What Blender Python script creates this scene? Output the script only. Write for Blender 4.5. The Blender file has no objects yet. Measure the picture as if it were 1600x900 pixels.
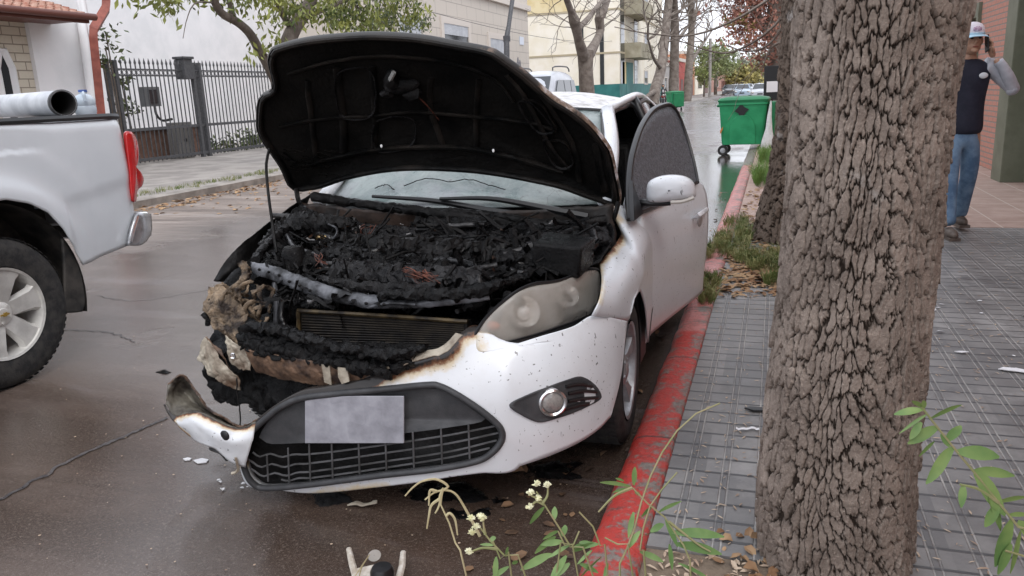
import bpy, math, random
import numpy as np
from mathutils import Vector, Matrix, Euler, noise
random.seed(7)
rng = np.random.default_rng(7)
scene = bpy.context.scene
COL = scene.collection
R_ = math.radians

# ------------------------------------------------------------------ camera
FPX = 1230.0
def _camera_basis(f=FPX, vp=(1212, 129), slope=.043, h=1.48):
    r = math.atan(slope)
    rx = np.array([math.cos(r), -math.sin(r)]); dn = np.array([math.sin(r), math.cos(r)])
    o = np.array(vp, float) - np.array([800., 450.])
    a = o @ rx; b = -(o @ dn)
    p = math.atan(b / f); y = math.atan(a / (f * math.cos(p) + b * math.sin(p)))
    F = np.array([-math.sin(y) * math.cos(p), math.cos(y) * math.cos(p), -math.sin(p)])
    R0 = np.array([math.cos(y), math.sin(y), 0.]); U0 = np.cross(R0, F)
    R = math.cos(r) * R0 - math.sin(r) * U0
    D = -math.sin(r) * R0 - math.cos(r) * U0
    return F, R, -D, np.array([0., 0., h])
CF, CR, CU, CC = _camera_basis()
camd = bpy.data.cameras.new('camera')
cam = bpy.data.objects.new('camera', camd); COL.objects.link(cam)
camd.sensor_width = 36; camd.lens = FPX / 1600 * 36
camd.clip_start = 0.05; camd.clip_end = 2000
mw = Matrix.Identity(4)
for i in range(3):
    mw[i][0] = CR[i]; mw[i][1] = CU[i]; mw[i][2] = -CF[i]; mw[i][3] = CC[i]
cam.matrix_world = mw
scene.camera = cam

# ------------------------------------------------------------------ sky, sun, exposure
SUN_EL, SUN_AZ = R_(50), R_(140)      # azimuth measured clockwise from +Y
world = bpy.data.worlds.new('World'); scene.world = world
world.use_nodes = True
wn = world.node_tree; wn.nodes.clear()
sky = wn.nodes.new('ShaderNodeTexSky'); sky.sky_type = 'NISHITA'; sky.sun_disc = False
sky.sun_elevation = SUN_EL; sky.sun_rotation = SUN_AZ
sky.air_density = 1.6; sky.dust_density = 6.0; sky.ozone_density = 1.0
hs = wn.nodes.new('ShaderNodeHueSaturation'); hs.inputs['Saturation'].default_value = .5
# overcast: a bright cloud layer covers most of the clear sky
ctc = wn.nodes.new('ShaderNodeTexCoord'); cno = wn.nodes.new('ShaderNodeTexNoise'); cno.inputs['Scale'].default_value = 2.2; cno.inputs['Detail'].default_value = 5
crm = wn.nodes.new('ShaderNodeMapRange'); crm.inputs['From Min'].default_value = .3; crm.inputs['From Max'].default_value = .7; crm.inputs['To Min'].default_value = .8; crm.inputs['To Max'].default_value = 1.
cmx = wn.nodes.new('ShaderNodeMix'); cmx.data_type = 'RGBA'; cmx.inputs['B'].default_value = (7.3, 7.55, 8.25, 1)
wn.links.new(ctc.outputs['Generated'], cno.inputs['Vector']); wn.links.new(cno.outputs[0], crm.inputs[0]); wn.links.new(crm.outputs[0], cmx.inputs['Factor'])
bg = wn.nodes.new('ShaderNodeBackground'); bg.inputs['Strength'].default_value = .15
wo = wn.nodes.new('ShaderNodeOutputWorld')
wn.links.new(sky.outputs[0], hs.inputs['Color']); wn.links.new(hs.outputs[0], cmx.inputs['A']); wn.links.new(cmx.outputs['Result'], bg.inputs[0]); wn.links.new(bg.outputs[0], wo.inputs[0])
sd = bpy.data.lights.new('sun', 'SUN'); sd.energy = .75; sd.angle = R_(30); sd.color = (1, .975, .95)
so = bpy.data.objects.new('sun', sd); COL.objects.link(so)
_d = Vector((math.sin(SUN_AZ) * math.cos(SUN_EL), math.cos(SUN_AZ) * math.cos(SUN_EL), math.sin(SUN_EL)))
so.rotation_euler = _d.to_track_quat('Z', 'Y').to_euler()
scene.view_settings.view_transform = 'Standard'
scene.view_settings.look = 'None'
scene.view_settings.exposure = .56
scene.view_settings.gamma = 1
scene.render.engine = 'CYCLES'
scene.cycles.max_bounces = 6
scene.cycles.transparent_max_bounces = 12

# ------------------------------------------------------------------ measuring helpers (a sight line meets a real plane)
CARO = np.array([-1.44, 2.26, 0.]); CARA = .004
CAX = np.array([math.cos(CARA), math.sin(CARA), 0]); CAY = np.array([-math.sin(CARA), math.cos(CARA), 0]); CAZ = np.array([0, 0, 1.])
def ray(u, v):
    return CF + (u - 800) / FPX * CR - (v - 450) / FPX * CU
def wp(u, v, x=None, y=None, z=None, d=None):
    """world point on the sight line at world plane x/y/z or depth d"""
    r = ray(u, v)
    if d is not None: return CC + r * d
    k, val = (0, x) if x is not None else (1, y) if y is not None else (2, z)
    return CC + r * ((val - CC[k]) / r[k])
def tocar(P):
    p = np.asarray(P) - CARO
    return np.array([p @ CAX, p @ CAY, p[2]])
def cp(u, v, x=None, y=None, z=None, pl=None):
    """car-local point on the sight line; plane in car axes (or pl=(point, normal))"""
    r0 = ray(u, v); r = np.array([r0 @ CAX, r0 @ CAY, r0[2]]); c = tocar(CC)
    if pl is not None:
        n = np.asarray(pl[1], float); return c + r * (((np.asarray(pl[0]) - c) @ n) / (r @ n))
    k, val = (0, x) if x is not None else (1, y) if y is not None else (2, z)
    return c + r * ((val - c[k]) / r[k])
def interp(x, xs, ys): return float(np.interp(x, xs, ys))

# ------------------------------------------------------------------ objects
ORG = {}
def tag(o, label=None, cat=None, group=None, kind=None):
    if label: o['label'] = label
    if cat: o['category'] = cat
    if group: o['group'] = group
    if kind: o['kind'] = kind
    return o
def thing(name, loc, label, cat, group=None, rz=0.):
    o = bpy.data.objects.new(name, None); COL.objects.link(o)
    o.empty_display_size = .2; o.location = loc; o.rotation_euler = (0, 0, rz)
    ORG[o.name] = np.array(loc, float) if rz == 0 else np.zeros(3)
    return tag(o, label, cat, group)
class MB:
    def __init__(s): s.v = []; s.f = []; s.m = []; s.a = []; s.mi = 0; s.n = 0
    def add(s, V, Fs, att=None):
        V = np.asarray(V, float).reshape(-1, 3)
        s.v.append(V); s.f += [tuple(i + s.n for i in f) for f in Fs]; s.m += [s.mi] * len(Fs)
        s.a.append(np.zeros(len(V)) if att is None else np.asarray(att, float)); s.n += len(V)
        return s
    def box(s, c, d, rz=0., rot=None):
        x, y, z = [q / 2 for q in d]
        V = np.array([(-x, -y, -z), (x, -y, -z), (x, y, -z), (-x, y, -z), (-x, -y, z), (x, -y, z), (x, y, z), (-x, y, z)])
        if rot is not None: V = V @ np.array(Euler(rot).to_matrix()).T
        elif rz: V = V @ np.array(Euler((0, 0, rz)).to_matrix()).T
        return s.add(V + np.array(c), [(3, 2, 1, 0), (4, 5, 6, 7), (0, 1, 5, 4), (1, 2, 6, 5), (2, 3, 7, 6), (3, 0, 4, 7)])
    def bx(s, x0, x1, y0, y1, z0, z1):
        return s.box(((x0 + x1) / 2, (y0 + y1) / 2, (z0 + z1) / 2), (abs(x1 - x0), abs(y1 - y0), abs(z1 - z0)))
    def grid(s, rows, close=False, att=None, flip=False):
        rows = [np.asarray(r, float) for r in rows]; n = len(rows[0]); V = np.concatenate(rows); F = []
        for i in range(len(rows) - 1):
            for j in range(n if close else n - 1):
                k = (j + 1) % n; q = (i * n + j, i * n + k, (i + 1) * n + k, (i + 1) * n + j)
                F.append(q[::-1] if flip else q)
        return s.add(V, F, att)
    def tube(s, pts, r, n=8, cap=True, flat=None, att=None):
        P = np.asarray(pts, float); m = len(P)
        rr = np.full(m, r, float) if np.isscalar(r) else np.asarray(r, float)
        T = np.gradient(P, axis=0); T /= np.linalg.norm(T, axis=1)[:, None] + 1e-9
        up = np.array([0, 0, 1.]) if abs(T[0][2]) < .9 else np.array([1., 0, 0])
        a = np.cross(T[0], up); a /= np.linalg.norm(a); V = []
        th = np.linspace(0, 2 * np.pi, n, endpoint=False)
        for i in range(m):
            a = a - T[i] * (a @ T[i]); a /= np.linalg.norm(a) + 1e-9; b = np.cross(T[i], a)
            k = 1 if flat is None else flat
            V.append(P[i] + rr[i] * (np.cos(th)[:, None] * a + k * np.sin(th)[:, None] * b))
        n0 = s.n
        s.grid(V, close=True, att=att)
        if cap:
            s.f += [tuple(n0 + i for i in range(n))[::-1], tuple(n0 + (m - 1) * n + i for i in range(n))]; s.m += [s.mi] * 2
        return s
    def cyl(s, a, b, r, n=16, r2=None): return s.tube([a, b], [r, r if r2 is None else r2], n)
    def lathe(s, prof, c, axis='z', n=24, cap=False):
        rows = []; th = np.linspace(0, 2 * np.pi, n, endpoint=False)
        for (r, h) in prof:
            x, y, z = r * np.cos(th), r * np.sin(th), np.full(n, h)
            V = {'z': (x, y, z), 'x': (z, x, y), 'y': (y, z, x)}[axis]
            rows.append(np.stack(V, -1) + np.array(c))
        return s.grid(rows, close=True, flip=True)
    def poly(s, pts): return s.add(pts, [tuple(range(len(pts)))])
    def prism(s, pts, off):
        P = np.asarray(pts, float); n = len(P); Q = P + np.asarray(off, float)
        F = [tuple(range(n)), tuple(range(2 * n - 1, n - 1, -1))] + [(i, i + n, (i + 1) % n + n, (i + 1) % n) for i in range(n)]
        return s.add(np.concatenate([P, Q]), F)
    def sphere(s, c, r, n=12, m=8, rot=None):
        r = np.array([r, r, r]) if np.isscalar(r) else np.array(r); rows = []
        for i in range(m + 1):
            p = math.pi * i / m; th = np.linspace(0, 2 * np.pi, n, endpoint=False)
            V = np.stack([math.sin(p) * np.cos(th), math.sin(p) * np.sin(th), np.full(n, math.cos(p))], -1) * r
            if rot is not None: V = V @ np.array(Euler(rot).to_matrix()).T
            rows.append(V + np.array(c))
        return s.grid(rows, close=True, flip=True)
    def build(s, name, mat, parent=None, smooth=True, solid=0, bevel=0, sub=0, offset=-1, angle=40, attname=None, label=None, disp=None):
        V = np.concatenate(s.v)
        if disp: V = disp(V)
        root = parent
        while root is not None and root.parent is not None: root = root.parent
        if root is not None: V = V - ORG[root.name]
        me = bpy.data.meshes.new(name)
        me.vertices.add(len(V)); me.vertices.foreach_set('co', V.ravel())
        ls = [len(f) for f in s.f]; me.loops.add(sum(ls)); me.polygons.add(len(ls))
        me.loops.foreach_set('vertex_index', np.concatenate([np.array(f) for f in s.f]) if len(s.f) < 50000 else np.fromiter((i for f in s.f for i in f), int))
        me.polygons.foreach_set('loop_start', np.concatenate([[0], np.cumsum(ls)[:-1]]).astype(int))
        me.polygons.foreach_set('material_index', np.array(s.m))
        for mm in (mat if isinstance(mat, (list, tuple)) else [mat]): me.materials.append(mm)
        if attname:
            at = me.attributes.new(attname, 'FLOAT', 'POINT'); at.data.foreach_set('value', np.concatenate(s.a))
        me.update(calc_edges=True); me.validate()
        o = bpy.data.objects.new(name, me); COL.objects.link(o)
        if parent is not None: o.parent = parent
        me.polygons.foreach_set('use_smooth', [bool(smooth)] * len(me.polygons))
        if smooth and angle < 180 and len(me.polygons) < 60000:
            me.set_sharp_from_angle(angle=R_(angle))
        if solid:
            md = o.modifiers.new('solid', 'SOLIDIFY'); md.thickness = solid; md.offset = offset
        if bevel:
            md = o.modifiers.new('bevel', 'BEVEL'); md.width = bevel; md.segments = 2; md.limit_method = 'ANGLE'; md.angle_limit = R_(40)
        if sub:
            md = o.modifiers.new('sub', 'SUBSURF'); md.levels = sub; md.render_levels = sub
        if label: o['label'] = label
        return o
def cr(pts, n, closed=False):
    """Catmull-Rom resample to n points"""
    P = np.asarray(pts, float); m = len(P)
    if m == 1: return np.repeat(P, n, 0)
    if closed: Q = np.vstack([P[-1], P, P[0], P[1]]); segs = m
    else: Q = np.vstack([2 * P[0] - P[1], P, 2 * P[-1] - P[-2]]); segs = m - 1
    L = np.array([np.linalg.norm(Q[i + 2] - Q[i + 1]) + 1e-6 for i in range(segs)]); S = np.concatenate([[0], np.cumsum(L)])
    out = []
    for t in np.linspace(0, S[-1], n, endpoint=not closed):
        i = min(np.searchsorted(S, t, 'right') - 1, segs - 1); u = (t - S[i]) / L[i]
        a, b, c, d = Q[i:i + 4]
        out.append(.5 * ((2 * b) + (-a + c) * u + (2 * a - 5 * b + 4 * c - d) * u * u + (-a + 3 * b - 3 * c + d) * u ** 3))
    return np.array(out)
def crt(pts, n):
    """Catmull-Rom by index (no arc length): keeps rows matched"""
    P = np.asarray(pts, float); m = len(P); Q = np.vstack([2 * P[0] - P[1], P, 2 * P[-1] - P[-2]]); out = []
    for t in np.linspace(0, m - 1, n):
        i = min(int(t), m - 2); u = t - i; a, b, c, d = Q[i:i + 4]
        out.append(.5 * ((2 * b) + (-a + c) * u + (2 * a - 5 * b + 4 * c - d) * u * u + (-a + 3 * b - 3 * c + d) * u ** 3))
    return np.array(out)
def patch(rows, nu, nv):
    """rows of control points -> smooth nv x nu grid"""
    R = [cr(r, nu) for r in rows]
    C = [crt([R[i][j] for i in range(len(R))], nv) for j in range(nu)]
    return [np.array([C[j][i] for j in range(nu)]) for i in range(nv)]
def nz(V, sc, seed=0.):
    return np.array([noise.noise_vector(Vector((float(p[0]) * sc + seed, float(p[1]) * sc + seed * 1.7, float(p[2]) * sc - seed))) for p in V])
def crumple(amp, sc, seed=0., amp2=0, sc2=0):
    def f(V):
        n1 = nz(V, sc, seed); W = V + amp * (.45 * n1 + .9 * (.3 - np.abs(n1)))
        n3 = nz(V, sc * 2.3, seed + 9); W = W + amp * .5 * (.3 - np.abs(n3))
        if amp2: n2 = nz(V, sc2, seed + 5); W = W + amp2 * 1.5 * (.3 - np.abs(n2))
        return W
    return f
def copy_tree(o, parent=None):
    c = o.copy(); COL.objects.link(c); c.parent = parent
    for ch in list(o.children): copy_tree(ch, c)
    return c

# ------------------------------------------------------------------ materials
def mat(name, c1, c2=None, scale=8, rough=.6, rough2=None, bump=0, bscale=None, metal=0, coat=0, spec=.5, detail=6, coord='Object',
        alpha=1, trans=0, lo=.4, hi=.6, stretch=None, vor=0, sheen=0, ior=1.45, bdist=.01, coatr=.05, emit=None, estr=0):
    m = bpy.data.materials.new(name); m.use_nodes = True; nt = m.node_tree; N = nt.nodes; L = nt.links
    b = N['Principled BSDF']
    b.inputs['Base Color'].default_value = (*c1, 1); b.inputs['Roughness'].default_value = rough; b.inputs['Metallic'].default_value = metal
    b.inputs['Coat Weight'].default_value = coat; b.inputs['Coat Roughness'].default_value = coatr; b.inputs['Specular IOR Level'].default_value = spec
    b.inputs['Alpha'].default_value = alpha; b.inputs['Transmission Weight'].default_value = trans; b.inputs['IOR'].default_value = ior
    if emit: b.inputs['Emission Color'].default_value = (*emit, 1); b.inputs['Emission Strength'].default_value = estr
    tc = N.new('ShaderNodeTexCoord'); mp = N.new('ShaderNodeMapping'); L.new(tc.outputs[coord], mp.inputs[0])
    if stretch: mp.inputs['Scale'].default_value = stretch
    n1 = N.new('ShaderNodeTexNoise'); n1.inputs['Scale'].default_value = scale; n1.inputs['Detail'].default_value = detail; n1.inputs['Roughness'].default_value = .6
    L.new(mp.outputs[0], n1.inputs['Vector'])
    rp = N.new('ShaderNodeMapRange'); rp.inputs['From Min'].default_value = lo; rp.inputs['From Max'].default_value = hi
    L.new(n1.outputs[0], rp.inputs[0])
    if c2 is not None:
        mx = N.new('ShaderNodeMix'); mx.data_type = 'RGBA'; mx.inputs['A'].default_value = (*c1, 1); mx.inputs['B'].default_value = (*c2, 1)
        L.new(rp.outputs[0], mx.inputs['Factor']); L.new(mx.outputs['Result'], b.inputs['Base Color']); m['mixnode'] = mx.name
    if rough2 is not None:
        r2 = N.new('ShaderNodeMapRange'); r2.inputs['To Min'].default_value = rough; r2.inputs['To Max'].default_value = rough2
        n2 = N.new('ShaderNodeTexNoise'); n2.inputs['Scale'].default_value = scale * 1.7; n2.inputs['Detail'].default_value = 5
        L.new(mp.outputs[0], n2.inputs['Vector']); r2.inputs['From Min'].default_value = .35; r2.inputs['From Max'].default_value = .65
        L.new(n2.outputs[0], r2.inputs[0]); L.new(r2.outputs[0], b.inputs['Roughness'])
    if bump:
        bp = N.new('ShaderNodeBump'); bp.inputs['Strength'].default_value = bump; bp.inputs['Distance'].default_value = bdist
        if vor:
            n3 = N.new('ShaderNodeTexVoronoi'); n3.inputs['Scale'].default_value = vor; L.new(mp.outputs[0], n3.inputs['Vector'])
        else:
            n3 = N.new('ShaderNodeTexNoise'); n3.inputs['Scale'].default_value = bscale or scale * 4; n3.inputs['Detail'].default_value = 8; L.new(mp.outputs[0], n3.inputs['Vector'])
        L.new(n3.outputs[0], bp.inputs['Height']); L.new(bp.outputs[0], b.inputs['Normal'])
    return m
class NT:
    """small node writer"""
    def __init__(s, name):
        s.m = bpy.data.materials.new(name); s.m.use_nodes = True; s.t = s.m.node_tree; s.b = s.t.nodes['Principled BSDF']
        s.tc = s.t.nodes.new('ShaderNodeTexCoord')
    def n(s, typ, ins=None, **kw):
        x = s.t.nodes.new('ShaderNode' + typ)
        for k, v in kw.items(): setattr(x, k, v)
        for k, v in (ins or {}).items(): s.set(x, k, v)
        return x
    def set(s, x, k, v):
        i = x.inputs[k]
        if isinstance(v, bpy.types.NodeSocket): s.t.links.new(v, i)
        elif isinstance(v, bpy.types.Node): s.t.links.new(v.outputs[0], i)
        else: i.default_value = (*v, 1) if isinstance(v, tuple) and len(v) == 3 and i.type == 'RGBA' else v
    def noise(s, sc, vec=None, det=6, rough=.6, dist=0):
        return s.n('TexNoise', {'Scale': sc, 'Detail': det, 'Roughness': rough, 'Distortion': dist, 'Vector': vec or s.tc.outputs['Object']}).outputs[0]
    def rng(s, v, a, b, c=0., d=1.): return s.n('MapRange', {0: v, 'From Min': a, 'From Max': b, 'To Min': c, 'To Max': d}).outputs[0]
    def mix(s, f, a, b):
        x = s.n('Mix', data_type='RGBA'); s.set(x, 'Factor', f); s.set(x, 'A', a); s.set(x, 'B', b); return x.outputs['Result']
    def math(s, op, a, b=0.): return s.n('Math', {0: a, 1: b}, operation=op).outputs[0]
    def bump(s, h, st, di=.01): s.set(s.b, 'Normal', s.n('Bump', {'Height': h, 'Strength': st, 'Distance': di}).outputs[0])
    def attr(s, n): return s.n('Attribute', attribute_name=n).outputs['Fac']
# ================================================================== GROUND
def road_material():
    k = NT('wet asphalt'); P = k.tc.outputs['Object']
    sep = k.n('SeparateXYZ', {0: P}); X, Y = sep.outputs[0], sep.outputs[1]
    big = k.noise(.55, det=5, dist=.6); mid = k.noise(3.2, det=6); fine = k.noise(90, det=4, rough=.8); grit = k.noise(260, det=2)
    base = k.mix(k.rng(big, .35, .65), (.128, .098, .084), (.235, .19, .17))
    base = k.mix(k.rng(mid, .42, .72, 0, .6), base, (.065, .052, .047))
    dry = k.rng(k.math('ADD', X, k.math('MULTIPLY', k.math('SUBTRACT', big, .5), 3.0)), -6.4, -7.8)      # dusty dry side of the road
    base = k.mix(dry, base, (.30, .245, .21))
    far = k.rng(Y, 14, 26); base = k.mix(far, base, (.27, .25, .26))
    soot = k.math('MULTIPLY', k.rng(X, -2.6, -2.0), k.rng(Y, 1.75, 2.05)); soot = k.math('MULTIPLY', soot, k.rng(Y, 6.4, 4.6))
    soot = k.math('MULTIPLY', soot, k.rng(mid, .3, .5))
    base = k.mix(k.math('MULTIPLY', soot, .88), base, (.014, .011, .010))
    rust = k.math('MULTIPLY', k.rng(Y, 4.4, 2.4), k.rng(k.noise(1.3), .40, .58, .35, 1)); base = k.mix(k.math('MULTIPLY', rust, .8), base, (.085, .050, .033))
    st = k.noise(1.1, k.n('Mapping', {0: P, 'Rotation': (0, 0, .75), 'Scale': (.45, 2.6, 1)}).outputs[0], det=7, rough=.65, dist=.5)
    base = k.mix(k.rng(st, .40, .62, 0, .75), base, (.052, .036, .028))
    base = k.mix(k.math('MULTIPLY', k.rng(st, .42, .34), .55), base, (.20, .185, .19))
    base = k.mix(k.rng(k.noise(42, det=6, rough=.85), .56, .68, 0, .6), base, (.30, .255, .22)); base = k.mix(k.rng(fine, .56, .70, 0, .75), base, (.34, .29, .25)); base = k.mix(k.rng(fine, .44, .32, 0, .7), base, (.02, .016, .014)); base = k.mix(k.rng(grit, .58, .70, 0, .5), base, (.36, .32, .29))
    gut = k.math('MULTIPLY', k.rng(X, -2.2, -1.5), k.rng(Y, 6.2, 7.5)); gut = k.math('MULTIPLY', gut, k.rng(Y, 19.5, 17.5))
    gut = k.math('MULTIPLY', gut, k.rng(k.noise(1.1, det=4), .3, .42))
    pud = k.math('MAXIMUM', gut, k.math('MULTIPLY', k.rng(k.noise(.42, det=5, dist=1.4), .30, .46), k.math('SUBTRACT', 1.0, dry)))
    base = k.mix(k.math('MULTIPLY', gut, .7), base, (.03, .032, .03)); base = k.mix(k.math('MULTIPLY', pud, .40), base, (.055, .038, .029))
    k.set(k.b, 'Base Color', base)
    pud = k.math('MAXIMUM', pud, k.math('MULTIPLY', k.rng(st, .46, .38), .9)); r = k.rng(pud, 0, 1, .42, .10); r = k.math('ADD', r, k.rng(fine, .3, .7, -.06, .10)); r = k.math('ADD', r, k.math('MULTIPLY', dry, .35)); r = k.math('SUBTRACT', r, k.math('MULTIPLY', gut, .20))
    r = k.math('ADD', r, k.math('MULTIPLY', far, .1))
    k.set(k.b, 'Roughness', r)
    h = k.math('ADD', k.math('MULTIPLY', fine, .5), k.math('MULTIPLY', grit, .35)); h = k.math('ADD', h, k.math('MULTIPLY', mid, .9))
    h = k.math('MULTIPLY', h, k.rng(pud, 0, .8, 1, .14)); h = k.math('MULTIPLY', h, k.rng(gut, 0, 1, 1, .5))
    k.b.inputs['Specular IOR Level'].default_value = .75; k.bump(h, .7, .014)
    return k.m
M_road = road_material()
M_soil = mat('dry soil', (.10, .075, .055), (.19, .145, .105), 6, .95, bump=.6, bscale=40, bdist=.02)
M_conc = mat('old kerb concrete', (.21, .19, .17), (.33, .30, .27), 3, .85, bump=.4, bscale=60)
M_conc2 = mat('far pavement', (.24, .22, .205), (.34, .315, .29), 2, .9, bump=.35, bscale=50)
def kerb_material():
    k = NT('painted kerb'); P = k.tc.outputs['Object']; sep = k.n('SeparateXYZ', {0: P}); Y = sep.outputs[1]; Z = sep.outputs[2]
    n1 = k.noise(9, det=8, rough=.7); n2 = k.noise(45, det=6, rough=.7); n3 = k.noise(2.2)
    red = k.mix(k.rng(n1, .35, .68), (.50, .042, .030), (.33, .036, .030))
    pink = k.mix(k.rng(n1, .3, .6), (.55, .22, .20), (.45, .12, .11))
    pk = k.math('MAXIMUM', k.rng(Y, 4.35, 4.4), 0.)
    red = k.mix(pk, red, pink)
    conc = k.mix(k.rng(n2, .3, .7), (.12, .10, .09), (.26, .22, .19))
    sx_ = k.rng(sep.outputs[0], -.44, -.34, 0, .07); wear = k.rng(k.math('ADD', sx_, k.math('ADD', n1, k.math('MULTIPLY', n2, .45))), .74, .85)
    end = k.rng(Y, 14.0, 14.3); wear = k.math('MAXIMUM', wear, end)
    c = k.mix(wear, red, conc)
    c = k.mix(k.rng(k.noise(16, det=8, rough=.75), .56, .66, 0, .8), c, (.09, .045, .04))
    jt = k.math('ABSOLUTE', k.math('SUBTRACT', k.math('FRACT', k.math('ADD', k.math('DIVIDE', Y, .98), k.math('MULTIPLY', n1, .02))), .5)); c = k.mix(k.math('MULTIPLY', k.rng(jt, .490, .495), .85), c, (.05, .03, .028))
    k.set(k.b, 'Base Color', c); k.set(k.b, 'Roughness', k.rng(n3, .3, .7, .5, .3))
    k.bump(k.math('ADD', n2, k.math('MULTIPLY', n1, .8)), .7, .012)
    return k.m
M_kerb = kerb_material()
def tile_material():
    k = NT('grooved pavement tiles'); P = k.tc.outputs['Object']; sep = k.n('SeparateXYZ', {0: P}); X, Y = sep.outputs[0], sep.outputs[1]
    wob = k.noise(3, det=2)
    def groove(c, period, half, off=0.):
        t = k.math('DIVIDE', k.math('ADD', c, off), period); fr = k.math('FRACT', t)
        d = k.math('MULTIPLY', k.math('ABSOLUTE', k.math('SUBTRACT', fr, .5)), period)     # 0 at centre of cell -> period/2 at line
        return k.rng(d, period / 2 - half, period / 2 - half * .45)
    gy = groove(Y, .112, .009); gx1 = groove(X, .365, .0065, .01); gx2 = groove(X, .1217, .0045, .012)
    gx3 = groove(X, .1217, .0045, -.012)
    n1 = k.noise(7, det=8, rough=.7); n2 = k.noise(70, det=5, rough=.7); n3 = k.noise(.9, det=4)
    base = k.mix(k.rng(n1, .3, .7), (.125, .119, .117), (.235, .225, .214))
    cell = k.n('CombineXYZ', {0: k.math('FLOOR', k.math('DIVIDE', k.math('ADD', X, .01 + .1825), .365)), 1: k.math('FLOOR', k.math('DIVIDE', Y, .336)), 2: 0.}).outputs[0]
    wn_ = k.n('TexWhiteNoise', {'Vector': cell}).outputs[0]; base = k.mix(k.rng(wn_, .55, 1, 0, .45), base, (.065, .064, .068)); base = k.mix(k.rng(wn_, .3, 0, 0, .35), base, (.27, .26, .25))
    base = k.mix(k.rng(k.noise(1.3, det=6, dist=.6), .52, .62, 0, .5), base, (.062, .058, .056))
    dust = k.rng(k.math('ADD', n3, k.math('MULTIPLY', n1, .5)), .78, .98)
    base = k.mix(k.math('MULTIPLY', dust, .6), base, (.42, .405, .39))
    base = k.mix(k.rng(n2, .60, .75, 0, .45), base, (.26, .25, .24))
    base = k.mix(k.math('MULTIPLY', gy, .9), base, (.035, .035, .038))
    dirt = k.math('MULTIPLY', k.math('MAXIMUM', gx2, gx3), k.rng(n1, .38, .66, .05, .9)); base = k.mix(dirt, base, (.40, .38, .355))
    gap = k.math('MAXIMUM', 0., k.math('SUBTRACT', groove(X, .1217, .014), k.math('MAXIMUM', gx2, gx3)))
    base = k.mix(k.math('MULTIPLY', gap, .3), base, (.035, .035, .04))
    k.set(k.b, 'Base Color', base); k.set(k.b, 'Roughness', k.rng(n1, .3, .7, .34, .6))
    h = k.math('SUBTRACT', 1.0, k.math('MAXIMUM', gy, k.math('MULTIPLY', k.math('MAXIMUM', gx2, gx3), .7)))
    h = k.math('ADD', h, k.math('MULTIPLY', n2, .25)); k.bump(h, .7, .006)
    return k.m
M_tile = tile_material()
def pink_paving():
    k = NT('pinkish paving'); P = k.tc.outputs['Object']
    n = k.noise(5, det=6); n2 = k.noise(120, det=3)
    c = k.mix(k.rng(n, .3, .7), (.30, .20, .16), (.42, .30, .25)); c = k.mix(k.rng(n2, .5, .8, 0, .6), c, (.20, .13, .10))
    br = k.n('TexBrick', {'Vector': P, 'Scale': 1.0, 'Mortar Size': .006, 'Brick Width': .4, 'Row Height': .4}, offset=0.)
    k.set(br, 'Color1', c); k.set(br, 'Color2', c); k.set(br, 'Mortar', (.5, .42, .36)); k.set(k.b, 'Base Color', br.outputs[0]); k.set(k.b, 'Roughness', .7)
    k.bump(n2, .3, .005); return k.m
M_pink = pink_paving()

def structure(name, mb, m, **kw):
    o = mb.build(name, m, None, **kw); o['kind'] = 'structure'; return o
structure('ground', MB().bx(-400, 400, -60, 900, -.4, -.06), M_soil, smooth=False)
XL, XK = -9.35, -.5
# carriageway: one sheet, with the cross street beyond the first block
structure('road', MB().add([(XL, -25, 0), (XK, -25, 0), (XK, 400, 0), (-7.35, 400, 0), (-7.35, 62, 0), (-30, 62, 0), (-30, 50, 0), (XL, 50, 0)], [(0, 1, 2, 3, 4, 5, 6, 7)]), M_road, smooth=False)
# right kerb: rounded, hand-made
rows = []
for y in np.arange(-3, 30, .06):
    w = .012 * noise.noise(Vector((0, y * 3, 4))) + .008 * noise.noise(Vector((3, y * 11, 4))); h = .006 * noise.noise(Vector((7, y * 5, 1)))
    prof = [(-.52 + w, -.02), (-.512 + w, .05), (-.497 + w, .095 + h), (-.475 + w, .118 + h), (-.44 + w, .128 + h), (-.38, .13 + h), (-.335, .127), (-.325, .10)]
    rows.append([(px, y, pz) for px, pz in prof])
structure('kerb', MB().grid(rows, flip=True), M_kerb, angle=180)
structure('far_kerb_right', MB().bx(-.5, -.33, 30, 400, -.02, .13), M_conc, smooth=False)
# right pavement pieces: tiles near, leaf-strewn verge round the middle tree, pink paving by the wall
structure('pavement', MB().bx(-.326, 3.05, 2.16, 8.05, 0, .12), M_tile, smooth=False)
structure('pavement_near', MB().bx(-.326, 3.05, -3, 2.158, 0, .112), M_soil, smooth=False)
structure('pavement_paved', MB().bx(-.326, 3.05, 8.052, 40, 0, .122), M_pink, smooth=False)
structure('pavement_far', MB().bx(-.33, 3.05, 40.002, 400, 0, .12), M_conc2, smooth=False)
# left pavement rises a little towards the fences
rows = [[(XL, y, 0), (XL + .02, y, .11), (XL - .16, y, .13)] for y in np.arange(-5, 50.1, 1)]
structure('left_kerb', MB().grid(rows), M_conc, angle=20)
structure('left_pavement', MB().grid([[(XL - .16, y, .126), (-12, y, .15), (-14.6, y, .19), (-30, y, .19)] for y in (-5, 20, 50)]), M_conc2)
structure('left_pavement_far', MB().grid([[(-7.35, y, 0), (-7.36, y, .12), (-11.6, y, .14), (-30, y, .14)] for y in (62, 150, 400)]), M_conc2)
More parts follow.
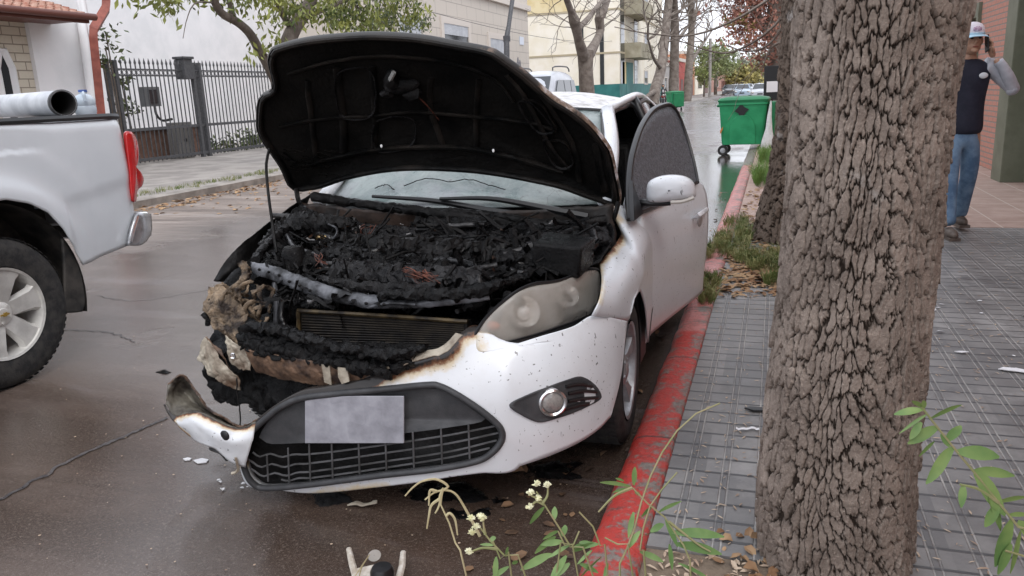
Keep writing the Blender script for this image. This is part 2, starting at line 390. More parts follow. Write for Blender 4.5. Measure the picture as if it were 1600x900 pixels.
# long tar seams and cracks in the asphalt
M_tar = mat('tar seam', (.035, .032, .034), (.09, .08, .078), 30, .25, rough2=.5, bump=.5)
def ribbon(pts, w, z=.004, seed=1):
    P = cr(pts, 90); T = np.gradient(P, axis=0); nrm = np.stack([-T[:, 1], T[:, 0]], -1); nrm /= np.linalg.norm(nrm, axis=1)[:, None]
    A, B = [], []
    for i, p in enumerate(P):
        ww = w * (.45 + .9 * abs(noise.noise(Vector((i * .31, seed, 0))))); j = .02 * noise.noise(Vector((i * .17, seed + 4, 1)))
        A.append((p[0] + nrm[i][0] * (ww + j), p[1] + nrm[i][1] * (ww + j), z)); B.append((p[0] - nrm[i][0] * (ww - j), p[1] - nrm[i][1] * (ww - j), z))
    return MB().grid([A, B])
def gp(u, v, z=0.): return wp(u, v, z=z)
structure('road_seam', ribbon([gp(-60, 810), gp(40, 760), gp(120, 715), gp(200, 680), gp(262, 653)], .018), M_tar)
structure('road_crack', ribbon([gp(150, 462), gp(215, 470), gp(330, 452), gp(400, 440)], .006, seed=3), M_tar)
structure('road_crack', ribbon([gp(90, 515), gp(170, 520), gp(210, 535)], .009, seed=6), M_tar)
# ================================================================== BUILDINGS, WALLS, FENCES
M_white = mat('white render', (.70, .70, .71), (.78, .77, .78), 1.2, .9, bump=.1)
M_beige = mat('beige stone render', (.47, .42, .37), (.56, .51, .45), 1.5, .9, bump=.25, bscale=25)
M_cream = mat('cream paint', (.76, .70, .57), (.82, .77, .67), .8, .85)
M_yellow = mat('yellow ochre paint', (.62, .50, .27), (.70, .60, .38), 1, .85)
M_teal = mat('teal paint', (.02, .13, .125), (.035, .18, .17), 1, .6)
M_dglass = mat('dark window glass', (.03, .035, .04), None, rough=.08, spec=.8)
M_shutter = mat('grey roller shutter', (.42, .44, .47), (.50, .52, .55), 2, .6)
M_frame = mat('pale stone surround', (.58, .53, .48), None, rough=.8)
M_iron = mat('grey painted iron', (.055, .057, .062), (.085, .085, .09), 20, .5)
M_redpipe = mat('red oxide pipe', (.20, .045, .03), (.28, .075, .05), 6, .45)
M_rooft = mat('clay tiles', (.30, .12, .08), (.42, .26, .20), 5, .8, bump=.4)
M_brown = mat('brown fascia', (.11, .035, .025), None, rough=.5)
M_olive = mat('olive green metal', (.12, .125, .085), (.155, .16, .115), 3, .55)
M_dark = mat('dark recess', (.015, .014, .014), None, rough=.8)
def brick_mat(name, c1, c2, mort, bw=.24, rh=.075, ms=.011, axes='YZ', bump=.8):
    k = NT(name); sep = k.n('SeparateXYZ', {0: k.tc.outputs['Object']})
    a = sep.outputs['XYZ'.index(axes[0])]; b = sep.outputs['XYZ'.index(axes[1])]
    v = k.n('CombineXYZ', {0: a, 1: b, 2: 0.}).outputs[0]
    br = k.n('TexBrick', {'Vector': v, 'Scale': 1., 'Mortar Size': ms, 'Mortar Smooth': .2, 'Brick Width': bw, 'Row Height': rh, 'Bias': 0.})
    n = k.noise(14, det=6); k.set(br, 'Color1', k.mix(n, c1, c2)); k.set(br, 'Color2', k.mix(n, c2, c1)); k.set(br, 'Mortar', mort)
    k.set(k.b, 'Base Color', br.outputs[0]); k.set(k.b, 'Roughness', .85)
    k.bump(k.math('ADD', k.math('SUBTRACT', 1., br.outputs[1]), k.math('MULTIPLY', n, .4)), bump, .012)
    return k.m
M_brick = brick_mat('red brick', (.38, .15, .105), (.52, .26, .20), (.26, .21, .18))
M_stoneblock = brick_mat('pale stone blocks', (.50, .44, .34), (.68, .63, .54), (.30, .26, .21), .42, .17, .012)
M_ashlar = brick_mat('ashlar lines', (.50, .455, .40), (.56, .51, .455), (.34, .31, .28), 1.3, .62, .018, bump=.4)

def window(parent, x, y0, y1, z0, z1, name='window', facing=1, shutter=0., frame=.14, glass=None):
    """window in a street-parallel wall whose face is at x (facing=+1 looks to +X)"""
    f = MB(); s = facing
    for a, b, c, d in ((y0 - frame, y1 + frame, z1, z1 + frame), (y0 - frame, y1 + frame, z0 - frame, z0), (y0 - frame, y0, z0, z1), (y1, y1 + frame, z0, z1)):
        f.bx(x - s * .1, x + s * .07, a, b, c, d)
    w = f.build(name, M_frame, parent, smooth=False)
    MB().bx(x - s * .12, x + s * .012, y0, y1, z0, z1).build('pane', glass or M_dglass, w, smooth=False)
    if shutter:
        m = MB()
        zz = z1
        while zz > z1 - (z1 - z0) * shutter: m.bx(x, x + s * .04, y0 + .02, y1 - .02, zz - .055, zz); zz -= .06
        m.build('shutter', M_shutter, w, smooth=False)
    return w
def house(name, loc, label, cat, dims, m, group=None):
    t = thing(name, loc, label, cat, group); x0, x1, y0, y1, z0, z1 = dims
    MB().bx(x0, x1, y0, y1, z0, z1).build('wall', m, t, smooth=False); return t

# --- stone-fronted house, far left
t = thing('stone_house', (-14.6, 9.5, .15), 'low pale stone house with clay tile roof and red downpipe, at the far left', 'house')
FX = -14.6
MB().bx(-22, FX, 4, 13.0, 0, 3.5).build('wall', M_stoneblock, t, smooth=False)
MB().bx(-22, FX + .1, 13.002, 14.35, 0, 5.6).build('side_wall', M_white, t, smooth=False)
rf = MB()
for i in range(22):        # tile courses, each one a wavy row
    a = i / 22; rf.grid([[(FX + 1.05 - 4.2 * q, y, 3.42 + 1.35 * q + .035 * math.sin(y * 34) + (0 if k else .03)) for y in np.arange(4.1, 13.6, .05)] for k, q in ((0, a), (1, a + 1 / 22 + .01))])
rf.build('roof', M_rooft, t, solid=.02)
MB().bx(FX, FX + 1.0, 4.1, 13.55, 3.30, 3.38).bx(FX + 1.0, FX + 1.08, 4.1, 13.6, 3.26, 3.40).build('fascia', M_brown, t, smooth=False)
MB().tube([(FX + 1.15, 4.1, 3.38), (FX + 1.15, 13.7, 3.38)], .07, 10).build('gutter', M_brown, t)
def pointed_window(yc, w, z0, z1):
    a = MB(); pts = [(yc - w, z0), (yc - w, z1 - .35), (yc - w * .3, z1), (yc + w * .3, z1), (yc + w, z1 - .35), (yc + w, z0)]
    a.tube([(FX + .02, p[0], p[1]) for p in pts], .085, 4); f = a.build('window', M_white, t, smooth=False)
    MB().prism([(FX + .004, p[0], p[1]) for p in pts], (.01, 0, 0)).build('pane', M_dglass, f, smooth=False)
pointed_window(11.0, .42, .9, 2.75); pointed_window(12.35, .17, .9, 2.75)
# round rain pipe on the white side wall and the dog-legged red downpipe
MB().tube([wp(146, 262, x=-14.3), wp(146, 170, x=-14.3), wp(132, 60, x=-14.3), wp(128, 36, x=-14.4), wp(130, 20, x=-14.5), wp(120, -30, x=-14.5)], .1, 12).build('rain_pipe', M_white, t)
MB().tube([wp(168, 262, x=-14.2), wp(158, 176, x=-14.2), wp(146, 60, x=-14.2), wp(146, 46, x=-14.2), wp(165, 14, x=-14.2), wp(166, 2, x=-14.2), wp(160, -40, x=-14.2)], .12, 4).build('downpipe', M_redpipe, t, smooth=False)

# --- blank white building behind the fence
t = thing('white_building', (-18.5, 24, .1), 'tall blank white rendered building behind the iron fence', 'building')
MB().bx(-30, -18.5, 13.8, 28.2, -.2, 9).build('wall', M_white, t, smooth=False)

# --- iron fence
def iron_fence():
    t = thing('iron_fence', (-14.5, 18, .15), 'grey iron fence with spear tips and scroll top in front of the white building', 'fence')
    X = -14.5; z0, zt = .18, 2.42
    y = 15.0; b = MB(); sp = MB(); sc = MB()
    while y < 33:
        b.box((X, y, (z0 + zt) / 2 + .1), (.022, .022, zt - z0 + .1))
        sp.tube([(X, y, zt + .1), (X, y, zt + .15), (X, y, zt + .19), (X, y, zt + .27)], [.012, .03, .022, .002], 6)
        if int(y * 8) % 1 == 0: sc.tube([(X, y + .075 + .05 * math.cos(a), zt - .07 + .05 * math.sin(a)) for a in np.linspace(0, 2 * np.pi, 9)], .008, 4, cap=False)
        y += .15
    r = b
    for q_ in (sp, sc): b.add(np.concatenate(q_.v), q_.f)
    for z, h in ((.30, .07), (1.02, .07), (2.28, .035), (2.42, .035)): r.bx(X - .02, X + .02, 14.8, 33, z - h / 2, z + h / 2)
    r.build('railing', M_iron, t, smooth=False)
    for y in (14.85, 15.1, 17.72, 17.98, 22.9, 27.9): MB().bx(X - .05, X + .05, y - .05, y + .05, .12, 2.62).build('post', M_iron, t, smooth=False, bevel=.006)
    m = MB().bx(X - .16, X + .12, 17.3, 17.62, 2.2, 2.7); m.bx(X - .2, X + .16, 17.26, 17.66, 2.7, 2.76); m.build('lantern', M_iron, t, smooth=False, bevel=.01)
iron_fence()
# low walls and fittings behind the fence
t = thing('garden_wall', (-15.4, 17, .15), 'low brown brick wall behind the lower part of the iron fence', 'wall')
MB().bx(-15.5, -15.3, 15.0, 18.6, .1, .95).build('wall', mat('brown wall', (.13, .07, .05), (.20, .12, .09), 6, .8, bump=.3), t, smooth=False)
MB().bx(-15.56, -15.24, 14.98, 18.62, .951, 1.0).build('coping', M_iron, t, smooth=False)
t = thing('meter_pillar', (-14.85, 17.35, .15), 'grey rendered pillar with a small dark slot, standing behind the fence', 'pillar')
MB().bx(-15.05, -14.7, 17.1, 17.62, .1, 1.12).build('pillar_body', mat('grey render', (.16, .155, .15), None, rough=.8), t, smooth=False, bevel=.01)
MB().bx(-14.71, -14.69, 17.3, 17.4, .62, .70).build('slot', M_dark, t, smooth=False)
t = thing('intercom_box', (-14.62, 16.4, 1.5), 'grey metal meter box with a hanging black cable, fixed to the iron fence', 'meter box')
MB().bx(-14.75, -14.60, 16.0, 16.55, 1.55, 2.02).build('box_body', mat('grey metal', (.14, .145, .15), None, rough=.5), t, smooth=False, bevel=.01)
MB().bx(-14.6, -14.57, 16.15, 16.42, 1.62, 1.95).build('glass_panel', M_dglass, t, smooth=False)
MB().tube(cr([(-14.6, 16.3, 1.56), (-14.58, 16.3, 1.35), (-14.56, 16.45, 1.2), (-14.56, 16.8, 1.22)], 12), .03, 6).build('cable', M_dark, t)

# --- beige building with windows (its end wall turns into the cross street)
t = thing('beige_building', (-14.5, 40, .15), 'beige stone-faced corner building with a roller-shuttered window and tall door', 'building')
MB().bx(-30, -14.5, 28.21, 48.4, 0, 9).build('wall', M_ashlar, t, smooth=False)
for y0, y1, z0, z1, sh in ((34.9, 38.0, 2.2, 4.75, .18), (41.2, 43.6, .3, 4.4, 1.), (30.2, 32.4, 2.2, 4.75, .9)):
    window(t, -14.5, y0, y1, z0, z1, shutter=sh, frame=.3)
MB().bx(-14.498, -14.3, 28.2, 48.5, 6.3, 6.6).build('cornice', M_frame, t, smooth=False)
MB().bx(-14.498, -14.42, 28.2, 48.45, 0, .8).build('plinth', mat('worn plinth', (.25, .22, .20), (.36, .32, .29), 1.5, .9), t, smooth=False)
M_graf = mat('grey paint scrawl', (.16, .16, .18), None, rough=.8)
g = MB()
for s in range(2):
    y = 40.2 + s * 5.6
    g.tube(cr([(-14.49, y, 3.0), (-14.49, y + .25, 3.55), (-14.49, y + .35, 2.9), (-14.49, y + .6, 3.4), (-14.49, y + .75, 2.95)], 16), .035, 4)
g.build('scrawl', M_graf, t)
MB().bx(-14.49, -14.46, 46.5, 47.3, 4.3, 4.75).build('plaque', mat('pale blue plaque', (.62, .66, .74), None, rough=.5), t, smooth=False)

# --- cream apartment block across the side street
t = thing('apartment_block', (-11.5, 63, .15), 'cream and ochre apartment block with a teal painted base and stained concrete balconies', 'building')
AX, AY = -11.6, 63.0
MB().bx(-34, AX, AY, 88, 0, 13).build('wall', M_cream, t, smooth=False)
MB().bx(-34.02, AX + .03, AY - .03, 88, 0, 1.9).build('base', M_teal, t, smooth=False)
for z in (4.2, 7.4, 10.4): MB().bx(-34.04, AX + .05, AY - .05, 88, z, z + .14).build('string_course', mat('stained band', (.42, .36, .25), None, rough=.9) if z == 4.2 else bpy.data.materials['stained band'], t, smooth=False)
MB().bx(-34, AX - 4, AY - .02, AY, 7.55, 10.4).build('ochre_panel', M_yellow, t, smooth=False)
for x in (-13.1, -14.7):
    MB().bx(x, x + .32, AY - .045, AY + .05, 1.9, 6.5).build('slot_window', M_dglass, t, smooth=False)
MB().bx(AX, AX + .04, 63.6, 65.2, 1.9, 12.5).bx(AX, AX + .04, 70.0, 71.6, 1.9, 12.5).build('window_strip', M_dglass, t, smooth=False)
MB().bx(AX, AX + .05, 66.0, 69.2, 0, 3.6).build('entrance_door', M_teal, t, smooth=False)
MB().bx(AX, AX + .04, 64.2, 65.9, 1.9, 3.6).build('ochre_panel', M_yellow, t, smooth=False)
M_stain = mat('stained balcony', (.30, .27, .19), (.46, .42, .32), .9, .9)
for z in (3.9, 7.2, 10.4):
    f = MB().bx(AX, AX + 1.3, 65.4, 72.5, z, z + .18).build('balcony', M_stain, t, smooth=False)
    MB().bx(AX + 1.2, AX + 1.3, 65.4, 72.5, z + .18, z + 1.15).bx(AX, AX + 1.2, 65.4, 65.5, z + .18, z + 1.15).build('parapet', M_stain, f, smooth=False)
    window(t, AX, 75.5, 77.5, z - 2.6 + .6, z - .9, shutter=.5, frame=.1)

# --- small houses further down the left side
def small_house(y0, y1, x, h, m, label, door=True, par=.4, name='row_house'):
    t = thing(name, (x, (y0 + y1) / 2, .14), label, 'house', 'houses down the far left side')
    MB().bx(x - 12, x, y0, y1, 0, h).build('wall', m, t, smooth=False)
    MB().bx(x - 12, x + .12, y0 - .01, y1 + .01, h, h + par).build('parapet', M_frame if par < .5 else m, t, smooth=False)
    w = (y1 - y0)
    window(t, x, y0 + w * .15, y0 + w * .4, 1.1, 2.5, frame=.08); 
    MB().bx(x, x + .04, y0 + w * .6, y0 + w * .82, 0.05, 2.4).build('door', M_brown, t, smooth=False)
M_redw = mat('red wall', (.33, .06, .05), (.42, .10, .08), 1, .8)
M_orange = mat('orange wall', (.42, .17, .09), (.5, .25, .15), 1, .8)
M_greyw = mat('grey wall', (.34, .32, .31), (.42, .40, .38), 1, .8)
small_house(90, 99, -11.8, 3.8, M_greyw, 'low grey house just past the cream apartment block')
small_house(99.5, 112, -11.7, 4.6, M_redw, 'red-walled house behind the street trees')
small_house(113, 128, -11.9, 5.8, M_orange, 'tall orange-brown house beyond the red one')
small_house(129, 160, -11.9, 4.0, M_cream, 'long cream house beyond the orange-brown one')
small_house(161, 215, -11.9, 4.8, M_brick, 'brick house at the far end of the left side')
# --- brick house on the right with olive frames
t = thing('brick_building', (3.1, 12, .12), 'red brick building with olive green frames, beside the man', 'building')
WX = 3.0
MB().bx(WX, 12, 11.98, 14.6, .1, 6).bx(WX, 12, 15.9, 40, .1, 6).bx(WX, 12, 14.6, 15.9, 2.36, 6).bx(WX, 12, 14.6, 15.9, .1, 1.0).bx(WX, 12, -3, 8.6, .1, 6).bx(WX, 12, 8.6, 11.98, 2.78, 6).build('wall', M_brick, t, smooth=False)
f = MB().bx(WX - .05, WX + .2, 14.5, 16.0, 2.34, 2.56).bx(WX - .05, WX + .2, 14.48, 14.62, .9, 2.34).bx(WX - .05, WX + .2, 15.88, 16.0, .9, 2.34).build('window', M_olive, t, smooth=False)
MB().bx(WX + .1, WX + .12, 14.6, 15.9, 1.0, 2.34).build('pane', M_dglass, f, smooth=False)
g = MB().bx(WX - .24, WX + .3, 11.5, 11.96, .12, 2.62).bx(WX - .24, WX + .3, 8.5, 11.5, 2.46, 2.7).build('gate_frame', M_olive, t, smooth=False, bevel=.01)
m = MB()
for i in range(20): m.bx(WX + .02, WX + .06 + .02 * (i % 2), 8.5 + i * .15, 8.5 + i * .15 + .149, .13, 2.46)
m.build('gate', M_olive, t, smooth=False)
t = thing('far_right_house', (3.2, 60, .12), 'plain pale house on the right beyond the red-leaved tree', 'house')
MB().bx(3.4, 14, 41, 75, 0, 4).build('wall', M_greyw, t, smooth=False)
window(t, 3.4, 50, 53, 1, 2.5, facing=-1)
# ================================================================== THE BURNT CAR  (car axes: x to its left side, y to its rear, z up)
def car_paint():
    k = NT('white car paint with soot'); sp1 = k.noise(75, det=3, rough=.5); big = k.noise(3.5, det=5); a = k.attr('scorch')
    dirt = k.rng(k.noise(9, det=8, rough=.75), .5, .8, 0, .35)
    base = k.mix(dirt, (.67, .69, .715), (.52, .51, .50))
    thr = k.rng(big, .3, .7, .645, .72)
    speck = k.rng(k.math('SUBTRACT', sp1, thr), 0, .02)
    drip = k.noise(34, k.n('Mapping', {0: k.tc.outputs['Object'], 'Scale': (1, 1, .22)}).outputs[0], det=3)
    speck = k.math('MAXIMUM', speck, k.math('MULTIPLY', k.rng(drip, .68, .70), k.rng(big, .48, .54)))
    base = k.mix(k.math('MULTIPLY', speck, .8), base, (.05, .045, .04))
    s = k.math('ADD', a, k.math('MULTIPLY', k.math('SUBTRACT', k.noise(22, det=8, rough=.7), .5), .9)); s = k.math('MULTIPLY', s, k.rng(a, 0, .12))
    base = k.mix(k.rng(s, .12, .45), base, (.60, .50, .34))
    base = k.mix(k.rng(s, .45, .62), base, (.22, .09, .035))
    base = k.mix(k.rng(s, .62, .80), base, (.018, .014, .012))
    k.set(k.b, 'Base Color', base); k.set(k.b, 'Roughness', k.rng(s, .1, .6, .38, .75)); k.b.inputs['Coat Weight'].default_value = .55; k.b.inputs['Coat Roughness'].default_value = .16
    k.bump(k.noise(5, det=2), .05, .01)
    return k.m
M_paint = car_paint()
def char_mat(name, c1=(.002, .002, .0025), c2=(.009, .0085, .0085), ash=(.09, .088, .088), ash_glint_lo=.66, rough=(.08, .38), bs=60, spec=.15):
    k = NT(name); n = k.noise(11, det=8, rough=.75); n2 = k.noise(bs, det=8, rough=.8)
    c = k.mix(k.rng(n, .35, .65), c1, c2); c = k.mix(k.rng(n2, ash_glint_lo, ash_glint_lo + .12, 0, .8), c, ash)  # pale specks: ash, plus small wet glints put into the colour
    k.set(k.b, 'Base Color', c); k.set(k.b, 'Roughness', k.rng(k.noise(26, det=6), .4, .6, *rough)); k.b.inputs['Specular IOR Level'].default_value = spec; k.bump(k.math('ADD', n2, n), .5, .012); return k.m
M_char = char_mat('charred black')
M_char2 = char_mat('charred grey', (.004, .004, .0045), (.016, .015, .015), (.24, .235, .235), .635)
M_cowl = char_mat('charred cowl', (.007, .007, .008), (.040, .039, .040), (.26, .255, .26), .61, (.12, .42))
M_gloss = mat('wet black rubber', (.004, .004, .0045), (.02, .019, .02), 16, .18, rough2=.5, bump=.3, bscale=60)
M_soot = mat('soot black', (.003, .003, .003), (.010, .009, .009), 7, .7, rough2=.35, spec=.2, bump=.5, bscale=60)
M_hood = mat('burnt hood underside', (.0025, .0025, .0025), (.010, .009, .008), 3.5, .75, rough2=.42, spec=.13, bump=.5, bscale=45, lo=.38, hi=.7)
M_rib = mat('hood rib sooty metal', (.003, .003, .003), (.024, .020, .017), 5, .6, rough2=.35, spec=.2, bump=.4, bscale=60, lo=.42, hi=.68)
M_tan = mat('scorched tan plastic', (.30, .22, .145), (.022, .014, .010), 10, .7, bump=.9, bscale=60, detail=10, lo=.38, hi=.60, bdist=.02)
M_tan2 = mat('heat bleached panel', (.42, .375, .30), (.085, .050, .030), 9, .6, bump=.5, bscale=50, detail=10, lo=.40, hi=.66)
M_rustp = mat('browned beam', (.20, .12, .075), (.03, .018, .014), 11, .55, bump=.5, bscale=60, detail=10, lo=.35, hi=.6)
M_galv = mat('sooty galvanised steel', (.16, .165, .18), (.014, .014, .015), 9, .36, rough2=.65, bump=.4, bscale=60, detail=10, lo=.42, hi=.62, metal=.35)
M_plastic = mat('dark grey bumper plastic', (.035, .036, .039), (.055, .055, .058), 12, .42, rough2=.6, bump=.15, bscale=200)
M_blackp = mat('black plastic', (.012, .012, .013), None, rough=.35)
M_copper = mat('bare copper wire', (.15, .05, .03), (.04, .018, .014), 40, .5, metal=.5)
M_rubber = mat('tyre rubber', (.014, .014, .015), (.035, .033, .031), 20, .8, bump=.3, bscale=80)
M_alloy = mat('silver alloy', (.42, .43, .45), (.30, .30, .31), 14, .35, rough2=.5, metal=.7)
M_chrome = mat('chrome trim', (.75, .75, .76), None, rough=.15, metal=1)
M_lens = mat('yellowed headlight lens', (.68, .65, .60), (.50, .46, .40), 7, .25, rough2=.5, coat=.3, alpha=.44, lo=.3, hi=.7)
M_refl = mat('reflector', (.62, .60, .57), (.34, .31, .28), 9, .25, metal=.6)
M_orangeb = mat('amber bulb', (.45, .12, .04), None, rough=.4)
M_tint = mat('tinted door glass with fine droplets', (.080, .088, .100), (.15, .162, .178), 55, .25, rough2=.55, bump=.35, bscale=160, lo=.45, hi=.62)
def ash_glass():
    k = NT('cracked windscreen with ash'); P = k.tc.outputs['Object']
    n = k.noise(4.5, det=8, rough=.65, dist=.8); n2 = k.noise(38, det=6, rough=.7); w = k.noise(2.0, det=3)
    c = k.mix(k.rng(n, .36, .62), (.12, .17, .165), (.34, .385, .375)); c = k.mix(k.rng(n2, .56, .72, 0, .8), c, (.13, .12, .12)); c = k.mix(k.rng(w, .52, .66, 0, .6), c, (.33, .31, .35))
    vo = k.n('TexVoronoi', {'Scale': 8.0, 'Vector': k.n('Mapping', {0: P, 'Scale': (.8, 1, 1.4)}).outputs[0]}, feature='DISTANCE_TO_EDGE').outputs[0]
    c = k.mix(k.math('MULTIPLY', k.rng(vo, .010, .003), k.rng(n, .56, .62, 0, .4)), c, (.10, .09, .09))
    k.set(k.b, 'Base Color', c); k.set(k.b, 'Roughness', k.rng(n, .4, .6, .22, .6)); k.bump(k.math('ADD', n2, k.math('MULTIPLY', n, 2.)), .4, .01); return k.m
M_ash = ash_glass()

car = thing('burned_car', tuple(CARO), 'white car with a burnt-out front, its blackened bonnet raised and bumper hanging', 'car', rz=CARA)

# ---- body shell behind the doors' front edge (both sides) --------------------------------------------
def section(y):
    ys = [1.40, 2.0, 2.7, 3.3, 3.7, 4.05, 4.3, 4.42]
    wx = np.interp(y, ys, [.905, .915, .905, .88, .85, .80, .72, .62]); bz = np.interp(y, ys, [.95, .965, .985, 1.0, 1.01, 1.01, 1.0, .96]); bot = np.interp(y, ys, [.2, .2, .2, .2, .22, .26, .3, .34])
    return [(wx - .10, bot - .02), (wx - .035, bot + .04), (wx - .005, .42), (wx, .58), (wx - .012, .74), (wx - .045, bz - .08), (wx - .085, bz)]
for sgn, nm in ((1, 'side_panel'), (-1, 'side_panel')):
    ys = np.concatenate([np.arange(1.42, 2.60, .06), np.arange(2.60, 4.42, .03), [4.42]])
    rows = []
    for y in ys:
        s = np.array(section(y)); s = cr(s, 14); d = abs(y - 3.54)
        arch = .31 + math.sqrt(max(0, .335 ** 2 - d ** 2)) if d < .335 else 0
        z = s[:, 1]
        if arch: z = np.interp(np.linspace(0, 1, 14), np.linspace(0, 1, 14), np.maximum(z, arch + (z - z.min()) * .25)); z = np.minimum(z, s[-1, 1])
        rows.append(np.stack([sgn * s[:, 0], np.full(14, y), z], -1))
    if sgn > 0: rows = [r for r in rows if r[0][1] > 1.40]
    MB().grid(rows, flip=(sgn < 0)).build(nm, M_paint, car, solid=.012, offset=0, angle=180)
# rear end
rw = []
for z, k_ in ((.3, .92), (.5, 1.), (.7, 1.0), (.85, .98), (.98, .93)):
    rw.append([(x * k_, 4.42 + .10 * (1 - (x / .7) ** 2) - (.02 if z > .8 else 0), z) for x in np.linspace(-.68, .68, 15)])
MB().grid(rw, flip=True).build('rear_panel', M_paint, car, solid=.012, angle=180)
for s in (-1, 1): MB().sphere((s * .64, 4.42, .86), (.09, .05, .09)).build('tail_light', mat('red lens', (.4, .01, .01), None, rough=.2), car)
# roof
def roofz(x, y): return np.interp(y, [2.02, 2.3, 2.75, 3.3, 3.65], [1.395, 1.455, 1.485, 1.46, 1.41]) - .085 * (abs(x) / .60) ** 2.6
RX = lambda y: np.interp(y, [2.02, 2.6, 3.65], [.585, .61, .56])
M_roof = mat('white roof with ash fall', (.70, .70, .71), (.40, .385, .37), 13, .4, rough2=.7, detail=10, lo=.46, hi=.64, bump=.2)
MB().grid([[(x * RX(y), y, roofz(x * RX(y), y)) for x in np.linspace(-1, 1, 25)] for y in np.linspace(2.02, 3.65, 24)], flip=False).build('roof', M_roof, car, solid=.02, angle=180)
# rear window and boot lid
MB().grid([[(x * np.interp(q, [0, 1], [.54, .66]), 3.66 + .55 * q, 1.39 - .36 * q - .04 * x * x) for x in np.linspace(-1, 1, 9)] for q in np.linspace(0, 1, 5)]).build('rear_window', M_dglass, car)
MB().grid([[(x * .78, 4.2 + .25 * q, 1.035 - .05 * q - .05 * x * x) for x in np.linspace(-1, 1, 9)] for q in np.linspace(0, 1, 4)]).build('boot_lid', M_paint, car)
# pillars and side windows
def pillar(side, a, b, w, nm='pillar', m=None, mid=None):
    P = cr([a, mid or tuple((np.array(a) + b) / 2 + np.array([.012, 0, .012])), b], 10)
    P[:, 0] *= side; return MB().tube(P, w, 8, flat=.75).build(nm, m or M_paint, car, angle=180)
for s in (-1, 1):
    pillar(s, (.735, 1.22, .985), (.585, 2.06, 1.375), .038, 'windscreen_pillar', mid=(.69, 1.62, 1.20))
    pillar(s, (.585, 2.04, 1.375), (.575, 3.4, 1.415), .032, 'roof_rail', mid=(.625, 2.7, 1.435))
    pillar(s, (.835, 2.50, .95), (.64, 2.62, 1.42), .036, 'door_pillar', M_blackp)
    pillar(s, (.74, 3.95, 1.0), (.56, 3.38, 1.41), .05, 'rear_pillar', mid=(.66, 3.75, 1.25))
    P0 = [(.835, 2.56, .965), (.83, 3.2, .985), (.80, 3.75, 1.0)]; P1 = [(.655, 2.67, 1.39), (.645, 3.0, 1.405), (.63, 3.3, 1.385)]
    MB().grid([cr(P0, 9) * (s, 1, 1), cr(P1, 9) * (s, 1, 1)], flip=s < 0).build('rear_door_window', M_dglass, car)
    MB().tube(cr(P1, 9) * (s, 1, 1), .016, 6).tube(cr([P1[-1], (.74, 3.62, 1.2), P0[-1]], 9) * (s, 1, 1), .016, 6).tube(cr(P0, 9) * (s, 1, 1), .014, 6).build('window_trim', M_blackp, car)
MB().grid([cr([(-.835, 1.5, .95), (-.835, 2.46, .95)], 6), cr([(-.60, 2.02, 1.36), (-.65, 2.57, 1.39)], 6)]).build('front_door_window', M_dglass, car)
# interior: floor, dash, seats
itr = MB(); itr.bx(-.82, .82, 1.3, 4.2, .22, .30).bx(-.74, .74, 1.25, 1.62, .3, .93).bx(-.78, .78, 3.55, 4.3, .3, .95)
itr.build('interior', M_soot, car, bevel=.03)
for s in (-1, 1):
    q = MB(); q.box((s * .38, 2.35, .5), (.5, .52, .2)); q.box((s * .38, 2.68, .85), (.5, .16, .62), rot=(-.22, 0, 0)); q.box((s * .38, 2.78, 1.24), (.26, .1, .17), rot=(-.15, 0, 0))
    q.build('seat', M_soot, car, bevel=.05)
MB().box((0, 3.3, .55), (1.3, .5, .25)).box((0, 3.6, .85), (1.3, .16, .55), rot=(-.25, 0, 0)).build('rear_seat', M_soot, car, bevel=.05)
MB().lathe([(.175 + .015 * math.cos(a), .015 * math.sin(a)) for a in np.linspace(0, 2 * np.pi, 9)], (0, 0, 0), 'y', 24).build('steering_wheel', M_blackp, car, disp=lambda V: V + np.array([.38, 1.78, .93]))

# ---- windscreen -------------------------------------------------------------------------------------
ws = []
for q in np.linspace(0, 1, 14):
    row = []
    for x in np.linspace(-1, 1, 26):
        xb = x * .735; yb = 1.08 + .22 * x * x; zb = .985 - .01 * x * x
        xt = x * .56; yt = 2.03 + .03 * x * x; zt = 1.40 - .03 * x * x
        b = .05 * math.sin(math.pi * q)
        row.append((xb + (xt - xb) * q, yb + (yt - yb) * q - b * .45, zb + (zt - zb) * q + b * .8))
    ws.append(row)
MB().grid(ws, flip=False).build('windscreen', M_ash, car, angle=180, solid=.006)
seal = MB().tube([r[-1] for r in ws], .014, 6).tube(ws[-1], .013, 6).build('windscreen_seal', M_blackp, car)
# crack lines and fallen trim on the glass
def wsp(a, q):
    i = q * 13; i0 = min(int(i), 12); f = i - i0; j = (a + 1) / 2 * 25; j0 = min(int(j), 24); g = j - j0
    A = np.array(ws[i0]); B = np.array(ws[i0 + 1]); P = (A[j0] * (1 - g) + A[j0 + 1] * g) * (1 - f) + (B[j0] * (1 - g) + B[j0 + 1] * g) * f
    return P + np.array([0, -.008, .01])
cm = MB()
for path in ([(-.60, .12), (-.52, .15), (-.42, .11)], [(-.36, .14), (-.2, .20), (-.02, .17), (.10, .19), (.24, .15), (.38, .11)]):
    cm.tube(cr([wsp(a, q) for a, q in path], 26) + rng.normal(0, .002, (26, 3)), .0024, 5)
cm.build('burnt_trim_strand', M_soot, car)
# wipers
for pts in ([(585, 309), (680, 316), (760, 330), (815, 338)], [(690, 313), (770, 313), (850, 327), (920, 341)]):
    P = [cp(u, v, y=1.08 + .02 * i) + np.array([0, -.02, .01]) for i, (u, v) in enumerate(pts)]
    MB().tube(cr(P, 16), np.linspace(.008, .02, 16), 6).build('wiper', M_blackp, car)

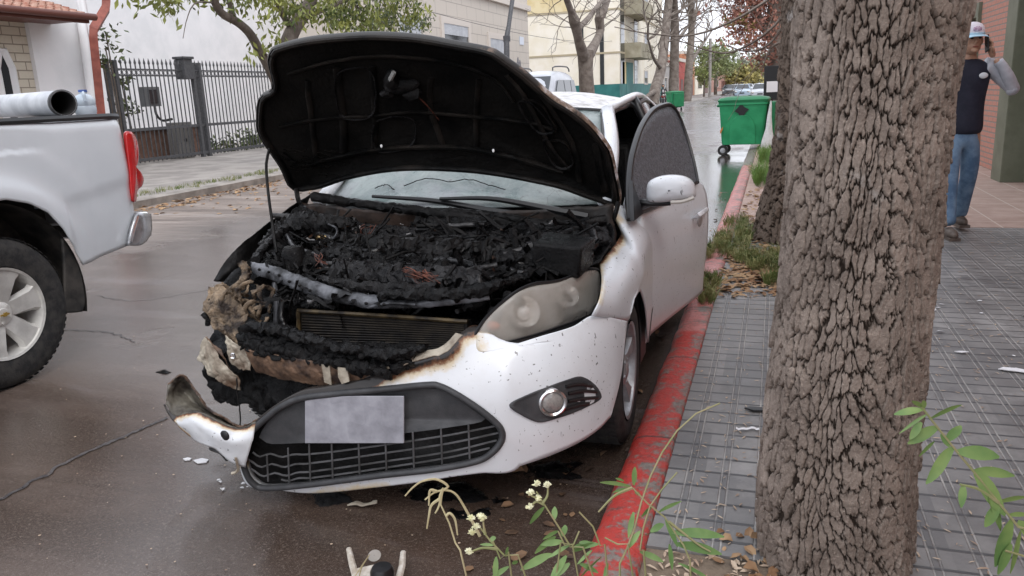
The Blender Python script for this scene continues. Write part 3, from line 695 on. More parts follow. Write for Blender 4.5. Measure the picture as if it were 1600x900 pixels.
# ---- bonnet: raised, seen from underneath -------------------------------------------------------------
HN = np.array([0, math.sin(R_(56)), math.cos(R_(56))])        # normal of the raised bonnet's plane (points up/back)
HP = np.array([0, 1.20, 1.02])
def hp(u, v, off=0.):
    P = cp(u, v, pl=(HP + HN * off, HN)); return P
hood_px = [(421, 84), (430, 75), (477, 63), (535, 57), (589, 55), (651, 59), (709, 69), (768, 81), (791, 96), (818, 115), (845, 139), (868, 158), (899, 177), (923, 197), (942, 220), (954, 239), (961, 270), (969, 312), (964, 322), (950, 317), (923, 308), (884, 294), (845, 285), (787, 274), (729, 267), (651, 264), (593, 268), (535, 280), (496, 293), (478, 296), (461, 298), (450, 290), (438, 263), (419, 235), (403, 208), (401, 185), (405, 154), (423, 142), (426, 127), (419, 100)]
HB = np.array([hp(*q) for q in hood_px])
HO = cr(HB, 120, closed=True); HCN = hp(668, 172)
def dome(P, HC=HCN):
    return P
rows = []
for k_ in np.linspace(0.02, 1, 16):
    e = 1 - k_ ** 2.4
    rows.append(HCN + (HO - HCN) * k_ + HN * (.05 * e))          # concave toward the viewer
rim = HO + HN * -.028
hood = MB().grid(rows, close=True).build('hood', M_hood, car, angle=180)
# outer skin with its folded edge
skin = MB().grid([HCN + (HO - HCN) * k_ + HN * (.05 * (1 - k_ ** 2.4) + .03) for k_ in np.linspace(.02, 1, 12)] + [HO * 1.0 + HN * .022 + (HO - HCN) * .006, HO + (HO - HCN) * .008 + HN * .004, HO - HN * .003], close=True, flip=True)
def hood_skin_mat():
    k = NT('scorched bonnet paint'); n = k.noise(5, det=8, rough=.7); sep = k.n('SeparateXYZ', {0: k.tc.outputs['Object']})
    s = k.math('ADD', n, k.rng(sep.outputs[0], -.5, .6, .25, -.12))
    c = k.mix(k.rng(s, .30, .38), (.60, .60, .62), (.25, .17, .12)); c = k.mix(k.rng(s, .36, .46), c, (.02, .018, .016)); k.set(k.b, 'Base Color', c); k.set(k.b, 'Roughness', .5); return k.m
skin.build('outer_skin', hood_skin_mat(), hood, angle=180)
# inner structure: lipped edge and pressed ribs
MB().tube(np.vstack([HO, HO[:1]]) * 1 - HN * .004 + (HCN - np.vstack([HO, HO[:1]])) * .028, .015, 8, flat=.8, cap=False).build('folded_edge', M_rib, hood)
def hq(u, v, off=-.002):
    P = hp(u, v); 
    # follow the concave surface
    best = np.min(np.linalg.norm(HO - P, axis=1)); r = np.linalg.norm(P - HCN); k_ = r / (r + best)
    return P + HN * (.05 * (1 - k_ ** 2.4) + off)
ribs = MB()
def rib(px, w=.022, h=.5, n=24): ribs.tube(cr([hq(u, v) for u, v in px], n), w, 8, flat=h)
rib([(450, 118), (520, 100), (600, 94), (700, 104), (770, 128), (800, 165)], .016)
rib([(436, 200), (500, 192), (578, 190), (640, 186), (745, 192), (840, 200)], .017)
rib([(508, 253), (580, 240), (651, 236), (729, 238), (800, 250), (880, 272)], .026)
rib([(440, 240), (470, 262), (508, 253)], .02)
rib([(523, 112), (526, 150), (532, 190), (534, 243)], .018)
rib([(578, 110), (580, 150), (581, 190), (584, 238)], .016)
rib([(478, 130), (480, 160), (484, 195), (492, 250)], .014)
rib([(668, 130), (668, 180), (690, 236)], .014); rib([(745, 130), (740, 190), (742, 238)], .013)
rib([(790, 120), (815, 150), (838, 195), (862, 240), (888, 268)], .018)
rib([(838, 138), (868, 185), (895, 235), (905, 285)], .016)
rib([(815, 160), (845, 166), (868, 205)], .014); rib([(838, 200), (868, 210)], .016); rib([(846, 226), (880, 228), (897, 258)], .012)
rib([(930, 225), (938, 270), (945, 300)], .018)
ribs.build('rib', M_rib, hood, disp=crumple(.004, 9, 2))
for qd in (((810, 164), (836, 167), (864, 206), (836, 208)), ((848, 225), (880, 227), (894, 258), (868, 261)), ((524, 122), (576, 116), (579, 184), (531, 186)), ((586, 196), (640, 194), (640, 232), (588, 236))):
    MB().tube(cr([hq(u, v, -.014) for u, v in qd], 40, closed=True), .006, 6, cap=False, flat=.6).build('pressed_opening', M_char2, hood, disp=crumple(.006, 18, 2))
lt = MB(); lt.sphere(hq(622, 140, -.02), (.085, .03, .035)); lt.sphere(hq(610, 128, -.03), (.03, .03, .045)); lt.sphere(hq(640, 150, -.03), (.045, .02, .03)); lt.sphere(hq(602, 150, -.03), (.03, .02, .02))
lt.build('hood_latch', M_soot, hood, disp=crumple(.02, 22, 3))
MB().tube(cr([hq(616, 112, -.04), hq(612, 120, -.045), hq(608, 126, -.04)], 6), .010, 6).build('latch_tab', mat('ashy metal', (.30, .30, .29), None, rough=.5), hood)
MB().tube(cr([hq(645, 150, -.03), hq(664, 168, -.03), hq(683, 194, -.02)], 10), .003, 5).build('wire', M_copper, hood)
cl = MB()
for q in ((596, 228), (771, 235)): cl.sphere(hq(*q, -.03), (.006, .004, .008), 8, 6)
cl.build('clip', mat('white clip', (.9, .9, .9), None, rough=.4), hood)
# scorched melted patches at the lower left of the underside
mp_ = MB()
for i in range(26):
    u = 440 + rng.random() * 90; v = 232 + rng.random() * 40; P = hq(u, v, -.012)
    mp_.tube(cr([P, P + np.array([.03 + .03 * rng.random(), 0, -.012]), P + np.array([.07, 0, -.02 + .02 * rng.random()])], 5), .005, 5, flat=.4)
mp_.build('melted_liner', M_rib, hood)
# prop rod + left hinge
MB().tube(cr([cp(421, 232, y=.86), cp(416, 258, y=.84), cp(419, 300, y=.78), cp(425, 345, y=.7), cp(432, 395, y=.62)], 16), .0065, 6).build('prop_rod', M_soot, car)
for a, b, c in (((463, 296), (466, 312), (474, 335)),): MB().tube(cr([cp(*a, y=1.15), cp(*b, y=1.12), cp(*c, y=1.15)], 8), .012, 6).build('hood_hinge', M_soot, car)
MB().tube(cr([cp(966, 316, y=1.18), cp(962, 332, y=1.16), cp(955, 350, y=1.18)], 8), .012, 6).build('hood_hinge', M_soot, car)

# ---- left front fender (white) ------------------------------------------------------------------------
def X(u, v, x): return cp(u, v, x=x)
def scorch_edge(P, edge, r):
    E = np.asarray(edge); d = np.min(np.linalg.norm(np.asarray(P)[:, None] - E[None], axis=2), axis=1); return np.clip(1 - d / r, 0, 1)
cols = [
    [X(937, 412, .775), X(940, 440, .83), X(936, 470, .855), X(925, 493, .835)],
    [X(953, 392, .795), X(966, 436, .872), X(963, 474, .892), X(955, 498, .88)],
    [X(970, 367, .80), X(986, 412, .888), X(991, 440, .912), X(981, 500, .905)],
    [X(965, 350, .79), X(995, 390, .893), X(1003, 425, .918), X(990, 470, .918)],
    [X(957, 333, .77), X(1004, 372, .897), X(1010, 415, .918), X(999, 455, .918)],
    [X(958, 318, .75), X(1008, 362, .893), X(1014, 410, .916), X(1005, 468, .918)],
    [X(971, 322, .77), X(1010, 362, .893), X(1018, 412, .914), X(1009, 490, .915)],
    [X(985, 332, .79), X(1014, 366, .893), X(1024, 418, .912), X(1012, 535, .90)],
]
G = patch(cols, 22, 40); V = np.concatenate(G)
edge = cr([cols[0][0], cols[1][0], cols[2][0], cols[4][0], cols[5][0]], 40)
edge2 = cr([cols[0][0], cols[0][1], cols[0][2]], 20)
MB().grid(G, att=np.maximum(scorch_edge(V, edge, .05) * .8, scorch_edge(V, edge2, .03) * .5)).build('fender', M_paint, car, angle=180, solid=.006, offset=0, attname='scorch')
MB().tube(cr([q_ + np.array([.002, .012, 0]) for q_ in cols[7]], 20), .0035, 5).build('shut_line', M_blackp, car)
# wheel arch liner
al = []
for a in np.linspace(-.2, math.pi + .3, 24):
    al.append([(x, .9 - .36 * math.cos(a), .31 + .345 * math.sin(a)) for x in (.885, .8, .6, .45)])
MB().grid(al, flip=True).build('wheel_arch_liner', M_blackp, car)
al = [[(-p[0], p[1], p[2]) for p in r] for r in al]
MB().grid(al).build('wheel_arch_liner', M_blackp, car)
MB().bx(.80, .885, 1.26, 1.45, .2, .75).build('inner_sill', M_blackp, car, bevel=.02)

# ---- front door, swung open ---------------------------------------------------------------------------
TH = R_(9.0); DD = np.array([math.sin(TH), math.cos(TH), 0]); DN = np.array([math.cos(TH), -math.sin(TH), 0]); DH = np.array([.905, 1.40, 0])
def dp(u, v, off=0., tilt=0., z0=.93):
    n = DN + np.array([0, 0, tilt]); p = DH + DN * off + np.array([0, 0, z0]); return cp(u, v, pl=(p, n))
door = None
dr = [
    [dp(997, 333, -.05), dp(1020, 323, -.055), dp(1046, 310, -.055), dp(1072, 293, -.055), dp(1092, 285, -.05), dp(1100, 291, -.04)],
    [dp(1003, 352, -.02), dp(1024, 345, -.02), dp(1049, 335, -.02), dp(1075, 322, -.02), dp(1096, 312, -.02), dp(1105, 308, -.018)],
    [dp(1010, 390, 0), dp(1030, 383, .0), dp(1053, 372, .0), dp(1078, 358, .0), dp(1099, 346, .0), dp(1107, 340, 0)],
    [dp(1016, 440, .004), dp(1035, 432, .004), dp(1056, 418, .004), dp(1080, 404, .004), dp(1098, 390, .0), dp(1105, 380, 0)],
    [dp(1016, 490, -.012), dp(1035, 478, -.012), dp(1056, 462, -.012), dp(1079, 445, -.012), dp(1096, 432, -.012), dp(1100, 425, -.012)],
    [dp(1005, 532, -.035), dp(1028, 513, -.035), dp(1052, 493, -.035), dp(1075, 475, -.035), dp(1093, 461, -.035), dp(1098, 455, -.035)]]
G = patch(dr, 30, 26)
door = MB().grid(G, flip=True).build('door', M_paint, car, angle=180, solid=.05, offset=-1, attname='scorch')
TL = .42
fr = [dp(984, 343, -.045, TL), dp(982, 300, -.045, TL), dp(984, 262, -.045, TL), dp(990, 232, -.045, TL), dp(1002, 198, -.045, TL), dp(1018, 174, -.045, TL), dp(1034, 165, -.045, TL), dp(1048, 165, -.045, TL), dp(1060, 182, -.045, TL), dp(1073, 218, -.045, TL), dp(1083, 255, -.045, TL), dp(1089, 286, -.045, TL)]
FRc = cr(fr, 44)
MB().tube(FRc, .0165, 8, flat=.8).build('window_frame', M_blackp, door)
MB().tube(cr([dp(994, 335, -.04), dp(1040, 314, -.04), dp(1088, 285, -.04)], 12), .011, 6).build('window_seal', M_blackp, door)
belt = cr([fr[0], dp(1040, 316, -.05), fr[-1]], 44)
MB().grid([FRc + (belt - FRc) * q for q in np.linspace(0, 1, 8)]).build('window', M_tint, door, solid=.004, angle=180)
MB().prism([dp(982, 282, -.03, TL), dp(984, 345, -.03, TL), dp(999, 333, -.03, TL)], DN * .02).build('corner_trim', M_blackp, door, smooth=False)
MB().prism([X(972, 326, .765), X(979, 296, .74), X(985, 340, .80)], (.004, 0, 0)).build('pillar_foot', M_paint, car, smooth=False)
# handle
h = MB().tube(cr([dp(1087, 340, .008), dp(1091, 337, .035), dp(1098, 332, .038), dp(1105, 327, .01)], 12), .014, 8, flat=.8); h.build('handle', M_paint, door)
MB().sphere(dp(1093, 345, .0), (.012, .05, .035), rot=(0, 0, -TH)).build('handle_recess', M_greyw, door)
# mirror
def mir(nm, px, y, thick, m, par, sol=.05):
    P = np.array([cp(u, v, y=y) for u, v in px]); c = P.mean(0); O = cr(P, 36, closed=True); rows = []
    for k_, o in ((.05, -thick), (.4, -thick * .95), (.7, -thick * .8), (.9, -thick * .45), (1, 0), (.96, sol), (.7, sol * 1.25), (.05, sol * 1.3)): rows.append(c + (O - c) * k_ + np.array([0, o, 0]))
    return MB().grid(rows, close=True, flip=True).build(nm, m, par, angle=180)
mirror = mir('mirror', [(1013, 285), (1026, 277), (1048, 274), (1070, 277), (1083, 286), (1087, 300), (1085, 309), (1060, 314), (1030, 317), (1012, 315), (1010, 300)], 1.42, .05, M_paint, door, .06)
mir('lower_shell', [(1010, 306), (1030, 312), (1060, 311), (1086, 304), (1087, 311), (1070, 318), (1050, 321), (1015, 324), (998, 330), (996, 312)], 1.425, .052, M_blackp, mirror, .055) if False else None
MB().tube(cr([cp(1048, 316, y=1.385), cp(1066, 315, y=1.385), cp(1084, 309, y=1.40)], 8), .010, 6).build('indicator', mat('pale indicator', (.50, .47, .42), None, rough=.3), door)
mb = MB(); mb.tube(cr([cp(996, 322, y=1.44), cp(1004, 316, y=1.43), cp(1020, 318, y=1.42), cp(1048, 318, y=1.42)], 10), [.03, .028, .024, .022, .02, .019, .018, .016, .014, .012], 8, flat=.8)
mb.build('mirror_arm', M_blackp, door)

# ---- front bumper -------------------------------------------------------------------------------------
PX = [-1.2, -.85, -.6, -.45, -.3, 0, .3, .45, .6, .72, .80, .86, .90, .92, .95]
PY = [.16, .06, -.01, -.03, -.02, 0, .02, .05, .10, .18, .27, .38, .50, .66, 2.2]
_gx = np.linspace(-1.3, 1.0, 1151); _gy = np.interp(_gx, PX, PY); _w = np.hanning(61); _w /= _w.sum()
_gs = np.convolve(np.pad(_gy, 30, mode='edge'), _w, 'valid'); _bl = np.clip((_gx - .84) / .05, 0, 1); _gy = _gs * (1 - _bl) + _gy * _bl
_gz = np.linspace(0, 1.2, 601); _zr = np.interp(_gz, [.04, .10, .2, .32, .45, .52, .60, .70, .8], [.05, .025, .008, .0, .012, .03, .08, .17, .28]); _w2 = np.hanning(51); _w2 /= _w2.sum(); _gzs = np.convolve(np.pad(_zr, 25, mode='edge'), _w2, 'valid')
def FB(x, z, off=0.):
    return float(np.interp(x, _gx, _gy)) + float(np.interp(z, _gz, _gzs)) + off
C0 = tocar(CC)
def bp_(u, v, off=0.):
    r0 = ray(u, v); r = np.array([r0 @ CAX, r0 @ CAY, r0[2]]); t = 1.9; last = None
    while t < 6:
        P = C0 + r * t; g = P[1] - FB(P[0], P[2], off)
        if g > 0:
            a, b = t - .02, t
            for _ in range(14):
                m_ = (a + b) / 2; P = C0 + r * m_
                if P[1] - FB(P[0], P[2], off) > 0: b = m_
                else: a = m_
            return C0 + r * b
        t += .02
    return C0 + r * 3
gr_px = [(380, 708), (386, 684), (400, 668), (418, 652), (439, 636), (471, 622), (524, 615), (596, 608), (667, 601), (688, 603), (716, 617), (748, 638), (773, 658), (784, 672), (784, 688), (770, 706), (745, 720), (684, 732), (596, 742), (489, 756), (418, 762), (396, 754), (384, 734)]
gr_out = [(374, 712), (376, 690), (390, 668), (411, 648), (436, 630), (471, 612), (507, 606), (560, 595), (600, 580), (667, 562), (699, 550), (720, 521), (745, 514), (790, 545), (812, 640), (812, 728), (747, 739), (702, 745), (595, 760), (489, 770), (428, 764), (392, 760), (378, 740)]
GI = cr([bp_(*q) for q in gr_px], 110, closed=True)
GOu = cr([bp_(*q) for q in gr_out], 110, closed=True)
# match the two rings point to point by control index
def ring(pxs, n=10):
    P = np.array([bp_(*q) for q in pxs]); m = len(P); Q = np.vstack([P[-1:], P, P[:2]]); out = []
    for i in range(m):
        a, b, c, d = Q[i:i + 4]
        for u in np.arange(n) / n: out.append(.5 * ((2 * b) + (-a + c) * u + (2 * a - 5 * b + 4 * c - d) * u * u + (-a + 3 * b - 3 * c + d) * u ** 3))
    return np.array(out)
RI, RO = ring(gr_px), ring(gr_out)
def onskin(V, off=0.):
    V = np.array(V); V[:, 1] = [FB(p[0], p[2], off) for p in V]; return V
lipw = np.array([1. if (i // 10) in (0, 1, 2, 3, 4, 5, 6, 7, 8, 9, 10, 11, 16, 17, 18, 19, 20, 21, 22) else 0. for i in range(len(RO))])[:, None]
rows = [RI + np.array([0, .03, 0]), onskin(RI, .006)] + [onskin(RI + (RO - RI) * q) for q in np.linspace(0, 1, 10)] + [onskin(RO) + np.array([0, .03, 0]) * lipw]
V = np.concatenate(rows)
burn = cr([bp_(*q) for q in ((384, 715), (376, 690), (390, 668), (411, 648), (436, 630), (471, 612), (507, 606), (560, 595), (600, 580), (640, 570), (680, 556), (699, 550), (716, 522), (745, 512))], 60)
burn2 = cr([bp_(*q) for q in ((489, 772), (540, 764), (600, 762))], 10)
bump = MB().grid(rows, close=True, att=np.clip(scorch_edge(V, burn, .075) * 1.0 + .9 * scorch_edge(V, burn[:38], .05) + .5 * scorch_edge(V, burn2, .04), 0, 1.1))
# right block: from grille end round to the wheel arch, and up under the headlamp
cols = [
    [(748, 549), (790, 543), (830, 545), (845, 600), (845, 660), (845, 717)],
    [(790, 542), (830, 538), (865, 540), (880, 595), (880, 655), (880, 703)],
    [(850, 524), (880, 525), (905, 540), (918, 590), (918, 645), (915, 685)],
    [(895, 510), (915, 512), (935, 530), (945, 580), (943, 630), (938, 668)],
    [(925, 493), (945, 500), (960, 525), (963, 575), (957, 618), (950, 655)],
    [(955, 497), (967, 503), (973, 530), (971, 575), (964, 612), (953, 652)],
    [(980, 502), (979, 510), (976, 535), (972, 572), (966, 605), (955, 648)]]
G = patch([list(RO[120:151])] + [[bp_(*q) for q in c] for c in cols], 31, 44); R0s = onskin(RO[120:151]); d_ = R0s - G[0]
G = [r + d_ * max(0, 1 - i / 7) for i, r in enumerate(G)]
for i, r in enumerate(G):
    if i:
        o2 = onskin(r); wq = np.clip((.86 - r[:, :1]) / .08, 0, 1); G[i] = r * (1 - wq) + o2 * wq
V = np.concatenate(G)
bump.grid(G, att=scorch_edge(V, cr([bp_(*q) for q in ((738, 520), (745, 535), (748, 549))], 12), .05) * .5)
# strip of bumper that rises to the headlamp's inner corner
bumper = bump.build('bumper', M_paint, car, angle=180, solid=.004, offset=0, attname='scorch')
import bmesh
bm_ = bmesh.new(); bm_.from_mesh(bumper.data); bmesh.ops.remove_doubles(bm_, verts=bm_.verts, dist=.0008); bmesh.ops.recalc_face_normals(bm_, faces=bm_.faces); bm_.to_mesh(bumper.data); bm_.free()
# torn left end of the bumper: the white skin folds over a dark, sooty inner face
def wing_pt(u, v, y): return cp(u, v, y=y)
top = [(404, 656, .0), (375, 667, .02), (350, 655, .05), (326, 640, .08), (309, 618, .10), (296, 600, .12), (287, 588, .12), (272, 591, .09), (261, 602, .06)]
imid = [(402, 660, -.01), (374, 669, .04), (347, 659, .08), (322, 645, .11), (303, 632, .13), (289, 618, .13), (277, 607, .11), (267, 609, .06), (259, 615, .03)]
fold = [(400, 662, -.03), (373, 671, -.03), (345, 663, -.04), (322, 650, -.04), (305, 645, -.03), (291, 647, -.02), (279, 651, .0), (268, 648, .01), (258, 632, .02)]
mid = [(394, 690, -.045), (366, 690, -.07), (337, 677, -.08), (315, 668, -.07), (299, 662, -.06), (286, 662, -.04), (276, 659, -.02), (267, 652, .0), (258, 634, .02)]
bot = [(384, 730, -.03), (362, 722, -.05), (336, 702, -.07), (313, 693, -.06), (296, 682, -.04), (283, 670, -.03), (274, 661, -.01), (266, 653, .0), (258, 636, .03)]
G = patch([[wing_pt(*q) for q in r] for r in (fold, mid, bot)], 60, 22)
V = np.concatenate(G); e = cr([wing_pt(*q) for q in fold], 60); e3 = cr([wing_pt(*q) for q in bot[4:]], 30)
wing = MB().grid(G, att=np.clip(scorch_edge(V, e, .030) * .85 + scorch_edge(V, e3, .02) * .8, 0, 1.2)).build('torn_bumper_end', M_paint, bumper, angle=180, solid=.005, offset=0, attname='scorch', disp=crumple(.006, 12, 4))
G = patch([[wing_pt(*q) for q in r] for r in (top, imid, fold)], 60, 22)
MB().grid(G).build('sooty_inner_face', mat('sooty bumper inside', (.20, .185, .15), (.025, .020, .017), 9, .6, rough2=.35, bump=.5, bscale=60, lo=.36, hi=.6), bumper, angle=180, solid=.004, offset=0, disp=crumple(.009, 14, 4, .004, 50))
MB().tube(cr([wing_pt(*q) for q in top], 60), .0045, 6).build('charred_rim', M_rustp, bumper, disp=crumple(.008, 25, 6, .004, 70))
MB().sphere(wing_pt(351, 681, -.075), (.020, .008, .021)).tube(cr([wing_pt(330, 700, -.05), wing_pt(345, 706, -.06), wing_pt(356, 718, -.05)], 6), .011, 5).build('towing_eye_cap', M_blackp, bumper)
MB().tube(cr([wing_pt(368, 715, -.06), wing_pt(372, 735, -.055), wing_pt(362, 740, -.06)], 6), .006, 4).build('torn_tab', M_tan2, bumper)
# hollow dark inside of the torn end
# grille
k_ = np.array([0, -.012, 0])
gC = bp_(585, 680, .045)
RIb = RI + np.array([0, .03, 0])
frame = MB().tube(np.vstack([RI, RI[:1]]) + np.array([0, -.004, 0]), .0135, 8, cap=False, flat=.9)
grille = frame.build('grille', M_plastic, car, angle=180)
cen = RIb.mean(0) + np.array([0, .015, 0])
MB().grid([cen + (RIb - cen) * q for q in (.02, .5, 1)], close=True).build('backing', M_soot, grille)
# smooth upper panel
up = [(430, 645), (471, 628), (524, 621), (596, 614), (667, 607), (690, 610), (714, 622), (738, 640), (757, 657), (700, 668), (631, 677), (560, 684), (500, 690), (440, 694), (415, 690), (405, 680)]
UP = cr([bp_(*q, .012) for q in up], 60, closed=True); uc = UP.mean(0)
MB().grid([uc + (UP - uc) * q for q in (.02, .4, .8, .97, 1)] + [UP + np.array([0, .02, 0])], close=True).build('upper_panel', M_plastic, grille, disp=lambda V: V + (nz(V, 9, 3) * .008 * np.clip(-(V[:, :1] + .1) * 4, 0, 1)))
bars = MB()
def wave(pxs, sag=True):
    P = cr([bp_(*q, .012) for q in pxs], 50)
    s = np.clip(-(P[:, 0] + .12) * 4, 0, 1); P[:, 2] += s * .012 * np.sin(P[:, 0] * 60); return P
for l in ([(777, 665), (700, 680), (600, 695), (500, 708), (420, 712), (395, 705)], [(780, 676), (700, 693), (600, 708), (500, 722), (430, 728), (388, 722)], [(776, 688), (700, 706), (600, 721), (500, 735), (430, 742), (392, 736)], [(765, 700), (700, 715), (600, 731), (500, 745), (440, 750)]): bars.tube(wave(l), .0046, 5, flat=.7)
for u, a, b in ((417, 712, 752), (450, 700, 756), (483, 694, 752), (518, 688, 748), (560, 684, 744), (602, 680, 738), (645, 675, 733), (689, 670, 728), (732, 664, 720)):
    bars.tube(cr([bp_(u, a, .006), bp_(u + 1, (a + b) / 2, .006), bp_(u + 2, b, .006)], 6), .0034, 5)
bars.build('mesh_bars', mat('grey grille bars', (.11, .11, .115), (.06, .06, .06), 12, .4), grille)
# number plate: pale, its face clouded and unreadable
def plate_mat():
    k = NT('clouded plate'); ch = k.n('TexVoronoi', {'Scale': 15.0, 'Randomness': .35, 'Vector': k.tc.outputs['Object']}).outputs[1]
    g = k.n('SeparateColor', {0: ch}).outputs[0]; n = k.noise(9, det=5)
    c = k.mix(k.rng(k.math('ADD', k.math('MULTIPLY', g, .08), n), .35, .70), (.20, .20, .225), (.38, .38, .42)); k.set(k.b, 'Base Color', c); k.set(k.b, 'Roughness', .5); return k.m
a_, b_, c_, d_ = bp_(476, 619, -.012), bp_(631, 619, -.012), bp_(631, 693, -.004), bp_(476, 693, -.004)
pl = MB().prism([a_, b_, c_, d_], (0, .006, 0)).build('number_plate', plate_mat(), grille, smooth=False, bevel=.004)

# fog lamp recess
fr_px = [(797, 633), (826, 617), (854, 606), (878, 597), (901, 590), (914, 592), (926, 599), (935, 610), (939, 620), (935, 626), (912, 638), (887, 648), (868, 654), (849, 659), (836, 658), (815, 648)]
FP = cr([bp_(*q, -.006) for q in fr_px], 64, closed=True); fc = FP.mean(0) + np.array([0, .02, 0])
fog = MB().grid([onskin(fc + (FP - fc) * q, -.005) for q in (.02, .3, .6, .8, .92)] + [onskin(FP, -.010), onskin(fc + (FP - fc) * 1.03, -.002)], close=True).build('fog_lamp_surround', M_plastic, car, angle=180)
fb = MB()
for l in ([(884, 604), (905, 600), (925, 604)], [(888, 615), (910, 611), (932, 612)], [(888, 627), (910, 623), (934, 621)], [(882, 639), (900, 634), (920, 630)]): fb.tube(cr([bp_(*q, -.010) for q in l], 8), .0065, 6)
fb.build('vane', M_blackp, fog)
fcen = bp_(863, 628, -.014); nrm = np.array([.45, -.9, 0]); nrm /= np.linalg.norm(nrm)
def disk_at(c, n_, prof, seg=28):
    a = np.cross(n_, [0, 0, 1.]); a /= np.linalg.norm(a); b = np.cross(a, n_); th = np.linspace(0, 2 * np.pi, seg, endpoint=False)
    return [c + n_ * h + r * (np.cos(th)[:, None] * a + np.sin(th)[:, None] * b) for r, h in prof]
MB().grid(disk_at(fcen, nrm, [(.038, .012), (.044, .016), (.050, .012), (.051, 0), (.050, -.02)]), close=True).build('chrome_ring', M_chrome, fog)
MB().grid(disk_at(fcen, nrm, [(.001, .016), (.02, .0145), (.034, .011), (.040, .004)]), close=True).build('fog_lens', mat('fog lens', (.16, .15, .145), (.30, .28, .26), 30, .12, coat=.6), fog)

# ---- headlight ------------------------------------------------------------------------------------------
hl_px = [(737, 540), (744, 520), (757, 500), (772, 484), (790, 468), (807, 456), (820, 449), (838, 443), (868, 440), (888, 434), (905, 426), (925, 420), (936, 424), (939, 440), (938, 460), (934, 475), (927, 487), (905, 499), (880, 508), (845, 520), (810, 530), (770, 540), (745, 547)]
def FH(u, v):
    x = np.interp(u, [737, 790, 860, 910, 940], [.46, .56, .68, .755, .79]); return cp(u, v, x=x)
HL = ring.__globals__['cr']([FH(*q) for q in hl_px], 96, closed=True); hc = FH(850, 485)
onrm = np.array([.62, -.70, .35]); onrm /= np.linalg.norm(onrm)
tpL = cr([FH(*q) for q in ((737, 541), (757, 500), (790, 468), (820, 449), (868, 440), (905, 426), (925, 420), (937, 424))], 36); btL = cr([FH(*q) for q in ((738, 543), (770, 541), (810, 531), (845, 521), (880, 509), (905, 500), (927, 488), (939, 445))], 36)
def hl_sheet(h, pw=.6): return [tpL * (1 - q) + btL * q + onrm * (h * math.sin(math.pi * q) ** pw * np.sin(np.pi * np.linspace(0.0, 1, 36)) ** pw)[:, None] for q in np.linspace(0, 1, 16)]
head = MB().grid(hl_sheet(-.05)).build('headlight', mat('lamp housing', (.40, .38, .35), (.24, .22, .19), 9, .4), car, angle=180)
lens = MB().grid(hl_sheet(.032))
lens.build('lens', M_lens, head, angle=180)
MB().tube(np.vstack([HL, HL[:1]]), .007, 6, cap=False).build('seal', M_blackp, head)
blk = MB(); P0 = np.array([FH(*q) for q in ((738, 548), (790, 537), (850, 522), (900, 504), (928, 490))]); blk.tube(cr(P0, 20) + np.array([0, 0, -.006]), .011, 6); blk.build('lower_strip', M_blackp, head)
def bowl(c, r, m, nm):
    MB().grid(disk_at(c, onrm, [(.001, -.05), (r * .45, -.04), (r * .8, -.015), (r, .006), (r * 1.06, .002), (r * 1.07, -.02)]), close=True).build(nm, m, head)
M_bowl = mat('bright bowl', (.9, .88, .85), (.6, .57, .53), 12, .2, metal=.5)
bowl(FH(822, 487) - onrm * .004, .055, M_bowl, 'reflector_bowl'); bowl(FH(888, 462) - onrm * .002, .042, M_bowl, 'reflector_bowl')
MB().sphere(FH(822, 487) - onrm * .022, .028).build('projector', mat('pale glass', (.75, .72, .68), None, rough=.15, coat=1), head)
MB().sphere(FH(772, 508) - onrm * .02, (.03, .012, .018)).build('bulb', M_orangeb, head)

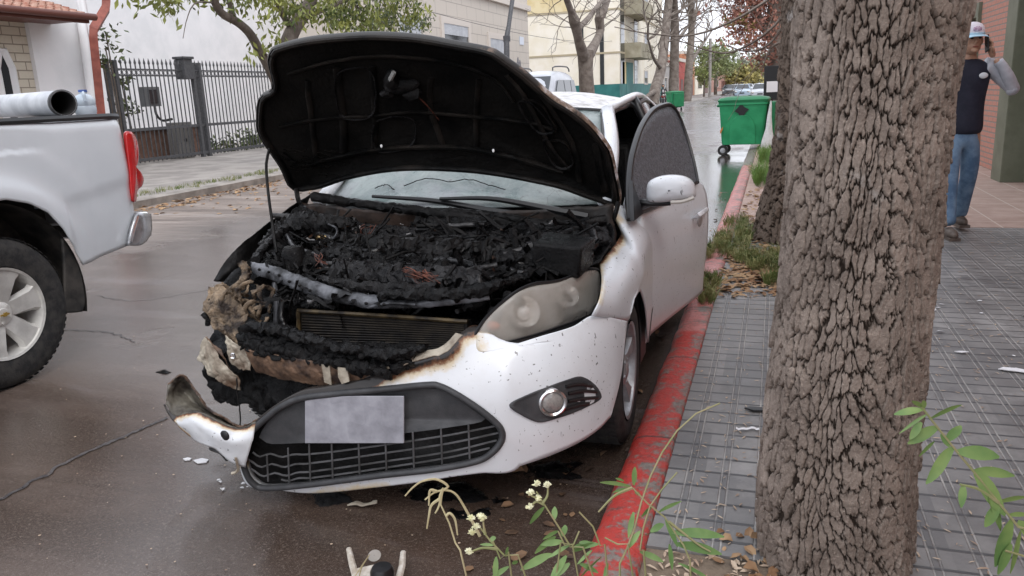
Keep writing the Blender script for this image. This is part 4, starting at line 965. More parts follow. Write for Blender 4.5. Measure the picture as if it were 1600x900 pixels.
# ---- wheels ---------------------------------------------------------------------------------------------
def wheel(parent, c, R, w, rr, side, rot=0., spokes=5, rimm=None, nm='wheel', steer=0.):
    """axle along x; side=+1 faces +x"""
    s = side; b = MB()
    prof = [(rr, -w * .5), (rr + .02, -w * .52), (R * .86, -w * .54), (R * .96, -w * .47), (R, -w * .3), (R, w * .3), (R * .96, w * .47), (R * .86, w * .54), (rr + .02, w * .52), (rr, w * .5)]
    ty = MB().lathe([(r, s * h) for r, h in prof], (0, 0, 0), 'x', 56)
    for i in range(64):      # tread blocks
        a = i * 2 * math.pi / 64
        for j, o in enumerate((-.33, -.12, .12, .33)):
            aa = a + (.05 if j % 2 else 0); ty.box((s * w * o, (R + .001) * math.cos(aa), (R + .001) * math.sin(aa)), (w * .17, .018 * R / .3, .0025), rot=(aa - math.pi / 2, 0, 0))
    Rm = Euler((0, 0, steer)).to_matrix(); Rm = np.array(Rm)
    T = lambda V: V @ Rm.T + np.array(c)
    wh = ty.build(nm, M_rubber, parent, disp=T, angle=50)
    rim = MB().lathe([(rr - .005, s * w * .52), (rr - .018, s * w * .50), (rr - .03, s * w * .34), (rr - .035, -s * w * .4), (.02, -s * w * .4)], (0, 0, 0), 'x', 48)
    for i in range(spokes):
        a = rot + i * 2 * math.pi / spokes
        for k2 in ((-1, 1) if spokes <= 5 else (0,)):
            rows = []
            for r, hw, h in ((.05, .016, .34), (rr * .45, .017, .40), (rr * .75, .02, .44), (rr - .012, .03, .46)):
                aa = a + k2 * .11 * (r / rr) ** 1.3; t = np.array([0, math.cos(aa), math.sin(aa)]); q = np.array([0, -math.sin(aa), math.cos(aa)]); X_ = np.array([s, 0, 0.])
                hw *= rr / .21 * (1 if spokes <= 5 else 2.5)
                rows.append([t * r - q * hw * 1.1 + X_ * w * (h - .12), t * r - q * hw * .8 + X_ * w * h, t * r + q * hw * .8 + X_ * w * h, t * r + q * hw * 1.1 + X_ * w * (h - .12)])
            rim.grid(rows, flip=(s > 0))
    rim.lathe([(.068, s * w * .25), (.066, s * w * .40), (.05, s * w * .44), (.034, s * w * .45), (.03, s * w * .47), (.001, s * w * .475)], (0, 0, 0), 'x', 24)
    for i in range(5): a = rot + .6 + i * 2 * math.pi / 5; rim.cyl((s * w * .40, .05 * math.cos(a), .05 * math.sin(a)), (s * w * .455, .05 * math.cos(a), .05 * math.sin(a)), .009, 6)
    rim.build('rim', rimm or M_alloy, wh, disp=T, angle=35)
    MB().lathe([(.13, s * w * .05), (.001, s * w * .05)], (0, 0, 0), 'x', 24).build('brake_disc', mat('brake disc', (.12, .10, .09), None, rough=.5, metal=.6), wh, disp=T)
    return wh
wheel(car, (.79, .90, .315), .315, .205, .215, 1, .3, steer=.03)
wheel(car, (-.74, .86, .285), .31, .2, .2, -1, .1)
wheel(car, (.79, 3.54, .315), .315, .205, .215, 1, .7)
wheel(car, (-.79, 3.54, .315), .315, .205, .215, -1, .7)
MB().bx(-.7, .7, 1.0, 4.2, .16, .215).build('underbody', M_soot, car)

# ---- engine bay ---------------------------------------------------------------------------------------
def sheet(name, ctrl, nu, nv, m, amp, sc, seed, amp2=.0, sc2=60, par=None, solid=.003, raw=False, att=None):
    G = patch(ctrl, nu, nv)
    return MB().grid(G).build(name, m, par or car, disp=crumple(amp, sc, seed, amp2, sc2), angle=180, solid=solid, offset=0)
# firewall and bay floor
sheet('firewall', [[(-.80, 1.15, 1.0), (-.3, 1.05, .97), (.3, 1.05, .97), (.78, 1.16, .99)], [(-.80, 1.12, .75), (-.3, 1.10, .75), (.3, 1.10, .75), (.8, 1.12, .75)], [(-.75, 1.1, .45), (-.3, 1.1, .45), (.3, 1.1, .45), (.75, 1.1, .45)]], 60, 30, mat('browned firewall', (.05, .032, .024), (.010, .008, .007), 6, .7, rough2=.4, bump=.5), .012, 9, 1, .004)
sheet('engine_bay_floor', [[(-.78, 1.1, .55), (-.3, 1.1, .6), (.3, 1.1, .6), (.78, 1.1, .58)], [(-.8, .7, .6), (-.3, .7, .64), (.3, .7, .64), (.78, .7, .62)], [(-.78, .35, .55), (-.3, .3, .58), (.3, .3, .58), (.62, .35, .58)], [(-.7, .2, .3), (-.3, .18, .3), (.3, .18, .3), (.5, .25, .3)]], 120, 90, M_char, .05, 7, 2, .018, 26)
# charred hoses, blocks and lumps
def lump(name, pts, r, m=M_char, n=18, k=60, amp=.02, sc=16, seed=0, amp2=.008, sc2=50, flat=None):
    P = cr(pts, k); rr = np.interp(np.linspace(0, 1, k), np.linspace(0, 1, len(r)), r) if not np.isscalar(r) else r
    return MB().tube(P, rr, n, flat=flat).build(name, m, car, disp=crumple(amp, sc, seed, amp2, sc2), angle=32)
Yp = lambda u, v, y: cp(u, v, y=y)
lump('scuttle_edge', [Yp(488, 308, 1.12), Yp(560, 318, 1.08), Yp(650, 330, 1.04), Yp(720, 338, 1.02), Yp(800, 348, 1.02), Yp(880, 352, 1.05), Yp(945, 345, 1.12)], .022, M_soot, seed=31, amp=.010, k=90)
lump('cowl_panel', [Yp(552, 362, .95), Yp(620, 372, .9), Yp(690, 382, .88), Yp(760, 382, .88), Yp(830, 374, .9), Yp(900, 372, .92), Yp(950, 376, .98)], [.035, .045, .05, .05, .05, .045, .04], M_cowl, k=120, n=22, amp=.022, seed=3, flat=.55, amp2=.012)
lump('cowl_panel', [Yp(762, 362, .98), Yp(830, 360, .98), Yp(900, 362, 1.0), Yp(940, 366, 1.02)], [.04, .055, .05, .03], M_char, k=70, n=20, amp=.025, seed=8, flat=.5, amp2=.012)
lump('intake_pipe', [Yp(650, 346, 1.02), Yp(690, 352, 1.0), Yp(740, 350, .98), Yp(770, 344, 1.0)], [.025, .03, .03, .02], M_char, seed=11)
lump('wiper_linkage', [Yp(700, 330, 1.04), Yp(780, 338, 1.02), Yp(850, 350, 1.0), Yp(915, 352, 1.02)], .016, M_soot, seed=13, amp=.004)
lump('engine_cover', [Yp(505, 402, .62), Yp(560, 412, .6), Yp(620, 420, .58), Yp(680, 426, .58), Yp(740, 430, .58)], [.05, .055, .06, .06, .05], M_char, k=120, n=26, amp=.04, sc=14, seed=4, amp2=.016)
lump('inlet_manifold', [Yp(520, 428, .48), Yp(580, 438, .45), Yp(640, 445, .44), Yp(700, 446, .44), Yp(760, 440, .45)], [.05, .06, .065, .06, .045], M_cowl, k=120, n=26, amp=.042, sc=15, seed=5, amp2=.016)
lump('engine_block', [Yp(560, 385, .75), Yp(640, 398, .72), Yp(720, 405, .7), Yp(790, 405, .7)], [.05, .07, .07, .05], M_soot, k=100, n=24, amp=.04, seed=6, amp2=.014)
lump('battery_tray', [Yp(775, 414, .62), Yp(820, 412, .64), Yp(870, 404, .68), Yp(915, 394, .78)], [.05, .06, .055, .04], M_char, k=90, n=24, amp=.035, seed=7, amp2=.015)
lump('melted_fuse_box', [Yp(765, 448, .5), Yp(800, 436, .6), Yp(850, 424, .7), Yp(905, 408, .8)], [.035, .035, .032, .025], M_char, k=90, n=24, amp=.03, seed=9, amp2=.014)
lump('strut_tower', [Yp(450, 352, .9), Yp(480, 350, .9), Yp(520, 352, .9), Yp(552, 352, .92)], [.04, .05, .04, .025], M_char2, k=60, amp=.03, seed=10)
MB().box(Yp(880, 398, .66), (.2, .18, .12), rot=(.05, .1, -.1)).build('battery', M_char, car, bevel=.012, disp=crumple(.012, 18, 2))
bt = MB().box(Yp(612, 378, .8), (.2, .03, .03), rot=(0, -.2, .2)).box(Yp(690, 412, .6), (.28, .025, .02), rot=(0, .1, 0)).build('bracket', M_soot, car)
# brake reservoir, little brass valve, coil spring top, pulleys
MB().lathe([(.001, .05), (.04, .045), (.05, .02), (.05, -.05), (.03, -.06)], Yp(458, 402, .58), 'z', 18).build('canister', M_char2, car, disp=crumple(.010, 20, 6))
MB().sphere(Yp(499, 372, .84), (.022, .02, .018)).sphere(Yp(509, 374, .84), (.012, .012, .02)).build('brass_valve', mat('sooty brass', (.30, .21, .10), (.06, .04, .02), 40, .4, metal=.5), car)
MB().tube(cr([Yp(513, 350, .86), Yp(525, 356, .84), Yp(526, 366, .82), Yp(516, 376, .82)], 12), .005, 6).build('brake_pipe', M_galv, car)
lump('radiator_fan', [Yp(430, 465, .40), Yp(432, 490, .38), Yp(433, 520, .37)], .020, M_char2, seed=15, amp=.008)
for i, (u, v, y, r) in enumerate(((452, 488, .42, .04), (458, 520, .40, .045), (446, 455, .45, .035), (415, 470, .42, .03), (472, 445, .5, .035), (560, 390, .7, .03), (700, 395, .68, .03), (640, 432, .46, .035), (800, 470, .35, .03), (745, 475, .32, .03), (770, 490, .3, .025), (590, 455, .4, .03), (530, 452, .42, .03))):
    MB().sphere((0, 0, 0), (r * 1.3, r, r), 22, 14).build('charred_lump', M_char if i % 2 else M_char2, car, disp=lambda V, P=Yp(u, v, y), i=i: V + P + nz(V + P, 16, i) * .035 + nz(V + P, 50, i) * .01, angle=180)
# many small hoses and cables
hs_ = MB()
for i in range(170):
    u = 440 + rng.random() * 470; v = 365 + rng.random() * (95 if u < 760 else 95 - (u - 760) * .42); yy = np.interp(v, [365, 460], [.95, .38]) - .02
    P = Yp(u, v, yy) + np.array([0, 0, .0]); L = .05 + .12 * rng.random(); d = rng.normal(0, 1, 3) * (1, .5, .4); d /= np.linalg.norm(d); e = rng.normal(0, .03, 3)
    hs_.tube(cr([P - d * L, P + e, P + d * L + rng.normal(0, .03, 3)], 10), .003 + .008 * rng.random() ** 2, 6)
hs_.build('hose', M_soot, car, disp=crumple(.006, 25, 1))
cws = [MB(), MB(), MB()]
for i in range(34):
    cw = cws[0 if i <= 22 else 1 if i <= 28 else 2]
    t = rng.random(); P = Yp(640 + 40 * rng.random(), 425 + 12 * rng.random(), .47); Q = Yp(672 + 30 * rng.random(), 440 + 12 * rng.random(), .43)
    if i > 22: P = Yp(508 + 12 * rng.random(), 400 + 8 * rng.random(), .6); Q = Yp(512 + 16 * rng.random(), 415 + 6 * rng.random(), .58)
    if i > 28: P = Yp(585 + 20 * rng.random(), 356 + 6 * rng.random(), .9); Q = P + np.array([-.03, 0, -.05])
    P = P + (0, -.09, .035); Q = Q + (0, -.09, .035); cw.tube(cr([P, (P + Q) / 2 + rng.normal(0, .012, 3), Q + rng.normal(0, .012, 3)], 9), .0019, 4)
for cw in cws: cw.build('copper_wires', M_copper, car)
# countless charred scraps and torn strips lying over everything in the bay
M_ashglint = mat('ashy glint scrap metal', (.30, .29, .285), (.04, .038, .037), 30, .45, metal=.3, lo=.4, hi=.6)  # ashy scraps, brightened so their colour supplies glints in the bay
M_rusty = mat('rust brown scrap', (.10, .045, .025), (.025, .014, .010), 30, .6)
def scraps(n, m, smin, smax, seed, nm, lift=.0):
    r_ = np.random.default_rng(seed); sc_ = MB()
    for i in range(n):
        u = 432 + r_.random() * 488; v = 345 + r_.random() * (125 if u < 720 else 125 - (u - 720) * .42)
        if (u < 520 and v < 350 + (520 - u) * .3) or (u > 545 and v < 396 and r_.random() < .8): continue
        yy = np.interp(v, [345, 365, 470], [1.02, .93, .34]) - .045 - .035 * r_.random() - lift; P = Yp(u, v, yy); s_ = smin + (smax - smin) * r_.random() ** 2.5
        d = r_.normal(0, 1, 3) * (1.3, .8, .5); d /= np.linalg.norm(d); e_ = np.cross(d, r_.normal(0, 1, 3)); e_ /= np.linalg.norm(e_) + 1e-6; L = s_ * (1 + 3 * r_.random())
        rows_ = []
        for q in (-1, -.4, .3, 1): c_ = P + d * L * q + r_.normal(0, s_ * .3, 3); w_ = s_ * (.25 + .5 * r_.random()); rows_.append([c_ - e_ * w_, c_ + np.cross(d, e_) * w_ * .5, c_ + e_ * w_])
        sc_.grid(rows_)
    o_ = sc_.build(nm, m, car, angle=30); o_['kind'] = 'stuff'
scraps(1500, M_char, .006, .034, 1, 'charred_scraps'); scraps(420, M_char2, .005, .024, 2, 'sooty_scraps', .004); scraps(330, M_ashglint, .003, .012, 3, 'ashy_glint_scraps', .008); scraps(110, M_rusty, .004, .016, 4, 'rusty_scraps', .008)
G = patch([[Yp(560, 350, 1.02), Yp(650, 356, 1.0), Yp(740, 358, .99), Yp(830, 354, 1.0), Yp(900, 352, 1.02), Yp(945, 356, 1.06)], [Yp(553, 366, .92), Yp(645, 374, .90), Yp(735, 378, .88), Yp(825, 374, .9), Yp(900, 370, .94), Yp(950, 372, 1.0)], [Yp(552, 376, .88), Yp(640, 388, .84), Yp(722, 398, .82), Yp(805, 394, .83), Yp(885, 384, .88), Yp(952, 382, .96)], [Yp(556, 382, .90), Yp(642, 394, .87), Yp(722, 404, .85), Yp(805, 400, .86), Yp(885, 390, .9), Yp(952, 388, .98)]], 150, 40)
MB().grid(G).build('cowl_cover', M_cowl, car, disp=crumple(.010, 12, 63, .010, 34), solid=.005, offset=0, angle=180)
# thick hoses and moulded ducts that survived as shapes
for pts, r_ in (([(500, 366, .92), (530, 378, .86), (560, 400, .74), (556, 424, .6)], .016), ([(455, 372, .84), (470, 392, .72), (500, 402, .64), (520, 425, .52)], .013), ([(620, 404, .72), (650, 414, .62), (700, 410, .62), (745, 420, .55), (752, 446, .42)], .015),
                ([(598, 440, .46), (630, 428, .5), (662, 446, .42), (700, 440, .44)], .014), ([(800, 398, .74), (828, 388, .78), (866, 378, .84), (915, 376, .92)], .014), ([(905, 352, 1.06), (925, 362, 1.0), (932, 385, .92), (915, 398, .84)], .017),
                ([(443, 440, .44), (452, 462, .4), (447, 490, .36), (455, 520, .34)], .014), ([(770, 440, .50), (792, 424, .58), (820, 430, .56), (842, 418, .66)], .013), ([(540, 392, .74), (585, 398, .7), (612, 388, .76)], .02)):
    MB().tube(cr([Yp(u, v, y) + np.array([0, -.035, .015]) for u, v, y in pts], 40), r_, 12).build('thick_hose', M_gloss, car, disp=crumple(.004, 18, r_ * 900, .0015, 70), angle=180)
# straight struts, rails and bare pipes still readable in the bay
st_ = MB()
for a, b, y0, y1, w_ in (((575, 386), (656, 380), .80, .80, .012), ((512, 380), (562, 374), .84, .86, .010), ((515, 417), (650, 424), .54, .52, .009), ((430, 342), (560, 350), .98, .98, .013), ((790, 404), (862, 384), .62, .70, .010), ((700, 436), (780, 420), .46, .52, .009), ((655, 366), (760, 356), .94, .98, .010), ((540, 444), (560, 470), .34, .3, .010), ((752, 436), (757, 478), .40, .33, .008), ((832, 356), (925, 366), 1.0, 1.0, .009)):
    A1, B1 = Yp(*a, y0) + (0, -.02, .02), Yp(*b, y1) + (0, -.02, .02); st_.tube(cr([A1, (A1 + B1) / 2 + rng.normal(0, .004, 3), B1], 10), w_, 8)
st_.build('strut', mat('burnt bare steel', (.07, .068, .068), (.012, .011, .011), 22, .4, rough2=.6, bump=.4, bscale=70, metal=.3), car)
MB().tube(cr([Yp(575, 480, .24), Yp(610, 474, .22), Yp(650, 476, .22)], 12), .0065, 8).build('bare_pipe', M_galv, car); MB().tube(cr([Yp(428, 440, .36), Yp(432, 470, .34), Yp(431, 512, .32)], 12), .011, 8).build('bare_pipe', M_galv, car)
# melted plastic threads hanging
ms_ = MB()
for u, v, l in ((740, 405, .10), (757, 412, .13), (766, 430, .10), (742, 440, .09), (765, 470, .09), (733, 478, .06), (690, 382, .05), (600, 375, .04), (835, 378, .05)):
    P = Yp(u, v, .5 if v > 400 else .86); ms_.tube(cr([P, P + (.004, 0, -l * .5), P + (-.002, .0, -l)], 6), [.006, .004, .003, .003, .004, .002], 5)
ms_.build('melted_strand', M_char2, car)
# upper cross-member: pale sooty steel with holes on the left, charred on the right
G = patch([[Yp(392, 410, .50), Yp(440, 420, .40), Yp(490, 440, .32), Yp(540, 456, .28), Yp(600, 464, .26), Yp(680, 464, .26), Yp(760, 452, .30)],
           [Yp(392, 418, .48), Yp(438, 432, .37), Yp(487, 452, .29), Yp(538, 467, .25), Yp(600, 474, .23), Yp(680, 472, .23), Yp(762, 460, .27)],
           [Yp(396, 428, .48), Yp(436, 443, .37), Yp(486, 461, .29), Yp(538, 476, .25), Yp(600, 483, .23), Yp(680, 480, .23), Yp(764, 470, .27)]], 80, 8)
xm = MB().grid(G).build('cross_member', M_galv, car, disp=crumple(.009, 12, 3, .004, 36), solid=.008, offset=0, angle=60)
hol = MB()
for u, v in ((405, 421), (420, 425), (436, 430), (452, 440), (468, 446), (484, 454), (552, 470), (572, 474), (600, 476)):
    hol.sphere(Yp(u, v, np.interp(u, [392, 440, 490, 540, 600], [.465, .355, .275, .235, .215])), (.008, .004, .006), 8, 6)
hol.build('hole', M_soot, xm)
lump('melted_duct', [Yp(590, 462, .24), Yp(650, 462, .22), Yp(720, 460, .24), Yp(775, 448, .3), Yp(830, 426, .52)], [.02, .026, .026, .02, .012], M_char, k=110, n=20, amp=.020, seed=21, flat=.8, amp2=.010)
lump('melted_duct', [Yp(500, 436, .36), Yp(540, 446, .3), Yp(600, 452, .28), Yp(680, 450, .28)], [.012, .02, .022, .016], M_char2, k=90, n=16, amp=.016, seed=22, amp2=.008)
# radiator
A_, B_, C_, D_ = Yp(469, 486, .30), Yp(730, 503, .28), Yp(728, 552, .28), Yp(470, 552, .30)
rad = MB().prism([A_, B_, C_, D_], (0, .03, 0)).build('radiator', mat('sooty radiator core', (.006, .005, .005), (.014, .011, .009), 9, .5), car, smooth=False)
fn = MB()
for i in range(15):
    q = (i + .7) / 15.5; fn.tube([A_ + (D_ - A_) * q + (.01, -.004, 0), B_ + (C_ - B_) * q + (-.01, -.004, 0)], .0028, 4)
fn.build('fins', mat('dull fins', (.045, .036, .026), (.012, .010, .009), 14, .45, metal=.4), rad)
MB().tube(cr([A_ + (-.005, -.008, .004), (A_ + B_) / 2 + (0, -.008, .006), B_ + (.005, -.008, .004)], 20), .0085, 6).tube([A_ + (-.004, -.006, 0), D_ + (-.004, -.006, 0)], .009, 6).build('radiator_tank', mat('oily brown rail', (.12, .085, .04), (.02, .015, .01), 16, .35, metal=.3), rad)
# melted bumper beam across the front
bm = [[Yp(372, 508, .16), Yp(430, 520, .12), Yp(500, 535, .08), Yp(560, 545, .07), Yp(620, 553, .07), Yp(655, 552, .08)],
      [Yp(368, 530, .13), Yp(428, 545, .08), Yp(498, 558, .05), Yp(558, 566, .04), Yp(615, 572, .04), Yp(648, 566, .06)],
      [Yp(375, 548, .12), Yp(430, 562, .07), Yp(500, 573, .04), Yp(558, 582, .03), Yp(612, 586, .03), Yp(640, 575, .06)]]
sheet('bumper_beam_cover', bm, 130, 34, M_char, .016, 12, 12, .014, 36, solid=.008)
lump('melted_crust', [Yp(385, 512, .12), Yp(440, 520, .09), Yp(500, 538, .05), Yp(560, 550, .04), Yp(620, 556, .04), Yp(665, 546, .07)], [.026, .028, .024, .03, .03, .016], M_char, k=170, n=22, amp=.016, sc=13, seed=12, amp2=.015, sc2=34, flat=.7)
lump('melted_crust', [Yp(500, 565, .04), Yp(545, 572, .03), Yp(590, 580, .02), Yp(610, 590, .02)], [.012, .02, .026, .016], M_char, k=80, n=16, amp=.014, sc=14, seed=14, amp2=.012, sc2=36)
bm2 = [[Yp(382, 545, .12), Yp(430, 553, .08), Yp(490, 565, .05), Yp(540, 572, .04), Yp(590, 580, .04)],
       [Yp(392, 566, .12), Yp(440, 578, .08), Yp(490, 585, .05), Yp(535, 590, .05), Yp(560, 594, .05)],
       [Yp(402, 580, .14), Yp(445, 592, .1), Yp(490, 600, .07), Yp(520, 604, .06), Yp(545, 605, .06)]]
bb = sheet('bumper_beam', bm2, 90, 24, M_rustp, .006, 14, 4, .003, 50, solid=.012)
q = MB(); q.prism([Yp(502, 570, .03), Yp(514, 572, .03), Yp(518, 602, .04), Yp(506, 598, .04)], (0, .006, 0)).prism([Yp(527, 574, .02), Yp(542, 576, .02), Yp(546, 596, .02), Yp(534, 600, .02), Yp(528, 590, .02)], (0, .006, 0))
q.build('bracket', M_tan2, bb, smooth=False, disp=crumple(.006, 20, 2))
# scorched strip of inner bumper rising to the headlamp
sheet('scorched_inner_strip', [[Yp(585, 574, .05), Yp(620, 562, .06), Yp(660, 550, .08), Yp(690, 542, .1), Yp(712, 520, .13)], [Yp(590, 580, .03), Yp(625, 572, .04), Yp(665, 560, .05), Yp(697, 550, .07), Yp(722, 524, .1)]], 60, 12, M_tan2, .005, 20, 5, .002, 60)
# left corner: burnt headlamp housing, loops and flaps
CO = [[Yp(374, 405, .36), Yp(400, 412, .34)], ]
lump('burnt_lamp_bracket', [Yp(378, 410, .36), Yp(382, 432, .33), Yp(372, 450, .3), Yp(360, 462, .28)], [.012, .02, .018, .012], M_tan, k=60, n=14, amp=.018, seed=41, amp2=.012)
sheet('burnt_lamp_housing', [[Yp(322, 452, .36), Yp(345, 448, .33), Yp(370, 462, .30)], [Yp(322, 478, .30), Yp(348, 480, .26), Yp(378, 490, .24)], [Yp(330, 500, .26), Yp(355, 506, .22), Yp(385, 512, .2)], [Yp(352, 520, .22), Yp(370, 530, .18), Yp(388, 540, .16)], [Yp(360, 548, .2), Yp(374, 556, .17), Yp(390, 562, .15)]], 60, 100, M_tan, .034, 8, 42, .010, 30)
lp = MB()
for (u, v, y, a, b, rt, w) in ((392, 470, .28, .050, .070, .3, .007), (365, 468, .28, .055, .045, 1.1, .006), (403, 492, .26, .045, .055, .2, .008), (378, 452, .3, .045, .030, .6, .006), (405, 465, .28, .030, .055, 2.4, .007), (350, 455, .31, .03, .03, 2, .005), (385, 485, .27, .03, .05, 1.2, .006)):
    P = Yp(u, v, y); lp.tube([P + np.array([a * math.cos(t) * math.cos(rt) - b * math.sin(t) * math.sin(rt), .03 * math.sin(2 * t), a * math.cos(t) * math.sin(rt) + b * math.sin(t) * math.cos(rt)]) for t in np.linspace(0, 6.0, 34)], w, 9)
lp.build('melted_loops', M_tan, car, disp=crumple(.016, 15, 44, .007, 55), angle=180)
sheet('pale_flap', [[Yp(326, 498, .24), Yp(345, 505, .2), Yp(362, 515, .18)], [Yp(330, 512, .22), Yp(350, 520, .18), Yp(366, 530, .17)], [Yp(345, 522, .2), Yp(355, 530, .18), Yp(368, 538, .17)]], 40, 40, M_tan, .016, 14, 45, .008, 40)
sheet('fender_bracket', [[Yp(352, 524, .16), Yp(366, 536, .15), Yp(388, 548, .14)], [Yp(353, 548, .15), Yp(368, 560, .14), Yp(391, 562, .13)], [Yp(356, 564, .15), Yp(372, 577, .14), Yp(390, 580, .13)]], 40, 44, M_tan2, .010, 12, 46, .005, 40)
MB().grid(disk_at(Yp(364, 556, .10), np.array([.1, -1, 0]), [(.002, 0), (.007, 0), (.010, .004), (.012, 0)], 14), close=True).build('bolt', M_chrome, car)
sheet('splayed_bracket', [[Yp(320, 527, .20), Yp(316, 536, .2), Yp(310, 548, .2), Yp(309, 562, .2)], [Yp(333, 545, .17), Yp(330, 556, .16), Yp(326, 566, .16), Yp(322, 578, .17)], [Yp(352, 572, .15), Yp(350, 582, .14), Yp(346, 590, .14), Yp(342, 598, .14)], [Yp(372, 590, .15), Yp(374, 598, .15), Yp(374, 605, .15), Yp(374, 612, .15)]], 50, 60, M_tan2, .012, 12, 47, .006, 36)
sheet('splayed_bracket_lining', [[Yp(320, 527, .19), Yp(330, 534, .19), Yp(344, 545, .19)], [Yp(328, 540, .19), Yp(336, 547, .18), Yp(350, 560, .18)], [Yp(340, 552, .18), Yp(350, 562, .18), Yp(362, 580, .18)]], 20, 20, M_rustp, .008, 16, 48, .003, 50)
lump('hanging_lead', [Yp(369, 590, .12), Yp(371, 615, .11), Yp(375, 640, .10), Yp(375, 665, .09)], .0028, M_soot, n=6, k=20, amp=.006, seed=49, amp2=0)
lump('charred_tips', [Yp(320, 492, .27), Yp(324, 502, .26), Yp(322, 508, .26)], .012, M_char, k=20, n=10, seed=50)
# black stub of the right fender leaning out over the road
sheet('burnt_fender', [[Yp(486, 302, 1.22), Yp(462, 318, 1.1), Yp(425, 345, .92), Yp(378, 380, .72), Yp(350, 412, .6), Yp(333, 440, .55)],
                       [Yp(480, 318, 1.2), Yp(452, 335, 1.08), Yp(418, 362, .9), Yp(385, 395, .72), Yp(362, 420, .6), Yp(340, 441, .55)],
                       [Yp(470, 345, 1.2), Yp(440, 362, 1.08), Yp(420, 380, .95), Yp(402, 400, .8), Yp(380, 425, .66), Yp(352, 440, .6)]], 60, 24, M_soot, .007, 8, 51, .002, 50, solid=.004)
sheet('inner_wing', [[Yp(470, 320, 1.1), Yp(430, 350, .88), Yp(400, 385, .68)], [Yp(500, 345, 1.05), Yp(460, 372, .85), Yp(425, 402, .6)], [Yp(500, 380, .95), Yp(465, 400, .8), Yp(430, 425, .55)]], 60, 40, M_char2, .022, 16, 52, .010, 50)
lump('inner_rail', [Yp(478, 330, 1.05), Yp(445, 358, .85), Yp(415, 385, .66), Yp(398, 408, .52)], [.014, .018, .018, .02], M_char2, k=60, n=12, amp=.014, seed=53)
MB().bx(-.55, .55, .35, .9, .18, .34).build('undertray', M_soot, car, disp=crumple(.02, 6, 1))
sheet('left_apron', [[(-.85, .95, .8), (-.8, .6, .78), (-.72, .3, .72)], [(-.6, .95, .62), (-.58, .6, .6), (-.5, .3, .5)]], 20, 12, M_char, .02, 10, 54)
sheet('right_apron', [[Yp(950, 345, 1.15), Yp(958, 370, 1.0), Yp(934, 412, .80)], [Yp(930, 380, 1.1), Yp(925, 400, .9), Yp(900, 425, .75)]], 40, 16, M_char, .012, 14, 55, .006, 50)
# ================================================================== PICKUP ON THE LEFT
M_tpaint = mat('silver white truck paint', (.56, .59, .62), (.59, .62, .65), 3, .32, coat=.6, coatr=.12)
M_red = mat('red lamp plastic', (.50, .012, .012), (.42, .01, .01), 20, .18, coat=.6)
M_flap = mat('muddy black plastic', (.012, .012, .012), (.05, .045, .04), 7, .6, rough2=.8)
M_cloudy = mat('grey tarpaulin roll', (.42, .44, .47), (.55, .57, .60), 6, .45, bump=.2, bscale=20)
TX = -3.98
M_rim = mat('bright alloy', (.62, .61, .58), (.48, .47, .45), 9, .35, rough2=.5, metal=.35)
truck = thing('pickup_truck', (-4.9, 1.6, 0), 'silver-white pickup truck with red tail lamp and mudflap, its rear corner in view', 'pickup')
tp = lambda u, v, x=TX: wp(u, v, x=x)
HUB = tp(11, 487); HY, HZ = HUB[1] - .015, HUB[2]; WR = HZ * .975
A = [tp(127, 414), tp(115, 394), tp(90, 357), tp(66, 332), tp(37, 318), tp(0, 312)]
ay = [p[1] for p in A][::-1]; az = [p[2] for p in A][::-1]        # rear half of the arch, ascending y
def archz(y):
    d = abs(y - HY)
    yy = HY + d
    return float(np.interp(yy, ay, az)) if yy < ay[-1] else None
BR = tp(199, 383); TR = tp(190, 180)
YR = TR[1] + .06
def topz(y): return 1.44 + .006 * y if y > 1.0 else 1.05
ys = list(np.arange(-1.35, HY - .75, .1)) + list(np.arange(HY - .75, HY + .62, .02)) + list(np.arange(HY + .62, YR - .1, .04)) + [YR - .1 + .1 * math.sin(a) for a in np.linspace(0, math.pi / 2, 7)]
rows = []
dr_ = ay[-1] - HY
for y in ys:
    d = abs(y - HY)
    if d < dr_: zb = archz(y)
    else: zb = np.interp(y, [-1.35, HY - dr_, HY + dr_, YR], [.50, .52, az[-1], BR[2]])
    zt = 1.445 if y > 1.05 else 1.16
    row = []
    for q in np.linspace(0, 1, 30):
        z = zb + (zt - zb) * q
        x = TX - .015 - .03 * ((z - .95) / .5) ** 2
        e = math.hypot(y - HY, (z - HZ) * .95) - .60
        x += .045 * math.exp(-(max(e, 0) / .10) ** 2) + .012 / (1 + math.exp((e - .30) / .02)) * (1 if z < 1.28 else 0)
        x -= .012 / (1 + math.exp((z - (.98 + .12 * (y - 3.7))) / .015)) * (1 if y > HY + .5 else 0)     # pressed shelf ahead of the bumper
        if q > .93: x -= .04 * ((q - .93) / .07) ** 2
        if y > YR - .1: x -= .10 * (1 - math.sqrt(max(0, 1 - ((y - YR + .1) / .1) ** 2)))
        row.append((x, y, z))
    rows.append(row)
MB().grid(rows).build('side_panel', M_tpaint, truck, angle=180, solid=.01, offset=0)
MB().grid([[(-9.8 - x, y, z) for x, y, z in r] for r in rows], flip=True).build('side_panel', M_tpaint, truck, angle=180, solid=.01, offset=0)
MB().bx(-5.72, TX - .12, YR - .03, YR + .01, .72, 1.44).build('tailgate', M_tpaint, truck, bevel=.02)
MB().bx(-5.75, TX - .08, 1.05, YR - .02, 1.43, 1.462).build('bed_cover', mat('black vinyl cover', (.02, .02, .022), None, rough=.6), truck, bevel=.01)
MB().tube([(TX - .05, 1.1, 1.45), (TX - .05, YR - .12, 1.45), (TX - .08, YR - .02, 1.445)], .020, 6).build('rail_cap', M_blackp, truck)
MB().bx(-5.35, TX - .75, -1.2, YR - .1, .45, .85).build('chassis', M_flap, truck)
